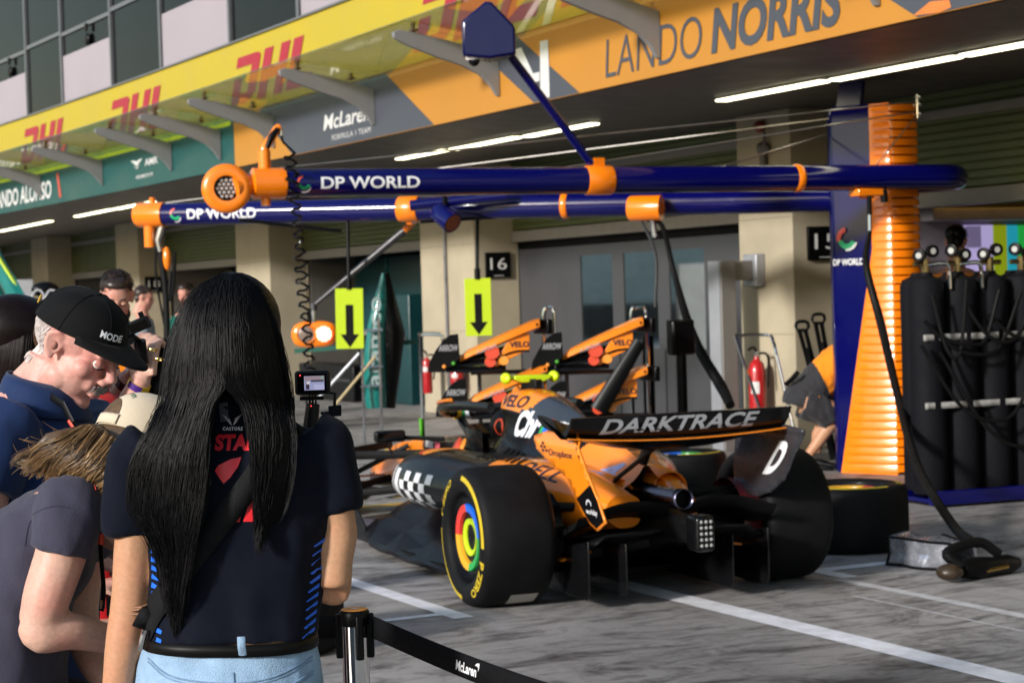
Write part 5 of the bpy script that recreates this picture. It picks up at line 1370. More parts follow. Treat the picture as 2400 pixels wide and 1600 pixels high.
edge = [rows[0][0], rows[0][1], rows[0][2]] + [r_[2] for r_ in rows[1:]] + [rows[-1][1], rows[-1][0]] + [r_[0] + V(0, 0, 0.008) for r_ in rows[::-1][1:]]
build(MB().tube(edge, 0.009, 6), 'piping', BLK, bg_)
build(MB().tube([r_[3] for r_ in rows][9:], 0.012, 6), 'strap', BLK, bg_)
ag = thing('air_gun', 'black air gun with brass fittings lying beside the silver bag', 'air gun', tuple(atz(2320, 1322, 0)))
g0 = atz(2255, 1335, 0.06); g1_ = atz(2385, 1318, 0.05)
gv = g1_ - g0
build(MB().tube([g0, g0 + gv * 0.25, g0 + gv * 0.55, g0 + gv * 0.8, g1_], [0.045, 0.062, 0.05, 0.055, 0.03], 14), 'barrel', BLK, ag)
build(MB().tube([g0 + gv * 0.35 - V(0.02, 0.05, 0.01), g0 + gv * 0.75 - V(0.02, 0.05, 0.0)], 0.014, 8), 'brass_fitting', mat('brass', (0.55, 0.36, 0.10), 0.25, metal=1.0), ag)
build(MB().tube(smooth_path([g0 + V(0, 0, 0.02), g0 + V(-0.06, 0.05, 0.09), g0 + gv * 0.4 + V(0, 0.05, 0.13), g0 + gv * 0.7 + V(0, 0.02, 0.06)], 5), 0.028, 10), 'hose_loop', RUB, ag)
build(MB().sphere(g0 + V(-0.10, -0.02, 0.0), (0.075, 0.07, 0.045)), 'brown_pouch', mat('pouch_brown', (0.035, 0.022, 0.012), 0.4, var=0.4, scale=20), ag)
build(MB().sphere(atz(2272, 1330, 0.015), 0.018), 'cap', WHT, ag)
# ---- gas cylinder rack on the right
ra0, ra1 = atz(2180, 1192, 0), atz(2400, 1175, 0); rdv = (ra1 - ra0).normalized(); rp = V(-rdv.y, rdv.x, 0)
if rp.y < 0: rp = -rp
ck = thing('gas_cylinder_rack', 'dark blue rack with black sleeved gas cylinders, brass gauges and hanging hoses', 'rack', tuple(ra0))
mb = MB(); L_ = 1.9
def along(t, d, z): return ra0 + rdv * t + rp * d + V(0, 0, z)
for d in (0.0, 0.62):
    mb.box(along(L_ / 2, d, 0.07), (L_, 0.05, 0.10), rdv.to_track_quat('X', 'Z').to_matrix())
mb.box(along(L_ / 2, 0.31, 0.05), (L_, 0.6, 0.03), rdv.to_track_quat('X', 'Z').to_matrix())
build(mb, 'base_frame', BLUE, ck, bevel=0.006)
SLV = mat('sleeve_navy', (0.010, 0.010, 0.016), 0.75, var=0.25, scale=6, bump=0.2, bscale=30)
dia = 0.255
for row in (0, 1):
    for i in range(7):
        c = along(0.11 + i * (dia + 0.012) + row * 0.1, 0.16 + row * 0.27, 0)
        cy = build(MB().lathe([(0.0, 0.09), (dia / 2 - 0.01, 0.09), (dia / 2, 0.11), (dia / 2, 0.6), (dia / 2 - 0.002, 1.2), (dia / 2, 1.56), (dia / 2 * 0.86, 1.61), (0.05, 1.635), (0.04, 1.66), (0.0, 1.66)], Matrix.Translation(c), 24), 'cylinder', SLV, ck)
        if row == 0:
            v0 = c + V(0, 0, 1.66)
            build(MB().tube([v0, v0 + V(0, 0, 0.10)], 0.028, 10), 'valve', mat('valve_brass', (0.30, 0.22, 0.10), 0.3, metal=1.0), cy)
            mb = MB()
            dg_ = (EYE - v0); dg_.z = 0; dg_.normalize()
            build(MB().tube([v0 + V(0, 0, 0.06) - rdv * 0.09, v0 + V(0, 0, 0.06) + rdv * 0.09], 0.018, 8), 'regulator', mat('valve_brass', (0, 0, 0)), cy)
            for k, off in enumerate((-0.045, 0.06)):
                gp = v0 + rdv * off + V(0, 0, 0.12 + 0.03 * ((i + k) % 2))
                tl_ = (dg_ + rdv * (0.5 if k else -0.7)).normalized()
                gm = Matrix.Translation(gp) @ tl_.to_track_quat('Z', 'Y').to_matrix().to_4x4()
                go = build(MB().lathe([(0, -0.02), (0.045, -0.02), (0.048, 0.0), (0.045, 0.02), (0.038, 0.022), (0.036, 0.014), (0, 0.014)], gm, 20), 'gauge', BLK, cy)
                build(MB().lathe([(0, 0.0165), (0.022, 0.0165)], gm, 18), 'gauge_face', mat('gauge_grey', (0.4, 0.4, 0.38), 0.4), go)
            if i in (0, 1, 3, 5):
                pz = v0 + V(0, 0, 0.04) - rp * 0.10 + rdv * 0.1
                build(MB().tube(smooth_path([v0 + V(0, 0, 0.05), pz + V(0, 0, 0.02), pz + rdv * 0.03 - V(0, 0, 0.03), pz + rdv * 0.035 - V(0, 0, 0.16)], 5), 0.016, 10), 'bent_pipe', CHROME, cy)
for z in (1.20, 0.72):
    mb = MB(); rs = []
    for t in np.linspace(0, L_, 60):
        u = (t - 0.11) / (dia + 0.012); w_ = 0.012 * abs(math.sin(math.pi * (u + 0.5)))
        rs.append([along(t, 0.16 - dia / 2 - 0.008 + w_ * 1.2, z + s) for s in (-0.022, 0.022)])
    build(MB().grid(rs), 'strap', mat('grey_webbing', (0.32, 0.31, 0.30), 0.6, var=0.3, scale=18), ck, sol=0.004)
def loop_hose(a, b, sag, d=-0.02):
    pts = [along(a[0], d, a[1]), along(a[0] * .75 + b[0] * .25, d - 0.03, min(a[1], b[1]) - sag * 0.75), along((a[0] + b[0]) / 2, d - 0.05, min(a[1], b[1]) - sag), along(a[0] * .25 + b[0] * .75, d - 0.03, min(a[1], b[1]) - sag * 0.75), along(b[0], d, b[1])]
    build(MB().tube(smooth_path(pts, 8), 0.014, 8), 'hose', RUB, ck)
loop_hose((0.3, 1.45), (0.9, 1.55), 0.3); loop_hose((0.5, 1.35), (1.2, 1.5), 0.2); loop_hose((0.1, 1.1), (1.4, 1.45), 0.7); loop_hose((-0.02, 1.32), (0.78, 1.50), 0.25); loop_hose((0.02, 1.25), (0.60, 1.52), 0.10); loop_hose((-0.05, 1.15), (1.02, 1.50), 0.55); loop_hose((0.05, 1.5), (0.33, 1.60), 0.45)
# ---- garage 15: screen wall, light ledge
bw = thing('garage_screen', 'wide garage screen of lilac, green, cyan and yellow bars beyond the gas cylinders', 'screen', (12.9, 14.55, 0.9))
def garage_quad(px0, py0, px1, py1, X, m, nm, par, th=0.03):
    a = aty(px0, py0, X); b = aty(px1, py1, X)
    return build(MB().bb((a.x, X, b.z), (b.x, X + th, a.z)), nm, m, par)
build(MB().bb((11.55, 14.54, 0.9), (14.4, 14.59, 2.16)), 'backing', mat('panel_lilac', (0.30, 0.27, 0.33), 0.5), bw)
def glow(nm, c, s): return mat(nm, tuple(x * 0.5 for x in c), 0.4, var=0, emit=c, estr=s)
for (x0, x1, c) in ((2262, 2330, (0.52, 0.44, 0.78)), (2330, 2362, (0.28, 0.36, 0.01)), (2362, 2388, (0.02, 0.38, 0.50)), (2388, 2430, (0.02, 0.42, 0.06)), (2430, 2520, (0.5, 0.4, 0.7))):
    garage_quad(x0, 528, x1, 665, 14.50, glow('screen_%d' % x0, c, 0.55), 'screen_bar', bw)
garage_quad(2268, 530, 2300, 580, 14.46, glow('screen_dark', (0.16, 0.13, 0.24), 0.6), 'screen_bar', bw)
lg = thing('garage_ledge', 'pale lilac overhead ledge in garage 15 above the screen', 'ledge', (12.4, 11, 2.2))
a = aty(2160, 487, 14.3); b = aty(2420, 515, 14.3)
build(MB().bb((11.6, 14.3, b.z), (14.2, 14.5, a.z)), 'beam', mat('ledge_lilac', (0.36, 0.33, 0.38), 0.4), lg, bevel=0.02)
yt = aty(2300, 465, 14.2)
build(MB().tube([V(11.6, 14.2, yt.z), V(14.2, 14.2, yt.z)], 0.02, 8), 'lit_rail', mat('amber_tube', (0.8, 0.5, 0.05), 0.4, var=0, emit=(1, 0.55, 0.06), estr=1.2), lg)

# ---- nose and front wing sets stacked on two chrome stands
ARWB = mat('plate_black', (0.008, 0.008, 0.009), 0.4)
def wing_set(dx, dy, D, label, trim=False):
    s = D / F_PX; ax = V(CAM_R.x, CAM_R.y, 0).normalized(); o = atd(1000 + dx, 870 + dy, D); fw = V(_H0.x, _H0.y, 0)
    t = thing('front_wing', label, 'front wing', tuple(o), 'papaya front wings stacked on stands')
    def P(px, py, d=0.0): return o + ax * ((px - 1000) * s) + V(0, 0, (870 - py) * s - 0.03 * 0) + fw * d
    def plate(nm, pts, m, d, th):
        pts = [((px - 1000) * s, (870 - py) * s) for px, py in pts]
        return build(MB().prism(pts, o + fw * d, ax, (0, 0, 1), th), nm, m, t, bevel=0.004)
    ep = plate('endplate', [(1003, 872), (1006, 850), (1022, 822), (1042, 797), (1058, 786), (1077, 784), (1079, 842), (1060, 860), (1032, 873)], ARWB, -0.02, 0.02)
    mb = MB(); flat_mark(mb, fit2d(text2d('ARROW', 0.02, 0.2), 46 * s, 15 * s), P(1030, 824, -0.032), ax, V(0, 0, 1), 0.001); build(mb, 'lettering', mat('grey_print', (0.35, 0.35, 0.36), 0.5), ep)
    # nose: tapered box rising to its bulkhead
    rs = []
    for px, py, hh, wd in ((1078, 846, 5, 0.06), (1095, 835, 8, 0.10), (1180, 799, 9, 0.13), (1250, 771, 10, 0.16), (1268, 766, 9, 0.15)):
        c = P(px, py, 0.10)
        rs.append([c + fw * (wd * a) + V(0, 0, hh * 1.3 * s * b) for a, b in ((-1, -.6), (-1, .5), (-.6, 1), (.6, 1), (1, .5), (1, -.6), (.6, -1), (-.6, -1))])
    nz = build(MB().rings(rs), 'nose', PAP, t)
    build(MB().sphere(P(1262, 768, -0.052), (0.012, 0.01, 0.012), 10, 6), 'bolt_hole', DARK, nz)
    build(MB().box(P(1276, 774, 0.10), (0.05, 0.26, 0.12)), 'bulkhead', CBLK, t, bevel=0.01)
    # flaps: three cambered carbon leaves
    for k, (ya, yb, d0, d1) in enumerate(((872, 871, -0.02, 0.25), (862, 848, 0.02, 0.30), (852, 826, 0.06, 0.34))):
        rows = []
        for u in np.linspace(0, 1, 10):
            px = 1036 + 150 * u + 8 * k; py = ya + (yb - ya) * u + 4 * math.sin(u * math.pi)
            rows.append([P(px, py - 13 * q - 5 * math.sin(q * math.pi), d0 + (d1 - d0) * q * 0.6) for q in np.linspace(0, 1, 5)])
        f = build(MB().grid(rows), 'flap', CARB, t, sol=0.008)
    for px, py, r, m in ((1155, 830, 17, mat('emblem_red', (0, 0, 0))), (1150, 852, 13, mat('emblem_red', (0, 0, 0))), (1182, 850, 11, mat('emblem_orange', (0, 0, 0)))):
        mb = MB().lathe([(0, 0.004), (r * s, 0.004), (r * s, -0.004)], Matrix.Translation(P(px, py, -0.03)) @ (-fw + V(0, 0, 0.35)).to_track_quat('Z', 'Y').to_matrix().to_4x4(), 20)
        build(mb, 'emblem', m, t)
    vp = plate('side_panel', [(1188, 812), (1200, 799), (1220, 791), (1244, 788), (1243, 826), (1205, 842), (1160, 866), (1172, 838)], PAP, 0.0, 0.015)
    mb = MB(); flat_mark(mb, fit2d(text2d('VELO', 0.03), 46 * s, 14 * s), P(1196, 820, -0.012), ax, V(0, 0, 0) + V(0, 0, 1), 0.001); build(mb, 'lettering', mat('ink_navy', (0, 0, 0)), vp)
    rs = [[P(1170 + 72 * u, 846 - 14 * u - 6 * math.sin(u * 3.1), -0.016), P(1170 + 72 * u, 841 - 14 * u - 6 * math.sin(u * 3.1), -0.016)] for u in np.linspace(0, 1, 9)]
    build(MB().grid(rs), 'stripe', CBLK, vp)
    mb = MB(); flat_mark(mb, fit2d(text2d('R.SENNA', 0.01, 0.3), 50 * s, 9 * s), P(1118, 834, -0.04), (ax + V(0, 0, 0.35)).normalized(), V(0, 0, 1), 0.001); build(mb, 'lettering', mat('grey_print', (0, 0, 0)), t)
    for px, py, c in ((1064, 853, mat('tag_green', (0.05, 0.3, 0.02), 0.4)), (1042, 848 + 12, mat('emblem_orange', (0, 0, 0)))):
        build(MB().sphere(P(px, py, -0.03), (5 * s, 0.02, 5 * s), 10, 6), 'tag', c, t)
    return t
DW = 15.6
wing_set(0, 0, DW, 'papaya front wing at the top left of the stacked four, by the number 16 column')
wing_set(242, -4, DW, 'papaya front wing at the top right of the stacked four, before the grey door')
wing_set(18, 104, DW, 'papaya front wing at the lower left of the stacked four, behind the car halo')
wing_set(252, 110, DW, 'papaya front wing at the lower right of the stacked four, behind the rear wing')
def stand(x0, x1, label):
    t = thing('wing_stand', label, 'stand', tuple(atd((x0 + x1) / 2, 960, DW + 0.3)), 'chrome stands for the front wings')
    D = DW + 0.30
    a, b = atd(x0, 780, D), atd(x1, 780, D)
    pts = [V(a.x, a.y, 0.03), a, atd(x0 + 3, 726, D), atd(x0 + 12, 722, D), atd(x1 - 14, 720, D), atd(x1 - 3, 726, D), b, V(b.x, b.y, 0.03)]
    build(MB().tube([pts[0], pts[1]] + smooth_path(pts[1:7], 5)[1:] + [pts[7]], 0.016, 10), 'hoop', CHROME, t)
    for py in (874, 978):
        p = atd(x0 - 170, py, D); q = atd(x1, py, D); q.z = p.z
        build(MB().tube([p, q], 0.018, 8), 'shelf_bar', DGREY, t)
    p = atd(x0 - 150, 874, D); build(MB().tube([p, V(p.x, p.y, 0.03)], 0.018, 8), 'leg', DGREY, t)
    build(MB().tube([V(p.x, p.y, 0.04), V(b.x, b.y, 0.04)], 0.03, 8), 'foot', DGREY, t)
stand(1273, 1300, 'chrome hooped stand carrying the left pair of papaya front wings')
stand(1478, 1516, 'chrome hooped stand carrying the right pair of papaya front wings')
# black prop strut and posts by the right stand
t = thing('prop_stand', 'black stand with a slanting strut between the right wing stand and the garage door', 'stand', tuple(atd(1500, 960, DW + .2)))
build(MB().tube([atd(1402, 962, DW - .1), atd(1500, 800, DW - .1)], [0.075, 0.05], 8, flat=0.4), 'strut', CBLK, t)
p = atd(1518, 800, DW + 0.5); build(MB().tube([V(p.x, p.y, 0.02), p + V(0, 0, 0.05)], 0.05, 10), 'post', CBLK, t)
build(MB().lathe([(0, 0.02), (0.20, 0.02), (0.22, 0.0)], Matrix.Translation((p.x, p.y, 0.0)), 24), 'foot', CBLK, t)
a = atd(1595, 790, DW + 0.6)
build(MB().box(a, (0.22, 0.12, 0.30)), 'tool_box', CBLK, t, bevel=0.02)
build(MB().tube([a - V(0, 0, 0.1), V(a.x, a.y, 0.02)], 0.045, 10), 'post', CBLK, t)
build(MB().lathe([(0, 0.02), (0.20, 0.02), (0.22, 0.0)], Matrix.Translation((a.x, a.y, 0.0)), 24), 'foot', CBLK, t)
# ---- neighbouring team: teal nose on a stand, rope barrier, garage panels
TEAL = mat('teal_paint', (0.004, 0.16, 0.14), 0.3, coat=0.4); TEALW = mat('teal_panel', (0.006, 0.042, 0.048), 0.35, var=0.25, scale=1.2)
def bay_wall(y0, y1, X, z0, z1, m, nm, par): return build(MB().bb((X, y0, z0), (X + 0.05, y1, z1)), nm, m, par)
gp17 = thing('garage_partition', 'teal garage partition across the bay left of the number 16 column', 'partition', (12.3, 27, 0))
y0, y1 = 24.27, 30.4
bay_wall(y0 - 0.6, y1 + 0.3, 12.3, 1.02, 2.26, TEALW, 'upper_panel', gp17); bay_wall(y0 - 0.6, y1 + 0.3, 12.32, 0, 1.0, DARK, 'lower_panel', gp17)
bay_wall(y0 - 0.6, y1 + .3, 12.28, 0.98, 1.05, LINT, 'rail', gp17)
for y in (25.6, 27.4, 29.0): bay_wall(y, y + 0.08, 12.27, 1.05, 2.26, mat('teal_trim', (0.02, 0.12, 0.12), 0.3), 'trim', gp17)
gp18 = thing('garage_partition', 'cream garage partition with a dark sloping panel behind the orange shirted man', 'partition', (12.3, 35, 0))
bay_wall(31.9, 38.6, 12.6, 0, 2.26, mat('inner_cream', (0.26, 0.21, 0.13), 0.7), 'wall_panel', gp18)
build(MB().prism([(0, 1.2), (2.6, 2.26), (4.6, 2.26), (3.0, 1.2)], (12.5, 33.0, 0), (0, 1, 0), (0, 0, 1), 0.05), 'sloping_panel', DARK, gp18)
build(MB().bb((12.4, 33.6, 1.95), (12.5, 34.3, 2.03)), 'lit_panel', mat('lit_white', (0.9, 0.9, 0.85), 0.4, var=0, emit=(1, 0.95, 0.85), estr=3), gp18)
nt_ = thing('nose_cone', 'teal nose cone stood on end on a wheeled silver stand under the left arrow board', 'nose cone', tuple(atd(880, 958, 20.5)))
D = 20.5
rs = []
for px, py, w_ in ((898, 640, 3), (893, 690, 14), (884, 760, 22), (878, 840, 27), (880, 930, 27), (882, 955, 24)):
    c = atd(px, py, D); q = w_ * D / F_PX; rs.append([c + V(math.cos(a) * q, math.sin(a) * q, 0) for a in [2 * math.pi * k / 16 for k in range(16)]])
nc = build(MB().rings(rs), 'shell', TEAL, nt_)
mb = MB()
a = atd(905, 955, D); flat_mark(mb, fit2d(text2d('aramco', 0.02), 0.95, 0.10), atd(892, 905, D - 0.14), V(0.04, 0, 1), -V(CAM_R.x, CAM_R.y, 0), 0.002); build(mb, 'lettering', mat('pale_print', (0.26, 0.34, 0.33), 0.5), nc)
build(MB().tube([atd(905, 955, D + .1), atd(915, 780, D + .1), atd(902, 640, D + .1)], [0.10, 0.16, 0.05], 12), 'black_shell', CBLK, nt_)
for x in (852, 893):
    p = atd(x, 955, D - 0.2); build(MB().tube([V(p.x, p.y, 0.03), atd(x - 6, 745, D - .2)], 0.016, 8), 'stand_tube', STEEL, nt_)
    build(MB().tube([V(p.x, p.y, 0.03), V(p.x - 0.12, p.y - 0.4, 0.03)], 0.02, 8), 'stand_foot', mat('foot_yellow', (0.45, 0.35, 0.12), 0.5), nt_)
for py in (775, 860, 905): build(MB().tube([atd(845, py, D - .2), atd(897, py - 2, D - .2)], 0.014, 8), 'stand_bar', STEEL, nt_)
t = thing('pit_board_pole', 'pale wooden pole slanting beside the teal nose cone', 'pole', tuple(atd(780, 950, 20.3)))
build(MB().tube([atd(778, 958, 20.3), atd(880, 835, 20.3)], 0.016, 8), 'shaft', mat('pale_wood', (0.42, 0.33, 0.17), 0.6), t)
t = thing('pit_board_pole', 'grey steel pole slanting beside the teal nose cone', 'pole', tuple(atd(765, 920, 20.4)))
build(MB().tube([atd(740, 940, 20.4), atd(842, 828, 20.4)], 0.018, 8), 'shaft', GALV, t)
rb = thing('rope_barrier', 'dark green webbing barrier on chrome posts in front of the teal garage', 'barrier', tuple(atd(980, 965, 20.8)))
D = 20.8; a = atd(985, 805, D); b = atd(690, 828, D)
build(MB().prism([(0, 0), (1, 0), (1, 0.05), (0, 0.05)], b, a - b, (0, 0, 1), 0.004), 'webbing', mat('green_webbing', (0.008, 0.09, 0.06), 0.6), rb)
build(MB().tube(smooth_path([V(a.x, a.y, 0.03), atd(985, 800, D), atd(985, 788, D), atd(995, 783, D), atd(1030, 784, D), atd(1038, 792, D), V(*atd(1038, 810, D))], 5), 0.02, 10), 'rail', CHROME, rb)
# black crates in the teal bay
for i, (px0, py0, px1, py1, X) in enumerate(((700, 850, 830, 958, 11.0), (915, 690, 965, 950, 11.3))):
    a = atx(px0, py0, X); b = atx(px1, py1, X)
    t = thing('equipment_crate', ('low black equipment crate under the stop light' if i == 0 else 'tall dark equipment cover beside the number 16 column'), 'crate', (X + .2, b.y, 0))
    build(MB().bb((X, b.y, 0.0), (X + 0.45, a.y, a.z)), 'crate_body', CBLK if i == 0 else TEALW, t, bevel=0.02)
    build(MB().bb((X - 0.012, b.y + 0.1, a.z * 0.55), (X - 0.001, a.y - 0.1, a.z * 0.62)), 'latch_strip', DGREY, t)
# far left: green gantry leg, gas bottles
t = thing('gantry_leg', 'dark green gantry leg of the neighbouring team leaning at the left edge', 'gantry', tuple(atd(60, 760, 24)))
D = 24.0
build(MB().tube([atd(-20, 590, D), atd(75, 760, D - 0.3)], [0.12, 0.13], 6, flat=0.6), 'leg', TEAL, t, smooth=False); build(MB().tube([atd(-30, 650, D), atd(30, 760, D)], [0.10, 0.1], 6, flat=0.6), 'leg', TEAL, t, smooth=False)
build(MB().tube([atd(-18, 580, D - .15), atd(40, 672, D - 0.2)], 0.025, 6), 'stripe', LIME, t)
p = atd(40, 760, D); build(MB().box((p.x, p.y, 0.1), (0.9, 0.7, 0.2)), 'foot', TEAL, t, bevel=0.02)
build(MB().tube([V(p.x, p.y, 0.15), atd(75, 760, D - .3)], 0.15, 8), 'leg', TEAL, t)
t = thing('gas_bottle_cart', 'dark gas bottle cart with pale looped hoses behind the black cap', 'cart', tuple(atd(110, 760, 22)))
D = 22.0
for x in (80, 105, 130, 155):
    p = atd(x, 700, D); c = build(MB().lathe([(0, 0.05), (0.1, 0.05), (0.1, p.z - 0.1), (0.05, p.z), (0, p.z)], Matrix.Translation((p.x, p.y, 0)), 14), 'bottle', SLV, t)
build(MB().sphere(atd(106, 678, D - .05), (0.16, 0.1, 0.09)), 'hose_bundle', CBLK, t)
for x in (90, 122): 
    c = atd(x, 702, D - .2); q = [c + V(CAM_R.x * 0.07 * math.cos(a), CAM_R.y * 0.07 * math.cos(a), 0.11 * math.sin(a)) for a in [2 * math.pi * k / 16 for k in range(16)]]
    build(MB().tube(q, 0.013, 6, loop=True), 'looped_hose', mat('pale_hose', (0.4, 0.4, 0.42), 0.5), t)
t = thing('white_panel', 'white equipment panel at the far left beyond the green gantry leg', 'panel', tuple(atd(30, 760, 27)))
a, b = atd(0, 660, 27), atd(75, 760, 27); build(MB().box(((a.x + b.x) / 2 - .2, (a.y + b.y) / 2, a.z / 2 + .02), (0.9, 0.1, a.z)), 'panel', mat('panel_white', (0.55, 0.54, 0.56), 0.5), t, bevel=0.02)

# ================================================================== FOREGROUND: post, belt, small camera
DS = 4.3
s = DS / F_PX; p = atd(830, 1428, DS)
stn = thing('barrier_post', 'chrome barrier post with an orange topped black head', 'barrier post', (p.x, p.y, 0))
M = Matrix.Translation((p.x, p.y, 0))
build(MB().lathe([(0, 0.0), (0.17, 0.0), (0.17, 0.012), (0.05, 0.03), (0.0305, 0.035), (0.0305, p.z - 0.03)], M, 32), 'tube', CHROME, stn, ang=40)
build(MB().lathe([(0.0302, p.z - 0.035), (0.034, p.z - 0.03), (0.034, p.z - 0.004), (0.031, p.z), (0.0, p.z)], M, 32), 'head', BLK, stn, ang=40)
build(MB().lathe([(0, p.z + 0.0025), (0.028, p.z + 0.0025), (0.030, p.z + 0.0006)], M, 32), 'orange_cap', mat('cap_orange', (0.85, 0.30, 0.03), 0.4), stn)
ax = V(CAM_R.x, CAM_R.y, 0).normalized(); fw = V(_H0.x, _H0.y, 0)
mb = MB(); flat_mark(mb, polys2d([(-0.010, -0.004), (0.004, -0.006), (0.012, 0.004), (0.0, 0.006)]), V(p.x, p.y, p.z + 0.0026), ax, fw, 0.0006); build(mb, 'mark', WHT, stn)
for d in (ax, -ax, -fw * 0.9 + ax * 0.35):
    q = V(p.x, p.y, 0) + d.normalized() * 0.034
    build(MB().box(q + V(0, 0, p.z - 0.058), (0.018, 0.018, 0.10), d.to_track_quat('X', 'Z').to_matrix()), 'belt_clip', BLK, stn, bevel=0.004)
BELT = mat('belt_black', (0.012, 0.012, 0.015), 0.7, var=0.25, scale=40, bump=0.3, bscale=300)
bt_ = thing('barrier_belt', 'black webbing belt with white lettering, right of the chrome post', 'barrier belt', (p.x, p.y, p.z - 0.06))
zt = p.z - 0.012
A = V(p.x, p.y, 0) + ax * 0.035; e = atd(1700, 1700, 3.15); Bp = V(e.x, e.y, 0)
mb = MB(); rows = []
for t in np.linspace(0, 1, 40):
    q = A.lerp(Bp, t); sag = -0.02 * math.sin(math.pi * t) - 0.02 * t
    rows.append([V(q.x, q.y, zt + sag), V(q.x + 0.001, q.y, zt + sag - 0.025), V(q.x, q.y, zt + sag - 0.051)])
bm_ = MB().grid(rows); bo = build(bm_, 'webbing', BELT, bt_, sol=0.0016)
bb_ = bvh_of([bm_]); bd = (Bp - A).normalized(); bp_ = V(-bd.y, bd.x, 0)
if bp_.y < 0: bp_ = -bp_
mq = atd(1060, 1560, 3.95); o = A + bd * ((mq - A).dot(bd)); tt = (o - A).length / (Bp - A).length
sl = -0.02 / (Bp - A).length
mb = MB(); wrap_mark(mb, fit2d(text2d('McLaren', 0.03, 0.25), 0.088, 0.022), bb_, o + V(0, 0, zt - 0.02 * math.sin(math.pi * tt) - 0.02 * tt - 0.040), bd + V(0, 0, sl - 0.02), V(0, 0, 1), bp_, lift=0.0016, step=0.02)
wrap_mark(mb, polys2d([(0.083, 0.024), (0.092, 0.030), (0.104, 0.032), (0.100, 0.021), (0.094, 0.013), (0.097, 0.022), (0.091, 0.024)]), bb_, o + V(0, 0, zt - 0.02 * math.sin(math.pi * tt) - 0.02 * tt - 0.040), bd + V(0, 0, sl - 0.02), V(0, 0, 1), bp_, lift=0.0016, step=0.02)
build(mb, 'lettering', WHT, bo)
b2 = thing('barrier_belt', 'black webbing barrier belt running left from the chrome post behind the dark haired woman', 'barrier belt', (p.x - 0.5, p.y, p.z - 0.06))
A2 = V(p.x, p.y, 0) - ax * 0.035; e = atd(250, 1420, 4.7); B2 = V(e.x, e.y, 0)
rows = []
for t in np.linspace(0, 1, 16):
    q = A2.lerp(B2, t); sag = -0.02 * math.sin(math.pi * t)
    rows.append([V(q.x, q.y, zt + sag), V(q.x, q.y, zt + sag - 0.051)])
build(MB().grid(rows), 'webbing', BELT, b2, sol=0.0016)
# action camera on its grip
DC = 3.95
s = DC / F_PX; c = atd(733, 896, DC)
ac = thing('action_camera', 'small black action camera with a lit screen above the navy shirt shoulder', 'camera', tuple(atd(715, 1010, DC)))
Q = Matrix((ax, fw, V(0, 0, 1))).transposed()
body = build(MB().box(c, (82 * s, 0.030, 56 * s), Q), 'body', mat('cam_body', (0.025, 0.026, 0.028), 0.45), ac, bevel=0.006, seg=3)
build(MB().box(c - fw * 0.0155, (66 * s, 0.002, 42 * s), Q), 'screen_glass', mat('cam_glass', (0.004, 0.004, 0.006), 0.1), body)
def scr(nm, x0, y0, x1, y1, col_, d, e=0.7): 
    build(MB().box(c + ax * ((x0 + x1) / 2 * s) + V(0, 0, (y0 + y1) / 2 * s) - fw * (0.0172 + d), (abs(x1 - x0) * s, 0.0004, abs(y1 - y0) * s), Q), nm, mat('scr_%s_%d' % (nm, int(x0 * 10)), tuple(k * .3 for k in col_), 0.3, var=0, emit=col_, estr=e), body)
scr('screen_picture', -18, -17, 29, 16, (0.32, 0.33, 0.52), 0.0); scr('screen_picture', -17, 6, 29, 15.5, (0.30, 0.22, 0.26), 0.0006); scr('screen_picture', -14, -15, -6, 5, (0.05, 0.03, 0.05), 0.0012); scr('screen_picture', -12.5, -3, -5, 4, (0.65, 0.6, 0.65), 0.0016); scr('screen_picture', -2, 2, 28, 7, (0.06, 0.06, 0.09), 0.0012); scr('screen_picture', 22, 10, 27, 13, (0.1, 0.5, 0.25), 0.0016); scr('screen_picture', 5, -16, 28, -4, (0.42, 0.42, 0.62), 0.0006)
build(MB().sphere(c + ax * (-27 * s) + V(0, 0, 18 * s) - fw * 0.018, 0.0016, 8, 6), 'record_light', mat('rec_red', (0.8, 0.05, 0.05), 0.4, var=0, emit=(1, 0.05, 0.05), estr=2), body)
mt = atd(733, 930, DC)
for dx in (-7, 0, 7): build(MB().box(mt + ax * (dx * s) - V(0, 0, 6 * s), (4 * s, 0.014, 26 * s), Q), 'mount_finger', BLK, ac, bevel=0.001)
build(MB().tube([mt - ax * (30 * s) - V(0, 0, 3 * s), mt + ax * (26 * s) - V(0, 0, 3 * s)], 0.004, 8), 'mount_screw', BLK, ac)
build(MB().tube([mt - V(0, 0, 15 * s), atd(727, 1010, DC), atd(722, 1050, DC)], [0.014, 0.016, 0.016], 16), 'grip', mat('grip_black', (0.022, 0.022, 0.024), 0.35), ac)
build(MB().sphere(atd(729, 951, DC - 0.018), 0.0014, 8, 6), 'record_light', mat('rec_red', (0, 0, 0)), ac)
wj = [mt + ax * (25 * s) - V(0, 0, 3 * s), mt + ax * (52 * s) - V(0, 0, 2 * s), mt + ax * (60 * s) + V(0, 0, 14 * s), mt + ax * (62 * s) - V(0, 0, 10 * s), mt + ax * (60 * s) - V(0, 0, 38 * s)]
build(MB().tube([atd(760, 918, DC), atd(785, 922, DC), atd(784, 950, DC)], 0.0035, 8), 'lever', BLK, ac)
for k in range(4): build(MB().tube([atd(770, 955 + k * 6, DC), atd(800, 952 + k * 6, DC)], 0.0036, 8), 'clamp_knob', BLK, ac)
build(MB().tube([atd(752, 968, DC), atd(795, 965, DC)], 0.003, 8), 'lever', BLK, ac)
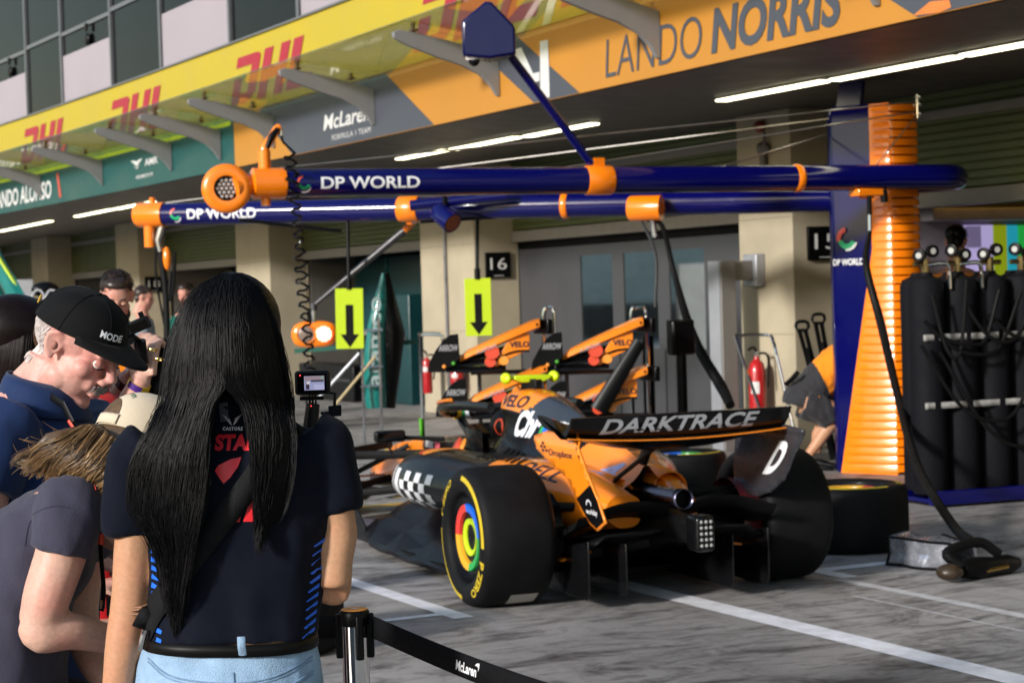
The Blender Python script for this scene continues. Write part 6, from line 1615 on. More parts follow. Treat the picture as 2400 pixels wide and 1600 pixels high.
# ================================================================== PEOPLE
class Frame:
    """a person's own axes: x to the viewer's right, y away from the viewer, z up, origin on the ground"""
    def __init__(s, px, D):
        s.D = D; b = atd(px, 800, D); s.base = V(b.x, b.y, 0)
        s.rz = -YAW; s.M = Matrix.Translation(s.base) @ Matrix.Rotation(s.rz, 4, 'Z'); s.I = s.M.inverted()
    def L(s, px, py, dd=0.0): return s.I @ atd(px, py, s.D + dd)
    def m(s, px): return px * s.D / F_PX
def organic(mb, name, mats, parent, voxel=0.010, smooth=6, zone=None, folds=0.0, fscale=0.12, seed=0):
    me = bpy.data.meshes.new('tmp'); me.from_pydata([tuple(v) for v in mb.v], [], mb.f)
    bm = bmesh.new(); bm.from_mesh(me); bmesh.ops.recalc_face_normals(bm, faces=bm.faces); bm.to_mesh(me); bm.free()
    o = bpy.data.objects.new('tmp', me); COL.objects.link(o)
    r = o.modifiers.new('r', 'REMESH'); r.mode = 'VOXEL'; r.voxel_size = voxel; r.use_smooth_shade = True
    if smooth:
        q = o.modifiers.new('s', 'SMOOTH'); q.iterations = smooth; q.factor = 0.5
    dg = bpy.context.evaluated_depsgraph_get(); m2 = bpy.data.meshes.new_from_object(o.evaluated_get(dg)); m2.name = name
    bpy.data.objects.remove(o); bpy.data.meshes.remove(me)
    n = len(m2.vertices); co = np.empty(n * 3); m2.vertices.foreach_get('co', co); co = co.reshape(-1, 3)
    if folds:
        no = np.empty(n * 3); m2.vertices.foreach_get('normal', no); no = no.reshape(-1, 3)
        off = np.array([mnoise.noise(Vector((p[0] / fscale * 1.6 + seed, p[1] / fscale * 1.6, p[2] / fscale + p[0] * 3.0))) + 0.5 * mnoise.noise(Vector((p[0] / fscale * 3.1 + p[2] * 9, p[1] / fscale * 3 + seed, p[2] / fscale * 1.7))) for p in co])
        co = co + no * (off * folds)[:, None]; m2.vertices.foreach_set('co', co.ravel())
    m2.materials.clear()
    if not isinstance(mats, (list, tuple)): mats = [mats]
    for m in mats: m2.materials.append(m)
    if zone:
        idx = [zone(*p.center) for p in m2.polygons]; m2.polygons.foreach_set('material_index', idx)
    m2.shade_smooth(); m2.update()
    ob = bpy.data.objects.new(name, m2); COL.objects.link(ob); ob.parent = parent
    return ob
def mesh_bvh(ob):
    me = ob.data; return BVHTree.FromPolygons([v.co.copy() for v in me.vertices], [tuple(p.vertices) for p in me.polygons])
def skin_mat(name, c, red=0.35):
    if name in MATS: return MATS[name]
    m = mat(name, c, 0.48, var=0.0, sss=0.12, spec=0.4)
    n = m.node_tree.nodes; l = m.node_tree.links; p = n['Principled BSDF']; tc = n.new('ShaderNodeTexCoord')
    a = n.new('ShaderNodeTexNoise'); a.inputs['Scale'].default_value = 11; a.inputs['Detail'].default_value = 3; l.new(tc.outputs['Object'], a.inputs['Vector'])
    f = n.new('ShaderNodeTexNoise'); f.inputs['Scale'].default_value = 120; f.inputs['Detail'].default_value = 3; l.new(tc.outputs['Object'], f.inputs['Vector'])
    r = n.new('ShaderNodeValToRGB'); r.color_ramp.elements[0].position = 0.35; r.color_ramp.elements[1].position = 0.68
    r.color_ramp.elements[0].color = (*c, 1); r.color_ramp.elements[1].color = (c[0] * (1 + 0.1 * red), c[1] * (1 - 0.55 * red), c[2] * (1 - 0.5 * red), 1)
    l.new(a.outputs[0], r.inputs[0])
    mr = n.new('ShaderNodeMapRange'); mr.inputs[1].default_value = 0.3; mr.inputs[2].default_value = 0.7; mr.inputs[3].default_value = 0.90; mr.inputs[4].default_value = 1.06; l.new(f.outputs[0], mr.inputs[0])
    mx = n.new('ShaderNodeVectorMath'); mx.operation = 'MULTIPLY'; l.new(r.outputs[0], mx.inputs[0]); l.new(mr.outputs[0], mx.inputs[1]); l.new(mx.outputs[0], p.inputs['Base Color'])
    b = n.new('ShaderNodeBump'); b.inputs['Strength'].default_value = 0.12; b.inputs['Distance'].default_value = 0.003; l.new(f.outputs[0], b.inputs['Height']); l.new(b.outputs[0], p.inputs['Normal'])
    return m
def cloth(name, c, rough=0.8, var=0.10, weave=500, sheen=0.15):
    return mat(name, c, rough, var=var, scale=9, bump=0.25, bscale=weave, sheen=sheen, spec=0.12)
def head_shapes(mb, H, k=1.0, ears=True, nose=1.0, jaw=1.0):
    """H maps head axes (x right, y facing direction, z up, origin between the ears) into the person's axes"""
    Q = H.to_3x3()
    def E(c, r): mb.sphere(H @ (Vector(c) * k), [q * k for q in r], 20, 14, Q)
    def T(pts, r, n=10): mb.tube([H @ (Vector(p) * k) for p in pts], [q * k for q in r], n)
    E((0, -0.018, 0.035), (0.077, 0.098, 0.086)); E((0, 0.028, -0.045), (0.057 * jaw, 0.062, 0.078)); E((0, 0.050, 0.035), (0.060, 0.045, 0.055))
    E((0, 0.066, -0.105), (0.026 * jaw, 0.024, 0.020))
    for s in (-1, 1):
        E((s * 0.040, 0.055, -0.022), (0.025, 0.026, 0.024)); E((s * 0.047 * jaw, 0.012, -0.070), (0.018, 0.032, 0.028))
        E((s * 0.030, 0.084, 0.024), (0.024, 0.012, 0.009))
        E((s * 0.011 * nose, 0.103, -0.033), (0.010 * nose, 0.011, 0.009))
        E((s * 0.022, 0.080, -0.050), (0.016, 0.014, 0.018))
        if ears:
            T([(s * 0.072, -0.004, 0.022), (s * 0.082, -0.014, 0.030), (s * 0.086, -0.030, 0.020), (s * 0.085, -0.032, 0.0), (s * 0.080, -0.022, -0.022), (s * 0.074, -0.006, -0.034)], [0.007] * 6, 8)
            E((s * 0.0725, -0.012, -0.002), (0.005, 0.018, 0.026)); T([(s * 0.078, -0.006, 0.012), (s * 0.081, -0.018, 0.014), (s * 0.080, -0.022, 0.0), (s * 0.077, -0.012, -0.014)], [0.0045] * 4, 8)
    T([(0, 0.088, 0.022), (0, 0.100, 0.0), (0, 0.116, -0.028)], [0.009, 0.010 * nose, 0.013 * nose])
    E((0, 0.094, -0.060), (0.023, 0.011, 0.0065)); E((0, 0.091, -0.073), (0.020, 0.011, 0.007))
    T([(0, -0.020, -0.04), (0, -0.042, -0.12), (0, -0.060, -0.20)], [0.056, 0.056, 0.062], 16)
LIP = mat('lips', (0.42, 0.16, 0.13), 0.4, sss=0.1); EYEW = mat('eye_white', (0.65, 0.60, 0.56), 0.2); IRIS = mat('iris', (0.05, 0.04, 0.03), 0.15)
def face_parts(H, parent, k, skin, browc, down=True, beard=None, lips=True):
    Q = H.to_3x3()
    for s in (-1, 1):
        c = Vector((s * 0.031, 0.0795, 0.004)) * k
        e = build(MB().sphere(H @ c, 0.0118 * k, 16, 10), 'eye', EYEW, parent, local=True)
        build(MB().sphere(H @ (c + Vector((0, 0.0098, -0.005 if down else 0)) * k), 0.0055 * k, 12, 8), 'iris', IRIS, e, local=True)
        # lids
        lid = MB(); rs = []
        for i in range(9):
            t = (i / 8 - 0.5) * 2
            rs.append([H @ (c + Vector((t * 0.0165, 0.0138 * math.sqrt(max(0, 1 - t * t)) * math.cos(a) + 0.001, 0.0135 * math.sqrt(max(0.05, 1 - t * t)) * math.sin(a))) * k) for a in [R(-28 if down else 25) + R(125) * q / 6 for q in range(7)]])
        build(lid.grid(rs), 'eyelid', skin, parent, local=True)
        build(MB().tube([H @ (c + Vector((x_, 0.0145 - abs(x_) * 0.15, (-0.0075 if down else 0.005))) * k) for x_ in (-0.015, -0.007, 0.0, 0.007, 0.015)], 0.0011 * k, 6), 'lash_line', mat('lash', (0.02, 0.012, 0.01), 0.6), parent, local=True)
        b = MB().tube([H @ (Vector((s * x_, y_, z_)) * k) for x_, y_, z_ in ((0.014, 0.0945, 0.026), (0.028, 0.0955, 0.031), (0.042, 0.088, 0.030), (0.050, 0.078, 0.024))], [0.0035 * k, 0.0042 * k, 0.004 * k, 0.002 * k], 8, flat=0.5)
        build(b, 'eyebrow', browc, parent, local=True)
    if lips:
        build(MB().sphere(H @ (Vector((0, 0.0965, -0.0605)) * k), (0.020 * k, 0.009 * k, 0.0045 * k), 14, 8, Q), 'lip', LIP, parent, local=True)
        build(MB().sphere(H @ (Vector((0, 0.0935, -0.0725)) * k), (0.018 * k, 0.009 * k, 0.0055 * k), 14, 8, Q), 'lip', LIP, parent, local=True)
def head_frame(pos, yaw, pitch=0.0, roll=0.0):
    """yaw 0 = looking away from the viewer (+y); 90 = looking to the viewer's right; pitch > 0 = looking down"""
    return Matrix.Translation(pos) @ Matrix.Rotation(R(-yaw), 4, 'Z') @ Matrix.Rotation(R(roll), 4, 'Y') @ Matrix.Rotation(R(-pitch), 4, 'X')
def hand_shapes(mb, wrist, d, nrm, curl=0.4, k=1.0, side=1, spread=0.10):
    """palm and five unequal fingers; d = pointing direction, nrm = back of the hand"""
    d = Vector(d).normalized(); nrm = (Vector(nrm) - d * Vector(nrm).dot(d)).normalized(); x = d.cross(nrm) * side
    w = Vector(wrist)
    Q = Matrix((x, d, nrm)).transposed()
    mb.tube([w - d * 0.02 * k, w + d * 0.015 * k], 0.024 * k, 12, flat=0.8)
    mb.box(w + d * 0.052 * k, (0.078 * k, 0.085 * k, 0.024 * k), Q); mb.sphere(w + d * 0.045 * k + x * 0.026 * k - nrm * 0.010 * k, (0.020 * k, 0.034 * k, 0.016 * k), 12, 8, Q)
    for i, (off, ln) in enumerate(((0.030, 0.072), (0.010, 0.080), (-0.010, 0.075), (-0.029, 0.058))):
        p = w + d * 0.092 * k + x * off * k; q = d + x * (off / 0.03 * spread); a = 0.0; pts = [p - d * 0.02 * k, p]
        c_ = curl * (1.0 + 0.12 * i)
        for sg in (0.45, 0.32, 0.23):
            a += c_; v = (q.normalized() * math.cos(a) - nrm * math.sin(a)); p = p + v * ln * sg * k; pts.append(p.copy())
        mb.tube(pts, [0.0105 * k, 0.0100 * k, 0.0092 * k, 0.0085 * k, 0.0070 * k], 10)
    p = w + d * 0.025 * k + x * 0.034 * k; v1 = (d * 0.75 + x * 0.7 - nrm * 0.25).normalized(); v2 = (d * 0.95 + x * 0.15 - nrm * (0.3 + curl * 0.4)).normalized()
    mb.tube([p - v1 * 0.015 * k, p + v1 * 0.034 * k, p + v1 * 0.034 * k + v2 * 0.032 * k, p + v1 * 0.034 * k + v2 * 0.056 * k], [0.014 * k, 0.0115 * k, 0.010 * k, 0.0075 * k], 10)
def strands(paths, r, name, m, parent, r1=None):
    """many fine hairs in one mesh: three sided tapering tubes"""
    vs = []; fs = []
    for pts in paths:
        n = len(pts); o = len(vs)
        for i, p in enumerate(pts):
            t = (pts[min(n - 1, i + 1)] - pts[max(0, i - 1)]); t = t.normalized() if t.length > 1e-9 else Vector((0, 0, -1))
            a = t.cross(Vector((0.3, 1, 0.1))).normalized(); b = t.cross(a); q = r * (1 - 0.6 * (i / (n - 1)) ** 2)
            vs += [tuple(p + a * q), tuple(p + (b * 0.87 - a * 0.5) * q), tuple(p + (-b * 0.87 - a * 0.5) * q)]
        for i in range(n - 1):
            for j in range(3): fs.append((o + i * 3 + j, o + i * 3 + (j + 1) % 3, o + i * 3 + 3 + (j + 1) % 3, o + i * 3 + 3 + j))
    me = bpy.data.meshes.new(name); me.from_pydata(vs, [], fs); me.materials.append(m); me.shade_smooth()
    ob = bpy.data.objects.new(name, me); COL.objects.link(ob); ob.parent = parent
    return ob
def seg(mb, pts, r, n=16): return mb.tube(smooth_path(pts, 4) if len(pts) > 2 else pts, r, n)
def piecewise(tab, v):
    if v <= tab[0][0]: return tab[0][1]
    for (a, x), (b, y) in zip(tab[:-1], tab[1:]):
        if v <= b: return x + (y - x) * (v - a) / (b - a)
    return tab[-1][1]
def new_person(px, D, label, group=None):
    f = Frame(px, D); o = thing('person', label, 'person', tuple(f.base), group, f.rz); return f, o
HAIRK = lambda nm, c: mat(nm, c, 0.32, var=0.35, scale=40, spec=0.5)
SHOE = mat('shoe_dark', (0.02, 0.02, 0.022), 0.5); SOLE = mat('shoe_sole', (0.5, 0.5, 0.5), 0.6)
def shoe(f_o, p, d, name='shoe', m=None):
    d = Vector(d).normalized(); Q = Matrix((Vector((d.y, -d.x, 0)), d, Vector((0, 0, 1)))).transposed()
    mb = MB(); rs = []
    for t, w, h in ((-0.09, 0.028, 0.05), (-0.07, 0.037, 0.085), (0.0, 0.04, 0.085), (0.08, 0.045, 0.06), (0.15, 0.044, 0.045), (0.19, 0.025, 0.03)):
        c = Vector(p) + d * t
        rs.append([c + Q @ Vector((w * math.cos(a), 0, max(0.0, h / 2 + h / 2 * math.sin(a)))) for a in [2 * math.pi * k / 14 for k in range(14)]])
    return build(mb.rings(rs), name, m or SHOE, f_o, local=True)
# ------------------------------------------------------------------ 1. woman with long black hair (nearest figure)
f, W = new_person(550, 3.7, 'person with long black hair seen from behind in a navy shirt and light blue jeans')
L = f.L
SK1 = skin_mat('skin_tan', (0.50, 0.27, 0.15), 0.2)
NAVY = cloth('navy_jersey', (0.007, 0.0115, 0.0299), 0.8, var=0.12, weave=700)
DEN = mat('light_denim', (0.27, 0.40, 0.56), 0.8, var=0.32, scale=11, bump=0.4, bscale=420, spec=0.2)
BELTL = mat('belt_leather', (0.012, 0.011, 0.010), 0.4, var=0.2)
hc = L(543, 806); hc.y = 0.058
mb = MB(); HW_ = head_frame(hc, 4, 4); head_shapes(mb, HW_, 0.96)
torso = [(955, 520, 585, .05), (985, 430, 660, .075), (1015, 350, 735, .095), (1060, 318, 765, .115), (1150, 338, 765, .125), (1250, 358, 762, .118), (1350, 362, 748, .108), (1430, 356, 738, .108), (1520, 342, 734, .118)]
def ring(py, l, r, d, grow=0.0, n=28, yc=0.02):
    a, b = L(l, py), L(r, py); c = (a + b) / 2; hw = (b - a).length / 2 + grow; z = (a.z + b.z) / 2; t = (b - a).normalized()
    return [Vector((c.x, yc, c.z)) + t * hw * math.copysign(abs(math.cos(q)) ** 0.8, math.cos(q)) + Vector((0, (d + grow) * math.copysign(abs(math.sin(q)) ** 0.85, math.sin(q)), 0)) for q in [2 * math.pi * k / n for k in range(n)]]
mb.rings([ring(*t) for t in torso])
aL = [L(335, 1080), L(318, 1250), L(305, 1410), L(291, 1500), L(276, 1600), L(262, 1700)]
seg(mb, aL, [0.048, 0.041, 0.038, 0.037, 0.031, 0.024])
hand_shapes(mb, L(260, 1715), L(255, 1800) - L(262, 1700), (-1, -0.3, 0), 0.35, 0.92)
aR = [L(745, 1060), L(792, 1230), L(786, 1310), L(782, 1375)]
seg(mb, aR, [0.046, 0.037, 0.035, 0.036])
fore = [L(782, 1382), L(778, 1350, 0.10), L(745, 1250, 0.24), L(735, 1200, 0.30)]
seg(mb, fore, [0.035, 0.034, 0.028, 0.024]); hand_shapes(mb, L(733, 1195, 0.31), (-0.1, 0.4, 0.9), (0.9, 0.3, 0), 0.8, 0.92, -1)
# hips and legs
zh = L(540, 1650).z; xl, xr = L(430, 1650).x, L(650, 1650).x
for x in (xl, xr): seg(mb, [Vector((x, 0.03, zh)), Vector((x * 0.9, 0.0, 0.45)), Vector((x * 0.85, 0.04, 0.08))], [0.085, 0.055, 0.038])
mb.rings([ring(1500, 350, 730, .11), ring(1600, 335, 745, .12), ring(1690, 345, 740, .11)])
bodyW = organic(mb, 'body', SK1, W, 0.008, 8)
# crease at the left elbow
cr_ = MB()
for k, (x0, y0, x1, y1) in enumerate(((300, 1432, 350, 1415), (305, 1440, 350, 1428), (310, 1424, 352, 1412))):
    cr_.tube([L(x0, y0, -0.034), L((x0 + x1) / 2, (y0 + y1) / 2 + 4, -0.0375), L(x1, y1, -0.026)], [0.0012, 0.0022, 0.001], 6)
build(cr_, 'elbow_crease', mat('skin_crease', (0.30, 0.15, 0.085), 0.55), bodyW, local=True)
# shirt
mb = MB()
mb.rings([ring(py, l, r, d, 0.010) for py, l, r, d in torso[1:-1]] + [ring(1492, 346, 733, .12, 0.012)])
mb.rings([ring(918, 498, 602, .068, 0.010, yc=0.002), ring(950, 490, 608, .072, 0.013, yc=0.0), ring(985, 440, 650, .085, 0.010)])
seg(mb, [L(360, 1040), L(322, 1090), L(308, 1170), L(305, 1250)], [0.062, 0.060, 0.053, 0.050])
seg(mb, [L(715, 1025), L(752, 1055), L(785, 1120), L(799, 1196)], [0.060, 0.060, 0.050, 0.042])
shirt = organic(mb, 'shirt', NAVY, W, 0.007, 7, folds=0.010, fscale=0.13, seed=3)
SB = mesh_bvh(shirt); FW = V(0, 1, 0)
def on_shirt(t, px, py, wpx, hpx, m, nm, lift=0.002, rot=0.0):
    o = L(px, py); s = f.m(1); mb = MB()
    sc = [(x, y) for x, y in t[0]]
    a = L(px + 100, py) - L(px, py); a.y = 0; a.normalize(); up_ = V(-a.z, 0, a.x)
    wrap_mark(mb, fit2d((sc, t[1]), wpx * s, hpx * s), SB, V(o.x, -0.6, o.z), a, up_, FW, lift=lift, step=0.02, back=0)
    return build(mb, nm, m, shirt, local=True)
REDP = mat('red_print_shirt', (0.75, 0.02, 0.03), 0.45, var=0.08); WHP = mat('white_print_shirt', (0.78, 0.78, 0.80), 0.5)
on_shirt(text2d('STAR', 0.05), 521, 1046, 100, 36, REDP, 'lettering')
wing = []
for sgn in (-1, 1):
    for i in range(6):
        wing.append([(sgn * (0.02 + 0.02 * i), -0.30 + 0.10 * i), (sgn * (0.16 + 0.055 * i), -0.10 + 0.13 * i), (sgn * (0.20 + 0.06 * i), 0.00 + 0.125 * i), (sgn * (0.04 + 0.025 * i), -0.22 + 0.105 * i)])
on_shirt(polys2d(*wing), 533, 991, 48, 27, WHP, 'wing_emblem')
on_shirt(text2d('CASTORE', 0.03, 0, 1.2), 535, 1002, 46, 8, WHP, 'lettering')
def px_shape(pts, m, nm, lift=0.002):
    mb = MB(); vs = [L(*p) for p in pts]; o = V(0, -0.6, 0)
    wrap_mark(mb, polys2d([(v.x, v.z) for v in vs]), SB, o, V(1, 0, 0), V(0, 0, 1), FW, lift=lift, step=0.02, back=0); return build(mb, nm, m, shirt, local=True)
px_shape([(524, 1090), (532, 1078), (560, 1064), (583, 1060), (576, 1082), (560, 1105), (545, 1119), (536, 1108)], REDP, 'red_print')
px_shape([(560, 1207), (590, 1150), (608, 1125), (612, 1140), (590, 1206), (583, 1206), (604, 1150), (580, 1207)][:4] + [(592, 1165), (580, 1207)], REDP, 'red_print')
px_shape([(588, 1206), (600, 1170), (611, 1150), (611, 1206)], REDP, 'red_print')
px_shape([(528, 940), (548, 936), (549, 980), (530, 984)], mat('collar_tab', (0.03, 0.035, 0.05), 0.5), 'neck_tab')
STR = mat('blue_stripe', (0.005, 0.13, 0.75), 0.5)
for i in range(11):
    y = 1275 + i * 20
    wv = 6 * math.sin(i * 1.3)
    px_shape([(366, y), (384 + wv + (8 if i > 3 else 0), y + 8), (392 + wv, y + 15), (376, y + 13), (364, y + 12)] if i < 9 else [(385, y), (398, y + 4), (396, y + 12), (382, y + 10)], STR, 'side_stripe')
    y = 1262 + i * 21
    e = 758 - max(0, i - 0) * 2.6
    px_shape([(e - 4, y), (e + 8, y - 8), (e + 7, y + 2), (e - 14 - wv * .5, y + 12), (e - 16, y + 8)], STR, 'side_stripe')
# jeans, belt
mb = MB()
mb.rings([ring(1500, 345, 733, .118, 0.006), ring(1560, 328, 742, .13, 0.006), ring(1640, 318, 752, .14, 0.006), ring(1720, 322, 752, .135, 0.004), ring(1800, 335, 745, .11, 0.0)])
for x in (xl, xr): seg(mb, [Vector((x, 0.02, zh - 0.02)), Vector((x * 0.95, 0.0, 0.46)), Vector((x * 0.9, 0.03, 0.09))], [0.105, 0.072, 0.058])
jeans = organic(mb, 'jeans', DEN, W, 0.008, 6, folds=0.004, fscale=0.09, seed=9)
SBJ = mesh_bvh(jeans)
def jline(pts, r, m, nm):
    out = []
    for p in smooth_path([V(x, y, 0) for x, y in pts], 6):
        v = L(p.x, p.y); h = SBJ.ray_cast(V(v.x, -0.7, v.z), FW)
        if h[0] is not None: out.append(h[0] - FW * r * 0.3)
    if len(out) > 1: return build(MB().tube(out, r, 6), nm, m, jeans, local=True)
SEAM = mat('denim_seam', (0.17, 0.27, 0.40), 0.8, var=0.3, scale=60)
jline([(362, 1527), (430, 1560), (560, 1572), (660, 1560), (735, 1530)], 0.0022, SEAM, 'seam')
jline([(362, 1534), (430, 1567), (560, 1580), (660, 1567), (735, 1538)], 0.0016, SEAM, 'seam')
jline([(566, 1548), (569, 1580), (572, 1620)], 0.0025, SEAM, 'seam')
jline([(362, 1600), (368, 1584), (440, 1590), (520, 1604)], 0.0022, SEAM, 'pocket_edge'); jline([(635, 1604), (690, 1585), (738, 1562)], 0.0022, SEAM, 'pocket_edge')
jline([(362, 1590), (368, 1592), (440, 1598), (520, 1612)], 0.0014, SEAM, 'pocket_edge'); jline([(640, 1612), (690, 1593), (738, 1570)], 0.0014, SEAM, 'pocket_edge')
mb = MB(); rs = []
for k in range(29):
    q = 2 * math.pi * k / 28
    rs.append(None)
bl = [ring(py, l, r, .124, 0.009, 40) for py, l, r in ((1486, 352, 727), (1514, 347, 731))]
build(MB().rings([bl[0], bl[1]], cap=False), 'belt', BELTL, W, local=True, sol=0.004)
for px in (566,):
    a, b = L(px, 1490, -0.16), L(px + 3, 1534, -0.16)
    h0 = -0.165 if px == 566 else -0.06
    mbx = MB(); ys_ = h0
    mbx.tube([V(a.x, ys_, a.z), V((a.x + b.x) / 2, ys_ - 0.004, (a.z + b.z) / 2), V(b.x, ys_ + 0.006, b.z)], 0.0075, 8, flat=0.35); build(mbx, 'belt_loop', DEN, jeans, local=True)
for x, sgn in ((xl * 0.9, -1), (xr * 0.9, 1)): shoe(W, (x, 0.03, 0.0), (0.1 * sgn, 1, 0))
# strap of a cross-body bag
SLG = mat('strap_grey', (0.022, 0.022, 0.024), 0.75, bump=0.3, bscale=400)
mb = MB(); rows = []
ctr = [(700, 985), (650, 1050), (603, 1122), (540, 1205), (470, 1292), (410, 1370), (372, 1420), (345, 1470)]
for p in smooth_path([V(x, y, 0) for x, y in ctr], 6):
    row = []
    for q in (-1, 0, 1):
        v = L(p.x + 27 * q * 0.8, p.y + 27 * q * 0.62); h = SB.ray_cast(V(v.x, -0.7, v.z), FW)
        row.append((h[0] if h[0] is not None else V(v.x, -0.05, v.z)) - FW * 0.006)
    rows.append(row)
bagst = thing('shoulder_strap', 'wide dark grey bag strap slung across the navy shirt of the black haired person', 'strap', tuple(f.base), None, f.rz)
build(MB().grid(rows), 'webbing', SLG, bagst, local=True, sol=0.003)
bq = L(322, 1555); 
build(MB().box((bq.x + 0.012, 0.02, bq.z - 0.12), (0.025, 0.12, 0.16)), 'bag', BELTL, bagst, local=True, bevel=0.02)
build(MB().tube([L(340, 1475, -0.07), L(333, 1500, -0.07), L(330, 1520, -0.06)], 0.006, 8), 'ring', CHROME, bagst, local=True)
# hair
LB = [(640, 520), (665, 472), (700, 442), (760, 424), (850, 408), (950, 398), (1000, 380), (1050, 350), (1100, 338), (1180, 338), (1240, 366), (1300, 390), (1400, 404), (1480, 430)]
RB = [(640, 565), (665, 600), (700, 624), (760, 646), (850, 665), (950, 682), (1020, 694), (1100, 690), (1180, 672), (1240, 640)]
LM = [(640, 543), (900, 548), (930, 526), (960, 518), (1000, 512), (1060, 508), (1100, 510), (1200, 498), (1300, 475), (1400, 455), (1480, 440)]
RM = [(640, 543), (890, 553), (920, 580), (950, 600), (1000, 611), (1060, 616), (1100, 618), (1240, 618)]
DY = [(640, -0.012), (655, -0.055), (675, -0.078), (710, -0.102), (760, -0.122), (850, -0.134), (950, -0.134), (1050, -0.150), (1200, -0.150), (1300, -0.140), (1480, -0.135)]
HK = mat('hair_black', (0.006, 0.0055, 0.0065), 0.42, var=0.3, scale=30, spec=0.2)
def hair_pt(py, lo, hi, v, dep=0.0, bul=1.0):
    a, b = piecewise(lo, py), piecewise(hi, py); px = a + (b - a) * v
    full = (px - (piecewise(LB, py) + (piecewise(RB, py) if py < 1240 else 690)) / 2) / max(30, (piecewise(RB, py) - piecewise(LB, py)) / 2)
    y = piecewise(DY, py) * math.sqrt(max(0.0, 1 - min(1, abs(full)) ** 2.6)) if py < 960 else piecewise(DY, py) * (1 - 0.35 * min(1, abs(full)) ** 3)
    p = L(px, py); return V(p.x, y + dep, p.z)
hb = MB(); hb.sphere(HW_ @ V(0, -0.020, 0.036), (0.092, 0.107, 0.102), 28, 18, HW_.to_3x3())
for lo, hi, end in ((LB, LM, 1400), (RM, RB, 1150)):
    rs = []
    for py in np.linspace(642, end, 44):
        tp_ = max(0.0, (py - (end - 260)) / 260) * 0.36
        fr = [hair_pt(py, lo, hi, v, 0.012) for v in np.linspace(0.03 + tp_, 0.97 - tp_, 12)]
        th = 0.10 if py < 900 else max(0.02, 0.10 - (py - 900) / 900 * 0.16)
        if py < 660: th = 0.03
        bk = [p + V(0, th, 0) for p in fr[::-1]]
        rs.append(fr + bk)
    hb.rings(rs)
hairo = build(hb, 'hair', HK, W, local=True, ang=180)
rnd = random.Random(11); paths = []
for k in range(4800):
    left = rnd.random() < 0.56
    lo, hi, e0, e1 = (LB, LM, 1150, 1480) if left else (RM, RB, 1010, 1275)
    v = rnd.random(); v = 0.5 + (v - 0.5) * (1.0 + 0.06 * rnd.random())
    s0 = 642 + 110 * rnd.random() ** 2 if rnd.random() < 0.8 else 700 + 250 * rnd.random(); e = e0 + (e1 - e0) * rnd.random()
    if left and v < 0.25: e -= 120 * rnd.random()
    if left and v > 0.7: e -= 60 * rnd.random()
    e -= (0.5 - abs(v - 0.5) < 0.22) * rnd.random() * 170
    ph = (rnd.gauss(0, 0.6) + math.floor(v * 9) * 1.9); am = rnd.uniform(2.0, 12.0); fr = rnd.uniform(0.011, 0.018); dep = -0.001 - 0.008 * rnd.random(); drift = rnd.gauss(0, 0.04)
    pts = []
    n = 15
    for i in range(n):
        t = i / (n - 1); py = s0 + (e - s0) * t
        vv = min(1.03, max(-0.03, v + drift * t + 0.03 * math.sin(py * 0.011 + ph)))
        q = hair_pt(py, lo, hi, vv, dep)
        q.x += f.m(am * math.sin(py * fr + ph)) * t ** 1.3; q.y += 0.006 * math.cos(py * fr + ph) * t
        if not left: q.x -= f.m(22) * max(0, t - 0.55) * (v - 0.35)
        pts.append(q)
    paths.append(pts)
for k in range(130):     # flyaways
    side = rnd.choice((-1, 1)); py0 = rnd.uniform(640, 1000); pts = []
    v = 0.02 if side < 0 else 0.98
    ln = rnd.uniform(120, 360); amp = rnd.uniform(6, 26)
    for i in range(10):
        t = i / 9; py = py0 + min(ln, 1215 - py0) * t
        q = hair_pt(py, LB, RB if py < 1235 else LM, v, -0.004); q.x += side * f.m(amp) * math.sin(t * 2.2) + f.m(rnd.uniform(-1, 1)); pts.append(q)
    paths.append(pts)
for k in range(46):     # short hairs standing off the crown
    px = rnd.uniform(450, 640); q0 = L(px, piecewise([(450, 700), (500, 655), (545, 640), (590, 655), (640, 720)], px)); a = rnd.uniform(-1, 1)
    pts = [V(q0.x + f.m(14 * t * a + 6 * t * t), -0.02 - 0.02 * rnd.random(), q0.z + f.m(13 * t * (1.3 - t))) for t in np.linspace(0, 1, 6)]
    paths.append(pts)
strands(paths, 0.0009, 'hair_strands', HK, W)
paths = []
for k in range(420):
    left = rnd.random() < 0.5
    lo, hi, e0, e1 = (LB, LM, 1180, 1480) if left else (RM, RB, 1080, 1235)
    v = rnd.random(); s0 = rnd.uniform(645, 900); e = rnd.uniform(e0, e1); ph = rnd.random() * 6.28; dr = rnd.gauss(0, 0.05)
    paths.append([hair_pt(s0 + (e - s0) * t, lo, hi, min(1, max(0, v + dr * t + 0.03 * math.sin((s0 + (e - s0) * t) * 0.011 + ph))), -0.0105) for t in np.linspace(0, 1, 14)])
strands(paths, 0.0009, 'hair_strands', mat('hair_black_sheen', (0.020, 0.017, 0.019), 0.45, spec=0.2), W)

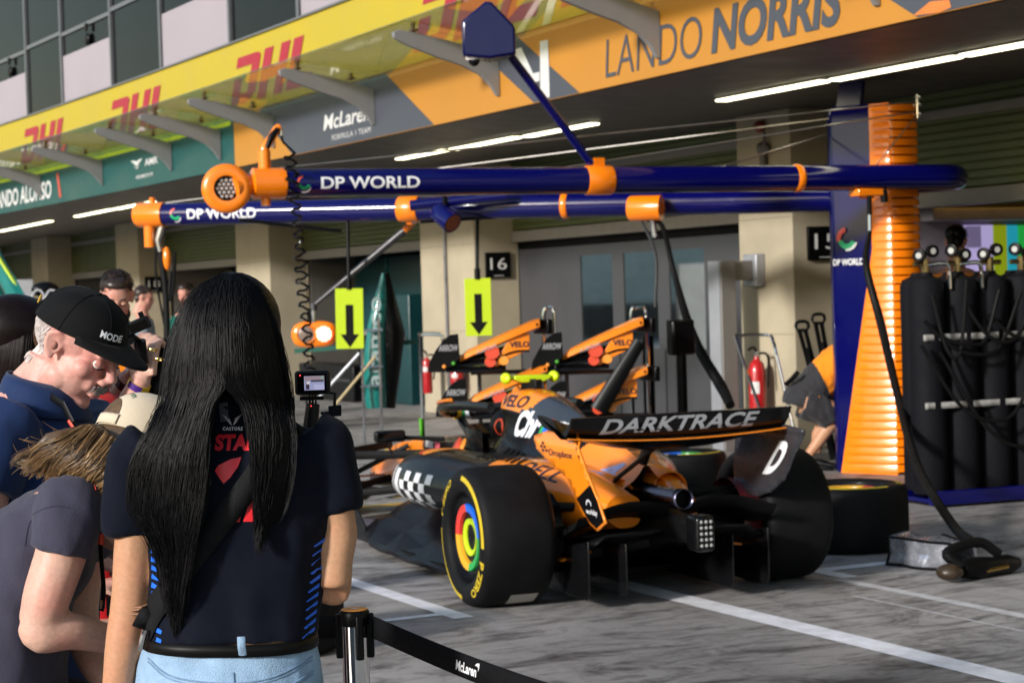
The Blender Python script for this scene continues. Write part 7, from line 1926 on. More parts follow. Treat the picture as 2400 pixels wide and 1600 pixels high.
# ------------------------------------------------------------------ 2. man with black cap looking down
f, Mn = new_person(95, 4.35, 'person in a black cap and navy polo shirt looking down, white hair and moustache')
L = f.L
SK2 = skin_mat('skin_pink', (0.62, 0.37, 0.30), 0.45)
POLO = cloth('navy_polo', (0.008, 0.024, 0.085), 0.6, var=0.12, weave=500)
ear = L(136, 815)
H = head_frame(V(ear.x + 0.040, 0.03, ear.z + 0.004), 110, 34, 0)
mb = MB(); K2 = 1.02
head_shapes(mb, H, K2, nose=1.15, jaw=1.12)
mb.sphere(H @ V(0, 0.05, -0.125), (0.04, 0.045, 0.03), 14, 10)
nb = L(70, 960); chest = L(60, 1120)
seg(mb, [H @ V(0, -0.03, -0.06), V(nb.x + 0.02, 0.05, nb.z + 0.02), V(nb.x, 0.05, nb.z - 0.10)], [0.066, 0.068, 0.085], 18)
tz = [(900, 0, 120, .09), (960, -70, 160, .12), (1050, -130, 215, .15), (1180, -150, 225, .16), (1350, -150, 215, .16), (1500, -140, 200, .16), (1620, -140, 200, .16)]
def ringM(py, l, r, d, grow=0.0, yc=0.06, n=28):
    a, b = L(l, py), L(r, py); c = (a + b) / 2; hw = (b - a).length / 2 + grow
    return [Vector((c.x + hw * math.cos(q), yc + (d + grow) * math.sin(q), c.z)) for q in [2 * math.pi * k / n for k in range(n)]]
mb.rings([ringM(*t) for t in tz])
sh = L(20, 1010); el = L(-20, 1270); wr = L(120, 1330)
seg(mb, [V(sh.x, -0.10, sh.z), V(L(0, 1150).x, -0.13, L(0, 1150).z), V(el.x, -0.10, el.z)], [0.065, 0.054, 0.048]); seg(mb, [V(el.x, -0.10, el.z), V(wr.x, 0.05, wr.z)], [0.046, 0.034]); hand_shapes(mb, V(wr.x, 0.05, wr.z), (1, 0.3, 0.1), (0, -0.4, 1), 0.5)
sh2 = L(150, 1010); seg(mb, [V(sh2.x, 0.20, sh2.z), V(sh2.x + 0.04, 0.28, sh2.z - 0.28), V(sh2.x + 0.22, 0.20, sh2.z - 0.36)], [0.06, 0.05, 0.036]); hand_shapes(mb, V(sh2.x + 0.22, 0.20, sh2.z - 0.36), (1, -0.2, 0.1), (0, 0.4, 1), 0.5)
zz = L(0, 1620).z
for s_ in (-1, 1): seg(mb, [V(L(30, 1600).x + 0.09 * s_ * 0.4, 0.06 + 0.10 * s_, zz), V(L(30, 1600).x, 0.06 + 0.11 * s_, 0.45), V(L(30, 1600).x - 0.03, 0.06 + 0.11 * s_, 0.06)], [0.10, 0.07, 0.05])
bodyM = organic(mb, 'body', SK2, Mn, 0.0045, 3)
for s_ in (-1, 1): build(MB().sphere(H @ (V(s_ * 0.0785, -0.012, -0.004) * K2), (0.006, 0.008, 0.011), 12, 8, H.to_3x3()), 'ear_shade', mat('ear_shade_skin', (0.30, 0.12, 0.09), 0.6), bodyM, local=True)  # shade inside the ear, put in as a darker skin colour
face_parts(H, bodyM, K2, SK2, mat('brow_white', (0.35, 0.30, 0.26), 0.7), down=True)
WHH = mat('hair_white', (0.62, 0.56, 0.54), 0.6, var=0.15, scale=60)
mst = []
rnd = random.Random(5)
for k in range(150):
    x = rnd.gauss(0, 0.013); a = V(x, 0.104 + 0.004 * rnd.random() - abs(x) * 0.25, -0.043 - 0.003 * rnd.random()) * K2; b = a + V(x * 0.35, 0.003 - abs(x) * 0.12, -0.016) * K2
    mst.append([H @ a, H @ ((a + b) / 2 + V(0, 0.002, 0)), H @ b])
strands(mst, 0.0007, 'moustache', mat('moustache_grey', (0.30, 0.26, 0.24), 0.8, var=0.3, scale=80), bodyM)
hrs = []
BB = mesh_bvh(bodyM)
for k in range(2600):
    th = rnd.uniform(-2.75, -0.40) if rnd.random() < 0.5 else rnd.uniform(-2.9, -0.25); z = rnd.uniform(-0.075, 0.075)
    d_ = V(math.cos(th) * 1.0, math.sin(th), 0); o_ = V(0, -0.018, z)
    if d_.y > -0.12 and z < 0.012: continue
    if d_.y > -0.5 and z < -0.045: continue
    P_ = H @ ((o_ + d_ * 0.25) * K2); dr = (H.to_3x3() @ (-d_)).normalized(); h = BB.ray_cast(P_, dr)
    if h[0] is None: continue
    dn = H.to_3x3() @ V(0, -0.25, -1); q = h[0]
    hrs.append([q, q + dn * 0.006 - dr * 0.0022, q + dn * 0.013 - dr * 0.0018])
strands(hrs, 0.0009, 'hair', WHH, bodyM)
# cap
CAPB = cloth('cap_black', (0.010, 0.010, 0.011), 0.75, var=0.15, weave=600)
mb = MB(); rs = []
for i in range(13):
    t = i / 12; a = t * math.pi / 2
    rr = math.cos(a) ** 0.72 if i < 12 else 0.02
    z = 0.032 + 0.092 * math.sin(a)
    rs.append([H @ (V(0.087 * rr * math.sin(q), -0.016 + 0.109 * rr * math.cos(q), z + 0.016 * math.cos(q) * (1 - t)) * K2) for q in [2 * math.pi * k / 40 for k in range(40)]])
capo = build(mb.rings(rs), 'cap', CAPB, Mn, local=True, ang=60)
mb = MB(); rows = []
for u in np.linspace(-1, 1, 21):
    row = []; ph_ = R(68) * u
    for t in np.linspace(0, 1, 8):
        ex = 0.080 * math.cos(ph_ * 1.28) ** 0.8 if abs(ph_ * 1.28) < 1.57 else 0.0
        x = 0.0865 * math.sin(ph_) * (1 + 0.04 * t); y = -0.016 + 0.1085 * math.cos(ph_) + ex * t
        row.append(H @ (V(x, y, 0.034 + 0.016 * math.cos(ph_) - 0.008 * t * t - 0.004 * t - 0.006 * t * u * u + 0.006) * K2))
    rows.append(row)
build(MB().grid(rows), 'brim', CAPB, capo, local=True, sol=0.004)
CB = mesh_bvh(capo)
mb = MB(); t = fit2d(text2d('MODE', 0.03), 0.055, 0.016)
dv = (H.to_3x3() @ V(-1.0, -0.95, -0.05)).normalized(); axv = (H.to_3x3() @ V(-0.72, 0.70, -0.02)).normalized(); upv = (H.to_3x3() @ V(0, -0.15, 1)).normalized()
dv = (H.to_3x3() @ V(-0.72, -0.70, 0)).normalized(); axv = (H.to_3x3() @ V(-0.70, 0.72, 0)).normalized()
wrap_mark(mb, t, CB, H @ (V(0.066, 0.074, 0.066) * K2) - dv * 0.15, axv, upv, dv, lift=0.002, step=0.012, back=0); build(mb, 'lettering', WHT, capo, local=True)
build(MB().sphere(H @ (V(0, -0.016, 0.125) * K2), (0.007, 0.007, 0.004)), 'button', CAPB, capo, local=True)
for q0 in (0.5, 1.57, 2.6, 3.7, 4.71, 5.8):
    pts = []
    for i in range(12):
        a = i / 12 * math.pi / 2; rr = math.cos(a) ** 0.72 * 1.006
        pts.append(H @ (V(0.087 * rr * math.sin(q0), -0.016 + 0.109 * rr * math.cos(q0), 0.032 + 0.0925 * math.sin(a) + 0.016 * math.cos(q0) * (1 - i / 12)) * K2))
    build(MB().tube(pts, 0.0012, 6), 'seam', CAPB, capo, local=True)
build(MB().tube([H @ (V(0.035, -0.120, 0.038) * K2), H @ (V(0.04, -0.119, 0.058) * K2)], 0.0022, 6), 'gold_mark', mat('gold_thread', (0.6, 0.35, 0.05), 0.4), capo, local=True)
# polo
mb = MB(); mb.rings([ringM(py, l, r, d, 0.014) for py, l, r, d in tz[1:]])
seg(mb, [V(sh.x + 0.03, -0.06, sh.z + 0.03), V(sh.x - 0.0, -0.11, sh.z - 0.03), V(L(5, 1140).x, -0.135, L(5, 1140).z)], [0.085, 0.085, 0.072])
seg(mb, [V(sh2.x, 0.16, sh2.z + 0.03), V(sh2.x + 0.02, 0.22, sh2.z - 0.12)], [0.085, 0.075])
seg(mb, [V(nb.x + 0.005, 0.05, nb.z + 0.0), V(nb.x - 0.005, 0.05, nb.z - 0.07)], [0.095, 0.13])
polo = organic(mb, 'polo_shirt', POLO, Mn, 0.008, 6, folds=0.007, fscale=0.12, seed=21)
# collar
mb = MB(); rows = []
cn = V(nb.x + 0.018, 0.05, nb.z + 0.02)
for i in range(25):
    a = R(150 + 330 * i / 24 * 0.9)
    o_ = V(math.cos(a) * 0.082, math.sin(a) * 0.088, 0); tilt = 0.022 * -math.cos(a)
    rows.append([cn + o_ * 0.93 + V(0, 0, 0.045 + tilt), cn + o_ * 1.06 + V(0, 0, 0.028 + tilt), cn + o_ * 1.36 + V(0, 0, -0.030 + tilt * 0.8)])
build(MB().grid(rows), 'collar', POLO, polo, local=True, sol=0.004)
mb = MB(); seg(mb, [L(45, 1600, 0.0), L(45, 1750, 0.02), V(L(30, 1600).x, 0.06, 0.5), V(L(30, 1600).x, 0.06, 0.08)], [0.16, 0.17, 0.13, 0.12])
organic(mb, 'trousers', cloth('navy_trousers', (0.010, 0.016, 0.045)), Mn, 0.012, 5)
for s_ in (-1, 1): shoe(Mn, (L(30, 1600).x, 0.06 + 0.09 * s_, 0), (1, 0, 0))
LAN = mat('lanyard_black', (0.010, 0.010, 0.011), 0.5)
a_, b_, c_ = L(148, 948, -0.10), L(166, 985, -0.11), L(186, 1030, -0.12)
lo_ = build(MB().tube([L(120, 930, -0.05), a_, b_, c_, L(200, 1080, -0.12)], 0.010, 8, flat=0.3), 'lanyard', LAN, Mn, local=True)
build(MB().tube([L(160, 985, -0.125), L(178, 1012, -0.132)], 0.004, 6, flat=0.4), 'lanyard_print', mat('lanyard_red', (0.6, 0.05, 0.02), 0.5), lo_, local=True)

# ------------------------------------------------------------------ 3. bent woman with beige cap
f, Bw = new_person(110, 3.95, 'person with wavy blonde hair and a beige cap bending forward in a grey violet shirt')
L = f.L
SK3 = skin_mat('skin_fair', (0.62, 0.38, 0.29), 0.35)
GV = cloth('grey_violet_jersey', (0.045, 0.043, 0.068), 0.75, var=0.12, weave=450)
hcB = L(345, 1072); H = head_frame(V(hcB.x, 0.03, hcB.z), 55, 24, -4)
mb = MB(); head_shapes(mb, H, 0.98)
neck = L(215, 1130)
seg(mb, [H @ V(0, -0.02, -0.06), V(neck.x, 0.04, neck.z)], [0.050, 0.055])
tb = [(1128, 150, 232, .085), (1150, 70, 232, .11), (1200, 0, 232, .13), (1280, -55, 222, .14), (1360, -75, 195, .14), (1420, -85, 150, .135), (1500, -95, 140, .14), (1600, -100, 135, .14), (1680, -100, 140, .14)]
def ringB(py, l, r, d, grow=0.0, yc=0.03, n=28):
    a, b = L(l, py), L(r, py); c = (a + b) / 2; hw = (b - a).length / 2 + grow
    return [Vector((c.x + hw * math.cos(q), yc + (d + grow) * math.sin(q), c.z)) for q in [2 * math.pi * k / n for k in range(n)]]
mb.rings([ringB(*t) for t in tb])
S0, E0, W0 = L(165, 1190, -0.12), L(92, 1462, -0.15), L(270, 1500, -0.05)
seg(mb, [S0, L(145, 1290, -0.14), L(112, 1390, -0.15), E0], [0.060, 0.052, 0.049, 0.042]); seg(mb, [L(88, 1455, -0.15), L(100, 1480, -0.15), L(170, 1478, -0.12), W0, L(330, 1510, 0.0)], [0.040, 0.044, 0.038, 0.029, 0.024])
hand_shapes(mb, L(335, 1512, 0.0), (1, 0.3, -0.1), (0, -0.3, 1), 0.6, 0.92)
seg(mb, [L(200, 1200, 0.12), L(185, 1440, 0.16), L(225, 1560, 0.12), L(250, 1600, 0.1)], [0.055, 0.042, 0.034, 0.028]); hand_shapes(mb, L(252, 1604, .1), (1, 0, -0.6), (0, 0.3, 1), 0.6, 0.92)
lx = L(20, 1680).x; lz = L(20, 1680).z
for s_ in (-1, 1): seg(mb, [V(lx, 0.03 + 0.10 * s_, lz), V(lx + 0.02, 0.03 + 0.10 * s_, 0.42), V(lx - 0.03, 0.03 + 0.10 * s_, 0.06)], [0.10, 0.06, 0.042])
bodyB = organic(mb, 'body', SK3, Bw, 0.007, 6)
face_parts(H, bodyB, 0.98, SK3, mat('brow_brown', (0.12, 0.07, 0.04), 0.7))
mb = MB(); mb.rings([ringB(py, l, r, d, 0.010) for py, l, r, d in tb[1:]]); mb.sphere(V(neck.x - 0.03, 0.03, neck.z - 0.035), (0.10, 0.095, 0.055), 18, 12)
seg(mb, [L(170, 1175, -0.09), L(160, 1215, -0.13), L(150, 1260, -0.145), L(140, 1297, -0.15)], [0.075, 0.072, 0.066, 0.062])
seg(mb, [L(200, 1180, 0.10), L(195, 1290, 0.15)], [0.075, 0.062])
teeB = organic(mb, 'shirt', GV, Bw, 0.007, 6, folds=0.006, fscale=0.10, seed=33)
mb = MB(); seg(mb, [V(lx, 0.03, lz + 0.05), V(lx, 0.03, 0.45), V(lx, 0.03, 0.1)], [0.17, 0.16, 0.13]); organic(mb, 'shorts', cloth('navy_shorts', (0.012, 0.014, 0.03)), Bw, 0.012, 5)
for s_ in (-1, 1): shoe(Bw, (lx, 0.03 + 0.09 * s_, 0), (1, 0, 0))
SBB = mesh_bvh(teeB)
def tline(pts, r, m, nm):
    out = []
    for p in smooth_path([V(x, y, 0) for x, y in pts], 6):
        v = L(p.x, p.y); h = SBB.ray_cast(V(v.x, -0.7, v.z), V(0, 1, 0))
        if h[0] is not None: out.append(h[0])
    if len(out) > 1: build(MB().tube(out, r, 6), nm, m, teeB, local=True)
GVS = cloth('grey_violet_seam', (0.035, 0.033, 0.055))
tline([(92, 1262), (100, 1210), (130, 1180), (175, 1162), (212, 1165)], 0.0018, GVS, 'seam'); tline([(90, 1258), (140, 1275), (190, 1300)], 0.0014, GVS, 'seam')
# cap, worn with the strap opening towards us
BEI = cloth('cap_beige', (0.60, 0.50, 0.37), 0.8, var=0.06, weave=500)
mb = MB(); rs = []
KC = 1.03
for i in range(13):
    t = i / 12; a = t * math.pi / 2; rr = math.cos(a) ** 0.75 if i < 12 else 0.02
    rs.append([H @ (V(0.088 * rr * math.sin(q), -0.014 + 0.108 * rr * math.cos(q), 0.026 + 0.094 * math.sin(a)) * KC) for q in [2 * math.pi * k / 40 for k in range(40)]])
capB = build(mb.rings(rs), 'cap', BEI, Bw, local=True, ang=60)
CBB = mesh_bvh(capB)
mb = MB(); arch = [(math.cos(a) * 0.042, 0.012 + math.sin(a) * 0.046) for a in [math.pi * k / 14 for k in range(15)]]
Hq = H.to_3x3(); mb2 = MB()
wrap_mark(mb2, polys2d(arch), CBB, H @ V(0, -0.35, 0.032), Hq @ V(1, 0, 0), Hq @ V(0, 0, 1), Hq @ V(0, 1, 0), lift=0.0015, step=0.015, back=0); build(mb2, 'strap_opening', mat('hair_brown_inner', (0.10, 0.055, 0.025), 0.7, var=0.4, scale=60), capB, local=True)
mb2 = MB(); wrap_mark(mb2, polys2d([(-0.046, -0.004), (0.046, -0.004), (0.046, 0.018), (-0.046, 0.018)]), CBB, H @ V(0, -0.35, 0.032), Hq @ V(1, 0, 0), Hq @ V(0, 0, 1), Hq @ V(0, 1, 0), lift=0.004, step=0.015, back=0); build(mb2, 'strap', BEI, capB, local=True, sol=0.002)
GRT = mat('green_thread', (0.03, 0.14, 0.07), 0.6); mb2 = MB()
tx = cut2d(fit2d(text2d('island.com', 0.0), 0.105, 0.0085), 0.01); vs = []; ok = []
for x, y in tx[0]:
    a = R(155) - x / 0.060; rr = 0.060 + y; lx_, lz_ = math.cos(a) * rr, 0.012 + math.sin(a) * rr
    h = CBB.ray_cast(H @ V(lx_, -0.35, 0.032 + lz_), Hq @ V(0, 1, 0)); ok.append(h[0] is not None); vs.append(h[0] - (Hq @ V(0, 1, 0)) * 0.002 if h[0] is not None else V(0, 0, 0))
mb2.add(vs, [q for q in tx[1] if all(ok[i] for i in q)]); build(mb2, 'lettering', GRT, capB, local=True)
mb = MB(); rows = []
for u in np.linspace(-1, 1, 15):
    rows.append([H @ (V(0.086 * u * (1 - .1 * t * t), -0.014 + 0.106 * math.sqrt(max(0, 1 - (u * 0.93) ** 2)) + 0.075 * t * math.sqrt(max(0, 1 - 0.5 * u * u)), 0.030 - 0.012 * t - 0.02 * u * u * t) * KC) for t in np.linspace(0, 1, 6)])
build(MB().grid(rows), 'brim', BEI, capB, local=True, sol=0.004)
build(MB().sphere(H @ (V(0, -0.014, 0.12) * KC), (0.006, 0.006, 0.004)), 'button', GRT, capB, local=True)
# hair swept to the left, curling at the ends
HB = mat('hair_gold', (0.20, 0.11, 0.045), 0.38, var=0.4, scale=50, spec=0.5); HB2 = mat('hair_gold_light', (0.36, 0.225, 0.105), 0.35, var=0.3, scale=50); HB3 = mat('hair_brown', (0.075, 0.042, 0.020), 0.45, var=0.3, scale=50)
rnd = random.Random(23)
tops = [(345, 1062), (310, 1030), (270, 1005), (238, 990), (215, 990)]
def top_pt(u): 
    k = u * (len(tops) - 1); i = min(int(k), len(tops) - 2); t = k - i
    return tops[i][0] * (1 - t) + tops[i + 1][0] * t, tops[i][1] * (1 - t) + tops[i + 1][1] * t
ends = [(262, 1165), (240, 1130), (205, 1120), (165, 1118), (120, 1110), (85, 1095), (68, 1075)]
def end_pt(u):
    k = u * (len(ends) - 1); i = min(int(k), len(ends) - 2); t = k - i
    return ends[i][0] * (1 - t) + ends[i + 1][0] * t, ends[i][1] * (1 - t) + ends[i + 1][1] * t
strand_bins = {}
build(MB().sphere(H @ V(0, -0.032, -0.005), (0.084, 0.094, 0.095), 24, 16, H.to_3x3()), 'hair', HB3, Bw, local=True)
hv = MB(); rs = []
for u in np.linspace(0, 1, 14):
    (x0, y0), (x1, y1) = top_pt(u), end_pt(u)
    pa, pb = L(x0 + (0 if u < .6 else 8), y0 + 4), L(x1 + 8, y1 - 8); pb = pa.lerp(pb, 0.86); pa.y = -0.085; pb.y = -0.10
    c1 = pa.lerp(pb, 0.45) + V(-0.02, 0, 0.016 * u); rs.append([pa, pa.lerp(c1, .5) + V(0, -0.028, 0.004), c1 + V(0, -0.036, 0), c1.lerp(pb, .5) + V(0, -0.03, 0), pb, pb + V(0, 0.08, 0), c1 + V(0, 0.12, 0), pa + V(0, 0.12, 0)])
build(hv.rings(rs), 'hair', HB3, Bw, local=True, ang=180)
for lock in range(120):
    u = (lock + rnd.random()) / 120; m_ = rnd.choice((HB, HB2, HB2, HB, HB3)); u2 = min(1, max(0, u + rnd.gauss(0, 0.09)))
    (x0, y0), (x1, y1) = top_pt(u), end_pt(u2); ph = rnd.uniform(0, 6.28); am = rnd.uniform(3, 7) + 4 * u; cyc = rnd.uniform(7.0, 12.0)
    ext = rnd.uniform(0.90, 1.03); lift = rnd.uniform(-6, 8); dpl = rnd.uniform(-0.012, 0.006); cu = rnd.uniform(-0.9, 1.3) * (0.4 + u); paths = []
    BZ = [(x0, y0), (x0 - 30 * u, y0 + 20 + 34 * (1 - u)), (x1 + 70 * u, y1 - 46 * u + lift), (x1, y1)]
    for k in range(40):
        jx, jy, jd = rnd.gauss(0, 2.6), rnd.gauss(0, 2.6), rnd.gauss(0, 0.004); e2 = ext * rnd.uniform(0.93, 1.03); jp = rnd.gauss(0, 0.25); pts = []
        for i in range(15):
            t = i / 14; T = t * e2
            w_ = ((1 - T) ** 3, 3 * T * (1 - T) ** 2, 3 * T * T * (1 - T), T ** 3); px = sum(a_ * b_[0] for a_, b_ in zip(w_, BZ)); py = sum(a_ * b_[1] for a_, b_ in zip(w_, BZ))
            px += am * math.sin(T * cyc + ph + jp) * T + jx * (0.4 + 0.9 * T); py += am * math.cos(T * cyc + ph + jp) * T * 0.7 + jy * (0.4 + 0.9 * T)
            if T > 0.72:
                g_ = (T - 0.72) / 0.3; px += 16 * g_ * cu * math.sin(g_ * 2.4); py += 14 * g_ * abs(cu) * math.cos(g_ * 3.0 + ph * 0.3)
            q = L(px, py); pts.append(V(q.x, -0.088 - 0.040 * math.sin(min(1, t * 1.05) * math.pi * 0.95) + dpl + jd, q.z))
        paths.append(pts)
    strand_bins.setdefault(m_.name, (m_, []))[1].extend(paths)
for m_, pp in strand_bins.values(): strands(pp, 0.0007, 'hair_strands', m_, Bw)
paths = []
for k in range(26):
    x0, y0 = rnd.uniform(60, 240), rnd.uniform(1000, 1090); a = rnd.uniform(0, 6.28); l_ = rnd.uniform(20, 60)
    paths.append([V(L(x0 + l_ * t * math.cos(a) + 8 * t * t, y0 + l_ * t * math.sin(a) * 0.6).x, -0.07, L(x0, y0 + l_ * t * math.sin(a) * .6).z) for t in np.linspace(0, 1, 6)])
for k in range(260):    # locks by her face
    x0 = rnd.uniform(215, 262); pts = []
    ph = rnd.random() * 6
    for t in np.linspace(0, 1, 9): q = L(x0 - 4 + 10 * math.sin(t * 5 + ph) * t * 0.8 - 6 * t, 1085 + 120 * t * rnd.uniform(0.97, 1.0)); pts.append(V(q.x, -0.03, q.z))
    paths.append(pts)
strands(paths, 0.0006, 'hair_strands', HB, Bw)
pts = [L(212, 1118, -0.10), L(222, 1160, -0.12), L(236, 1230, -0.12), L(236, 1290, -0.10), L(243, 1380, -0.09), L(238, 1430, -0.09)]
ly = build(MB().tube(smooth_path(pts, 5), 0.011, 8, flat=0.25), 'lanyard', LAN, Bw, local=True)
build(MB().tube([L(214, 1122, -0.112), L(224, 1150, -0.132)], 0.005, 6, flat=0.4), 'lanyard_print', mat('lanyard_red', (0, 0, 0)), ly, local=True)
build(MB().tube([L(238, 1250, -0.132), L(237, 1275, -0.122)], 0.005, 6, flat=0.4), 'lanyard_print', mat('lanyard_red', (0, 0, 0)), ly, local=True)
mb = MB(); a_, b_ = L(241, 1238, -0.137), L(238, 1180, -0.135); flat_mark(mb, fit2d(text2d('Experience'), (b_ - a_).length, 0.009), a_, (b_ - a_).normalized(), V(-1, 0, 0.05), 0.0005); build(mb, 'lettering', WHT, ly, local=True)
build(MB().tube([L(240, 1405, -.09), L(240, 1425, -.09)], 0.006, 8), 'clip', CHROME, ly, local=True)

# ------------------------------------------------------------------ 4. dark haired person at the left edge
f, Dk = new_person(50, 5.0, 'person with straight dark brown hair behind the black cap, at the left edge')
L = f.L
hcD = L(52, 800); H = head_frame(V(hcD.x, 0, hcD.z), 70, 15)
mb = MB(); head_shapes(mb, H, 0.92, ears=False); a_ = L(40, 1000)
seg(mb, [H @ V(0, -.04, -.1), V(a_.x, 0.0, a_.z)], [0.055, 0.06]); mb.sphere(V(a_.x, 0, a_.z - 0.2), (0.17, 0.13, 0.26)); 
seg(mb, [V(a_.x, -0.16, a_.z - 0.05), V(a_.x, -0.2, a_.z - 0.33), V(a_.x + 0.2, -0.14, a_.z - 0.4)], [0.05, 0.04, 0.03]); seg(mb, [V(a_.x, 0.16, a_.z - 0.05), V(a_.x, 0.2, a_.z - 0.33), V(a_.x + 0.2, 0.14, a_.z - 0.4)], [0.05, 0.04, 0.03])
for s_ in (-1, 1): hand_shapes(mb, V(a_.x + 0.2, 0.14 * s_, a_.z - 0.4), (1, 0, 0.1), (0, 0, 1), 0.5, 0.9); seg(mb, [V(a_.x, 0.09 * s_, a_.z - 0.45), V(a_.x, 0.09 * s_, 0.45), V(a_.x, 0.09 * s_, 0.06)], [0.10, 0.06, 0.045])
organic(mb, 'body', SK3, Dk, 0.009, 5)
mb = MB(); mb.sphere(V(a_.x, 0, a_.z - 0.2), (0.19, 0.16, 0.28)); seg(mb, [V(a_.x, 0, a_.z - .3), V(a_.x, 0, 0.5)], [0.17, 0.17]); organic(mb, 'dress', cloth('dress_dark', (0.02, 0.02, 0.03)), Dk, 0.012, 5)
for s_ in (-1, 1): shoe(Dk, (a_.x, 0.09 * s_, 0), (1, 0, 0))
HD = mat('hair_dark_brown', (0.022, 0.011, 0.010), 0.35, var=0.3, scale=40)
mb = MB(); mb.sphere(H @ V(0, -0.02, 0.025), (0.088, 0.11, 0.095), 24, 16, H.to_3x3()); rs = []
for py, l, r in ((738, 30, 85), (752, 0, 118), (790, -28, 132), (850, -40, 130), (930, -40, 105), (1000, -35, 80)):
    a, b = L(l, py), L(r, py); c = (a + b) / 2; hw = (b - a).length / 2; rs.append([V(c.x + hw * math.cos(q), c.y + hw * 1.0 * math.sin(q) * 0.95, c.z) for q in [2 * math.pi * k / 24 for k in range(24)]])
build(mb.rings(rs), 'hair', HD, Dk, local=True, ang=180)
paths = []
for k in range(900):
    q = rnd.uniform(0, 6.28); pts = []
    ph = rnd.gauss(0, 0.05)
    for (py, l, r) in ((742, 38, 78), (752, 0, 118), (790, -28, 132), (850, -40, 130), (930, -40, 105), (1000, -35, 80)):
        a, b = L(l, py), L(r, py); c = (a + b) / 2; hw = (b - a).length / 2 * 1.01; pts.append(V(c.x + hw * math.cos(q + ph), c.y + hw * 0.96 * math.sin(q + ph), c.z))
    paths.append(smooth_path(pts, 3))
strands(paths, 0.0013, 'hair_strands', HD, Dk)
# ------------------------------------------------------------------ 5. person in red holding a camera up
f, Rd = new_person(195, 5.0, 'person in a red shirt holding a small black camera up with both raised hands')
L = f.L
REDC = cloth('red_jersey', (0.42, 0.006, 0.010), 0.7, var=0.1)
H = head_frame(L(178, 838) + V(0, 0, 0), 75, 12); mb = MB(); head_shapes(mb, H, 0.98)
cx = L(215, 1000).x; zs = L(215, 985).z
seg(mb, [H @ V(0, -.03, -.1), V(cx - 0.03, 0.02, zs + 0.06)], [0.052, 0.06])
mb.sphere(V(cx, 0.02, zs - 0.25), (0.15, 0.12, 0.33), 20, 14)
rA_ = [V(cx - 0.02, -0.10, zs - 0.02), L(232, 968, -0.02), L(290, 985, 0.10)]; seg(mb, rA_, [0.055, 0.042, 0.040])
wr1 = L(333, 886, 0.05); seg(mb, [L(288, 990, 0.10), L(308, 940, 0.07), wr1], [0.040, 0.036, 0.026])
wr2 = L(302, 884, 0.16); seg(mb, [V(cx, 0.16, zs - 0.02), L(255, 985, 0.24), L(275, 935, 0.20), wr2], [0.05, 0.040, 0.035, 0.026])
for s_ in (-1, 1): seg(mb, [V(cx, 0.02 + 0.09 * s_, zs - 0.5), V(cx, 0.02 + 0.1 * s_, 0.45), V(cx, 0.02 + 0.1 * s_, 0.06)], [0.10, 0.062, 0.045])
hand_shapes(mb, wr1, (0.16, 0.05, 1.0), (-0.35, -0.95, 0.05), 0.72, 0.98, -1, 0.15); hand_shapes(mb, wr2, (0.35, 0.0, 1.0), (-0.9, -0.3, 0.2), 0.7, 0.95, 1)
bodyR = organic(mb, 'body', SK3, Rd, 0.0058, 4)
mb = MB(); mb.sphere(V(cx, 0.02, zs - 0.24), (0.165, 0.14, 0.33), 20, 14); seg(mb, [V(cx - 0.01, 0.02, zs - 0.3), V(cx - 0.01, 0.02, zs - 0.66)], [0.155, 0.16])
seg(mb, [V(cx - 0.03, -0.09, zs - 0.02), L(226, 970, -0.02)], [0.075, 0.056]); seg(mb, [V(cx - 0.02, 0.14, zs - 0.02), L(240, 985, 0.22)], [0.072, 0.056])
shR = organic(mb, 'shirt', REDC, Rd, 0.008, 6, folds=0.006, fscale=0.1, seed=41)
mb = MB(); seg(mb, [V(cx, 0.02, zs - 0.55), V(cx, 0.02, 0.5), V(cx, 0.02, 0.08)], [0.16, 0.14, 0.13]); organic(mb, 'jeans', mat('denim_pale', (0.26, 0.34, 0.40), 0.8, var=0.25, scale=14, bump=0.3, bscale=300), Rd, 0.012, 5)
for s_ in (-1, 1): shoe(Rd, (cx, 0.02 + 0.1 * s_, 0), (1, 0, 0))
HDR = HAIRK('hair_chestnut', (0.05, 0.025, 0.015)); mb = MB(); mb.sphere(H @ V(0, -0.035, 0.045), (0.088, 0.10, 0.088), 20, 14, H.to_3x3()); mb.sphere(H @ V(0, -0.07, -0.06), (0.075, 0.06, 0.11), 18, 12, H.to_3x3()); build(mb, 'hair', HDR, Rd, local=True)
face_parts(H, bodyR, 0.98, SK3, HDR)
def band(a, b, r, m, nm): return build(MB().tube([a, b], r, 18), nm, m, Rd, local=True)
dq = (wr1 - L(308, 940, 0.07)).normalized()
band(wr1 - dq * 0.030, wr1 - dq * 0.012, 0.0305, mat('band_yellow', (0.70, 0.45, 0.01), 0.5), 'wristband'); bp2 = band(wr1 - dq * 0.029, wr1 - dq * 0.013, 0.0312, mat('band_violet', (0.06, 0.015, 0.20), 0.5), 'wristband') if False else None
mb = MB(); rows = []
q_ = dq.to_track_quat('Z', 'Y').to_matrix()
for i in range(9):
    a = R(-125 + 95 * i / 8); o_ = q_ @ V(math.cos(a), math.sin(a), 0)
    o_ = (V(-0.2, -1, 0) * math.cos(R(-50 + 95 * i / 8)) + V(1, -0.2, 0.2) * math.sin(R(-50 + 95 * i / 8))); o_ = (o_ - dq * o_.dot(dq)).normalized()
    rows.append([wr1 - dq * t + o_ * 0.0318 for t in (0.030, 0.012)])
build(MB().grid(rows), 'wristband_print', mat('band_violet', (0.06, 0.015, 0.20), 0.5), Rd, local=True)
dq2 = (wr2 - L(275, 935, 0.20)).normalized()
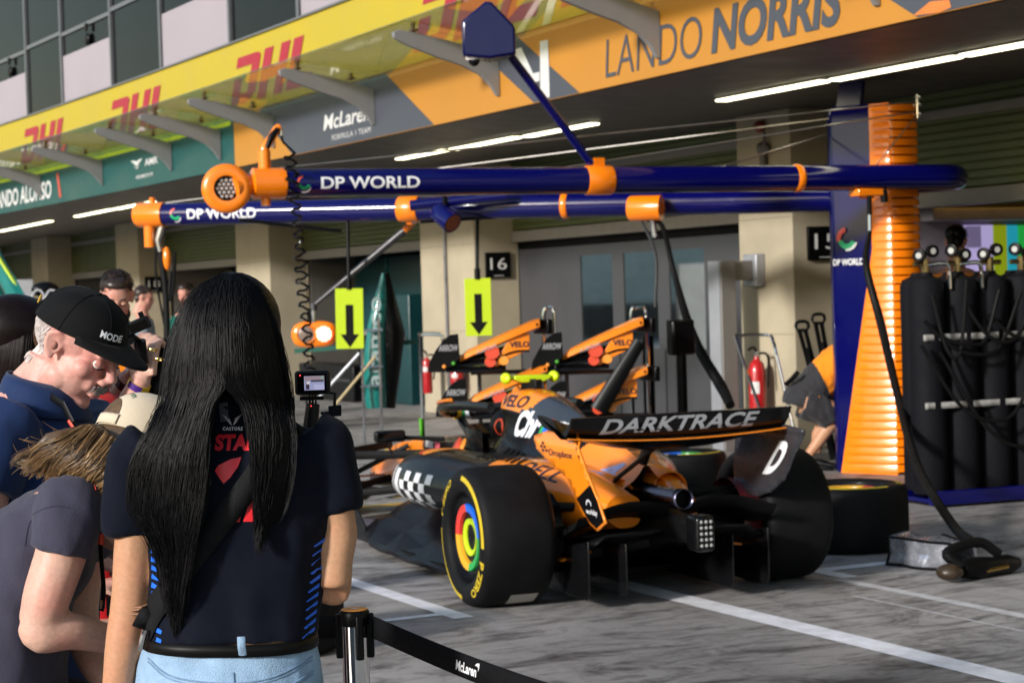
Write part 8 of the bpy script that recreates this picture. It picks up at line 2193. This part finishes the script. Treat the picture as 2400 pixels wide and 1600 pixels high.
band(wr2 - dq2 * 0.030, wr2 - dq2 * 0.008, 0.030, mat('watch_dark', (0.06, 0.015, 0.015), 0.3), 'watch'); band(wr2 - dq2 * 0.036, wr2 - dq2 * 0.031, 0.029, CHROME, 'bracelet')
for px, py in ((358, 820), (372, 842)): 
    c = L(px, py, -0.0); build(MB().tube([c + V(math.cos(a) * 0.0125, -0.012 * math.sin(a), 0.003 * math.sin(a)) for a in [2 * math.pi * k / 14 for k in range(14)]], 0.0022, 6, loop=True), 'ring', mat('gold_ring', (0.7, 0.45, 0.12), 0.2, metal=1.0), Rd, local=True)
cam2 = thing('handheld_camera', 'small black camera on a short handle held in a raised hand behind the black cap', 'camera', tuple(f.base), None, f.rz)
c = L(318, 765, -0.03); Q = Euler((0, R(-22), R(20))).to_matrix()
build(MB().box(c, (0.075, 0.03, 0.032), Q), 'body', mat('cam_body', (0, 0, 0)), cam2, local=True, bevel=0.004)
build(MB().box(c + Q @ V(0.004, -0.0165, -0.002), (0.045, 0.002, 0.022), Q), 'screen', mat('cam_glass', (0, 0, 0)), cam2, local=True)
build(MB().tube([c + Q @ V(-0.03, -0.01, -0.025), c + Q @ V(-0.03, 0.03, -0.025)], 0.012, 14), 'motor', BLK, cam2, local=True)
build(MB().box(c + Q @ V(0.025, 0.0, 0.02), (0.012, 0.01, 0.02), Q), 'lever', BLK, cam2, local=True)
build(MB().tube([L(327, 798, 0.0), L(334, 850, 0.02)], 0.0165, 14), 'handle', BLK, cam2, local=True); build(MB().tube([c + Q @ V(-0.02, 0.0, -0.016), L(327, 800, 0.0)], 0.008, 8), 'stem', BLK, cam2, local=True)
# black camera strap and kit hanging between the raised hands and the black hair
kit = thing('camera_strap', 'tangle of black camera strap and small kit beside the raised hands', 'strap', tuple(f.base), None, f.rz)
build(MB().tube(smooth_path([L(392, 795, .1), L(378, 860, .1), L(366, 920, .08), L(372, 980, .1)], 5), 0.02, 8, flat=0.3), 'webbing', BLK, kit, local=True)
build(MB().tube(smooth_path([L(384, 800, .1), L(396, 860, .1), L(384, 930, .1), L(370, 960, .1)], 5), 0.014, 8, flat=0.4), 'webbing', BLK, kit, local=True)
build(MB().box(L(378, 930, .1), (0.045, 0.03, 0.06)), 'kit_box', BLK, kit, local=True, bevel=0.006)
# ------------------------------------------------------------------ helper for the people further off
def figure(f, o, px, ptop, yaw, pitch, shirt, trous, hairm, skin, height=None, beard=None, arms='down', short=False, vox=0.012, k=1.0, face=True, shirt_label=None):
    """standing figure whose crown is under photo point (px, ptop); yaw as for head_frame"""
    top = f.L(px, ptop); hh = top.z; kk = hh / 1.78 * k
    fx, fy = math.sin(R(yaw)), math.cos(R(yaw)); rx, ry = fy, -fx        # facing and the person's right
    P_ = lambda r, fw_, z: V(top.x + rx * r * kk + fx * fw_ * kk, top.y + ry * r * kk + fy * fw_ * kk, z * kk)
    H = head_frame(P_(0, 0.02, 1.66), yaw, pitch); mb = MB(); head_shapes(mb, H, kk)
    seg(mb, [P_(0, 0, 1.55), P_(0, -0.01, 1.46)], [0.06 * kk, 0.07 * kk])
    tor = [(1.46, 0.10, 0.07), (1.42, 0.17, 0.09), (1.33, 0.20, 0.115), (1.18, 0.185, 0.115), (1.02, 0.165, 0.105), (0.92, 0.18, 0.115)]
    def rg(z, w_, d, g=0): return [P_((w_ + g) * math.cos(a), (d + g) * math.sin(a), z) for a in [2 * math.pi * i / 24 for i in range(24)]]
    mb.rings([rg(*t) for t in tor])
    sl = MB(); sl.rings([rg(z, w_, d, 0.014) for z, w_, d in tor[1:]])
    for s in (-1, 1):
        if arms == 'down': A_ = [P_(0.19 * s, 0, 1.39), P_(0.25 * s, -0.02, 1.12), P_(0.25 * s, 0.08, 0.88)]; dn = (0, 0, -1)
        elif arms == 'fold': A_ = [P_(0.19 * s, 0, 1.39), P_(0.24 * s, 0.0, 1.12), P_(0.08 * s, 0.22, 1.08)]; dn = P_(0, 0.3, 1.1) - P_(0.2 * s, 0.1, 1.1)
        else: A_ = [P_(0.19 * s, 0, 1.39), P_(0.22 * s, 0.06, 1.12), P_(0.14 * s, 0.33, 1.12)]; dn = P_(0, 1, 0) - P_(0, 0, 0)
        seg(mb, A_, [0.052 * kk, 0.040 * kk, 0.028 * kk]); hand_shapes(mb, A_[2], dn, V(rx * s, ry * s, 0.3), 0.5, kk, s)
        seg(sl, [A_[0], A_[0].lerp(A_[1], 0.5), A_[0].lerp(A_[1], 0.82)], [0.072 * kk, 0.062 * kk, 0.056 * kk])
        seg(mb, [P_(0.09 * s, 0, 0.92), P_(0.10 * s, 0.01, 0.50), P_(0.10 * s, -0.02, 0.07)], [0.095 * kk, 0.06 * kk, 0.042 * kk])
    body = organic(mb, 'body', skin, o, vox, 4)
    organic(sl, 'shirt', shirt, o, vox, 4, folds=0.008, fscale=0.12, seed=int(px))
    tm = MB(); tm.rings([rg(z, w_, d, 0.012) for z, w_, d in ((0.98, 0.165, 0.105), (0.90, 0.18, 0.12), (0.80, 0.175, 0.11))])
    for s in (-1, 1): seg(tm, [P_(0.09 * s, 0, 0.86), P_(0.10 * s, 0.01, 0.50)] + ([] if short else [P_(0.10 * s, -0.01, 0.09)]), [0.108 * kk, 0.085 * kk] + ([] if short else [0.07 * kk]))
    organic(tm, 'shorts' if short else 'trousers', trous, o, vox, 4, folds=0.006, seed=5)
    for s in (-1, 1): shoe(o, P_(0.10 * s, 0, 0) , (fx, fy, 0))
    hm = MB(); Q = H.to_3x3()
    hm.sphere(H @ (V(0, -0.032, 0.052) * kk), (0.083 * kk, 0.097 * kk, 0.083 * kk), 20, 14, Q); hm.sphere(H @ (V(0, 0.022, 0.092) * kk), (0.064 * kk, 0.060 * kk, 0.034 * kk), 16, 10, Q); hm.sphere(H @ (V(0, -0.07, -0.01) * kk), (0.066 * kk, 0.04 * kk, 0.06 * kk), 16, 10, Q)
    build(hm, 'hair', hairm, o, local=True)
    rr = random.Random(int(px)); st = []
    for i in range(500):
        a = V(rr.gauss(0, 1), rr.gauss(-0.3, 1), abs(rr.gauss(0.3, 1))).normalized(); b = V(a.x * 0.080, -0.030 + a.y * 0.094, 0.055 + a.z * 0.080) * kk
        st.append([H @ b, H @ (b + a * 0.008 + V(0, 0.006, 0.002)), H @ (b + a * 0.012 + V(rr.gauss(0, .004), 0.014, -0.002))])
    strands(st, 0.0016, 'hair_strands', hairm, o)
    if face:
        face_parts(H, body, kk, skin, hairm)
        if beard:
            bs = []; bvh = mesh_bvh(body)
            for i in range(1500):
                a = R(rr.uniform(-80, 80)); z = rr.uniform(-0.122, -0.035)
                if abs(a) < 0.55 and -0.084 < z < -0.054: continue
                if abs(a) < 0.25 and z > -0.05 and z < -0.0: continue
                if z > -0.06 and abs(a) < 0.95 and not (abs(a) < 0.5 and z < -0.046): continue
                d = V(math.sin(a), math.cos(a), 0); p = H @ ((V(0, 0.01, z) + d * 0.2) * kk); h = bvh.ray_cast(p, Q @ -d)
                if h[0] is not None: bs.append([h[0], h[0] + (Q @ d) * 0.003 + V(0, 0, -0.004), h[0] + (Q @ d) * 0.003 + V(0, 0, -0.009)])
            strands(bs, 0.0013, 'beard', hairm, body)
    return H, kk, P_
ORSH = cloth('orange_shirt', (0.85, 0.25, 0.012), 0.65, var=0.08); BKTR = cloth('dark_shorts', (0.018, 0.018, 0.021), 0.75)
HBR = HAIRK('hair_brown_short', (0.030, 0.017, 0.012)); SKL = skin_mat('skin_light', (0.55, 0.30, 0.22), 0.4)
f, o = new_person(272, 9.6, 'person with short dark hair and beard in an orange team shirt looking down'); figure(f, o, 272, 644, 168, 22, ORSH, BKTR, HBR, SKL, beard=True, arms='reach', vox=0.0075)
f, o = new_person(333, 22.0, 'person in a pale grey shirt standing in profile by the number 18 sign'); figure(f, o, 333, 673, 85, 8, cloth('grey_shirt', (0.20, 0.24, 0.28), 0.7), BKTR, HBR, SKL, arms='reach', vox=0.014, face=False)
f, o = new_person(436, 22.5, 'person in a dark green shirt standing far off beside the black hose'); figure(f, o, 436, 665, 200, 15, cloth('green_shirt', (0.004, 0.10, 0.07), 0.7), BKTR, HBR, SKL, vox=0.014, face=False)
# head seen above the gas cylinders
f, o = new_person(2240, 17.5, 'person with dark hair seen from behind above the gas cylinders in garage 15'); figure(f, o, 2240, 533, 20, 18, ORSH, BKTR, HAIRK('hair_near_black', (0.012, 0.008, 0.007)), SKL, vox=0.012, face=False)
# ------------------------------------------------------------------ mechanic bending down behind the tower
f, o = new_person(1900, 16.6, 'person in orange and charcoal kit bending forward behind the blue tower', None); L = f.L
CHA = cloth('charcoal_kit', (0.030, 0.030, 0.034), 0.7, var=0.12)
s = f.m(1)
hip, shd = L(1885, 935), L(1985, 835)
mb = MB(); H = head_frame(L(2035, 850), 90, 55); head_shapes(mb, H, 1.0); seg(mb, [H @ V(0, -.03, -.08), shd], [0.055, 0.065])
for s_ in (-1, 1):
    seg(mb, [V(hip.x - 0.02, 0.10 * s_, hip.z - 0.03), L(1950, 965) + V(0, 0.11 * s_, 0), L(1922, 1020) + V(0, 0.10 * s_, 0), L(1905 + 14 * s_, 1072) + V(0, 0.09 * s_, 0.03)], [0.11, 0.075, 0.058, 0.040])
    seg(mb, [shd + V(0, 0.17 * s_, 0), L(2020, 930) + V(0, 0.2 * s_, 0), L(2060, 985) + V(0, 0.14 * s_, 0)], [0.055, 0.042, 0.03]); hand_shapes(mb, L(2060, 985) + V(0, 0.14 * s_, 0), (0.6, 0, -0.8), (0.5, 0, 0.5), 0.6)
seg(mb, [hip, hip.lerp(shd, 0.5), shd], [0.15, 0.14, 0.13])
organic(mb, 'body', SK1, o, 0.011, 4)
tb_ = MB(); seg(tb_, [hip.lerp(shd, 0.12) + V(0, 0, 0.0), hip.lerp(shd, 0.5) + V(0, 0, 0.02), shd], [0.17, 0.17, 0.165])
for s_ in (-1, 1): seg(tb_, [shd + V(0, 0.15 * s_, 0), L(2005, 890) + V(0, 0.2 * s_, 0)], [0.085, 0.07])
organic(tb_, 'shirt', [CHA, ORSH], o, 0.010, 4, zone=lambda x, y, z: 1 if (x - hip.x) * 0.75 + (z - hip.z) * 0.35 > 0.17 else 0, folds=0.01, fscale=0.12)
tr_ = MB(); seg(tr_, [hip.lerp(shd, 0.22), hip, hip + V(-0.02, 0, -0.06)], [0.165, 0.185, 0.17])
for s_ in (-1, 1): seg(tr_, [V(hip.x, 0.09 * s_, hip.z - 0.03), L(1925, 962) + V(0, 0.11 * s_, 0), L(1945, 985) + V(0, 0.11 * s_, 0)], [0.15, 0.12, 0.105])
sho = organic(tr_, 'shorts', CHA, o, 0.010, 4, folds=0.012, fscale=0.12, seed=8)
build(MB().tube([L(1893, 958, -0.20), L(1908, 938, -0.20), L(1920, 930, -0.18)], 0.014, 8), 'orange_piping', ORSH, sho, local=True)
build(MB().tube(smooth_path([L(1843, 900, -.05), L(1856, 888, -.12), L(1870, 872, -.16)], 4), 0.022, 8), 'belt_pouch', BLK, sho, local=True)
hmm = MB(); hmm.sphere(H @ V(0, -0.03, 0.05), (0.085, 0.10, 0.085), 18, 12, H.to_3x3()); build(hmm, 'hair', HBR, o, local=True)
for s_ in (-1, 1):
    p = L(1905 + 14 * s_, 1085) + V(0.02, 0.09 * s_, 0); p.z = 0.0; shoe(o, p, (1, -0.4, 0)); 
    build(MB().tube([p + V(-0.06, 0, 0.012), p + V(0.16, -0.06, 0.012)], 0.012, 6), 'orange_sole', ORSH, o, local=True)
for o in []: pass
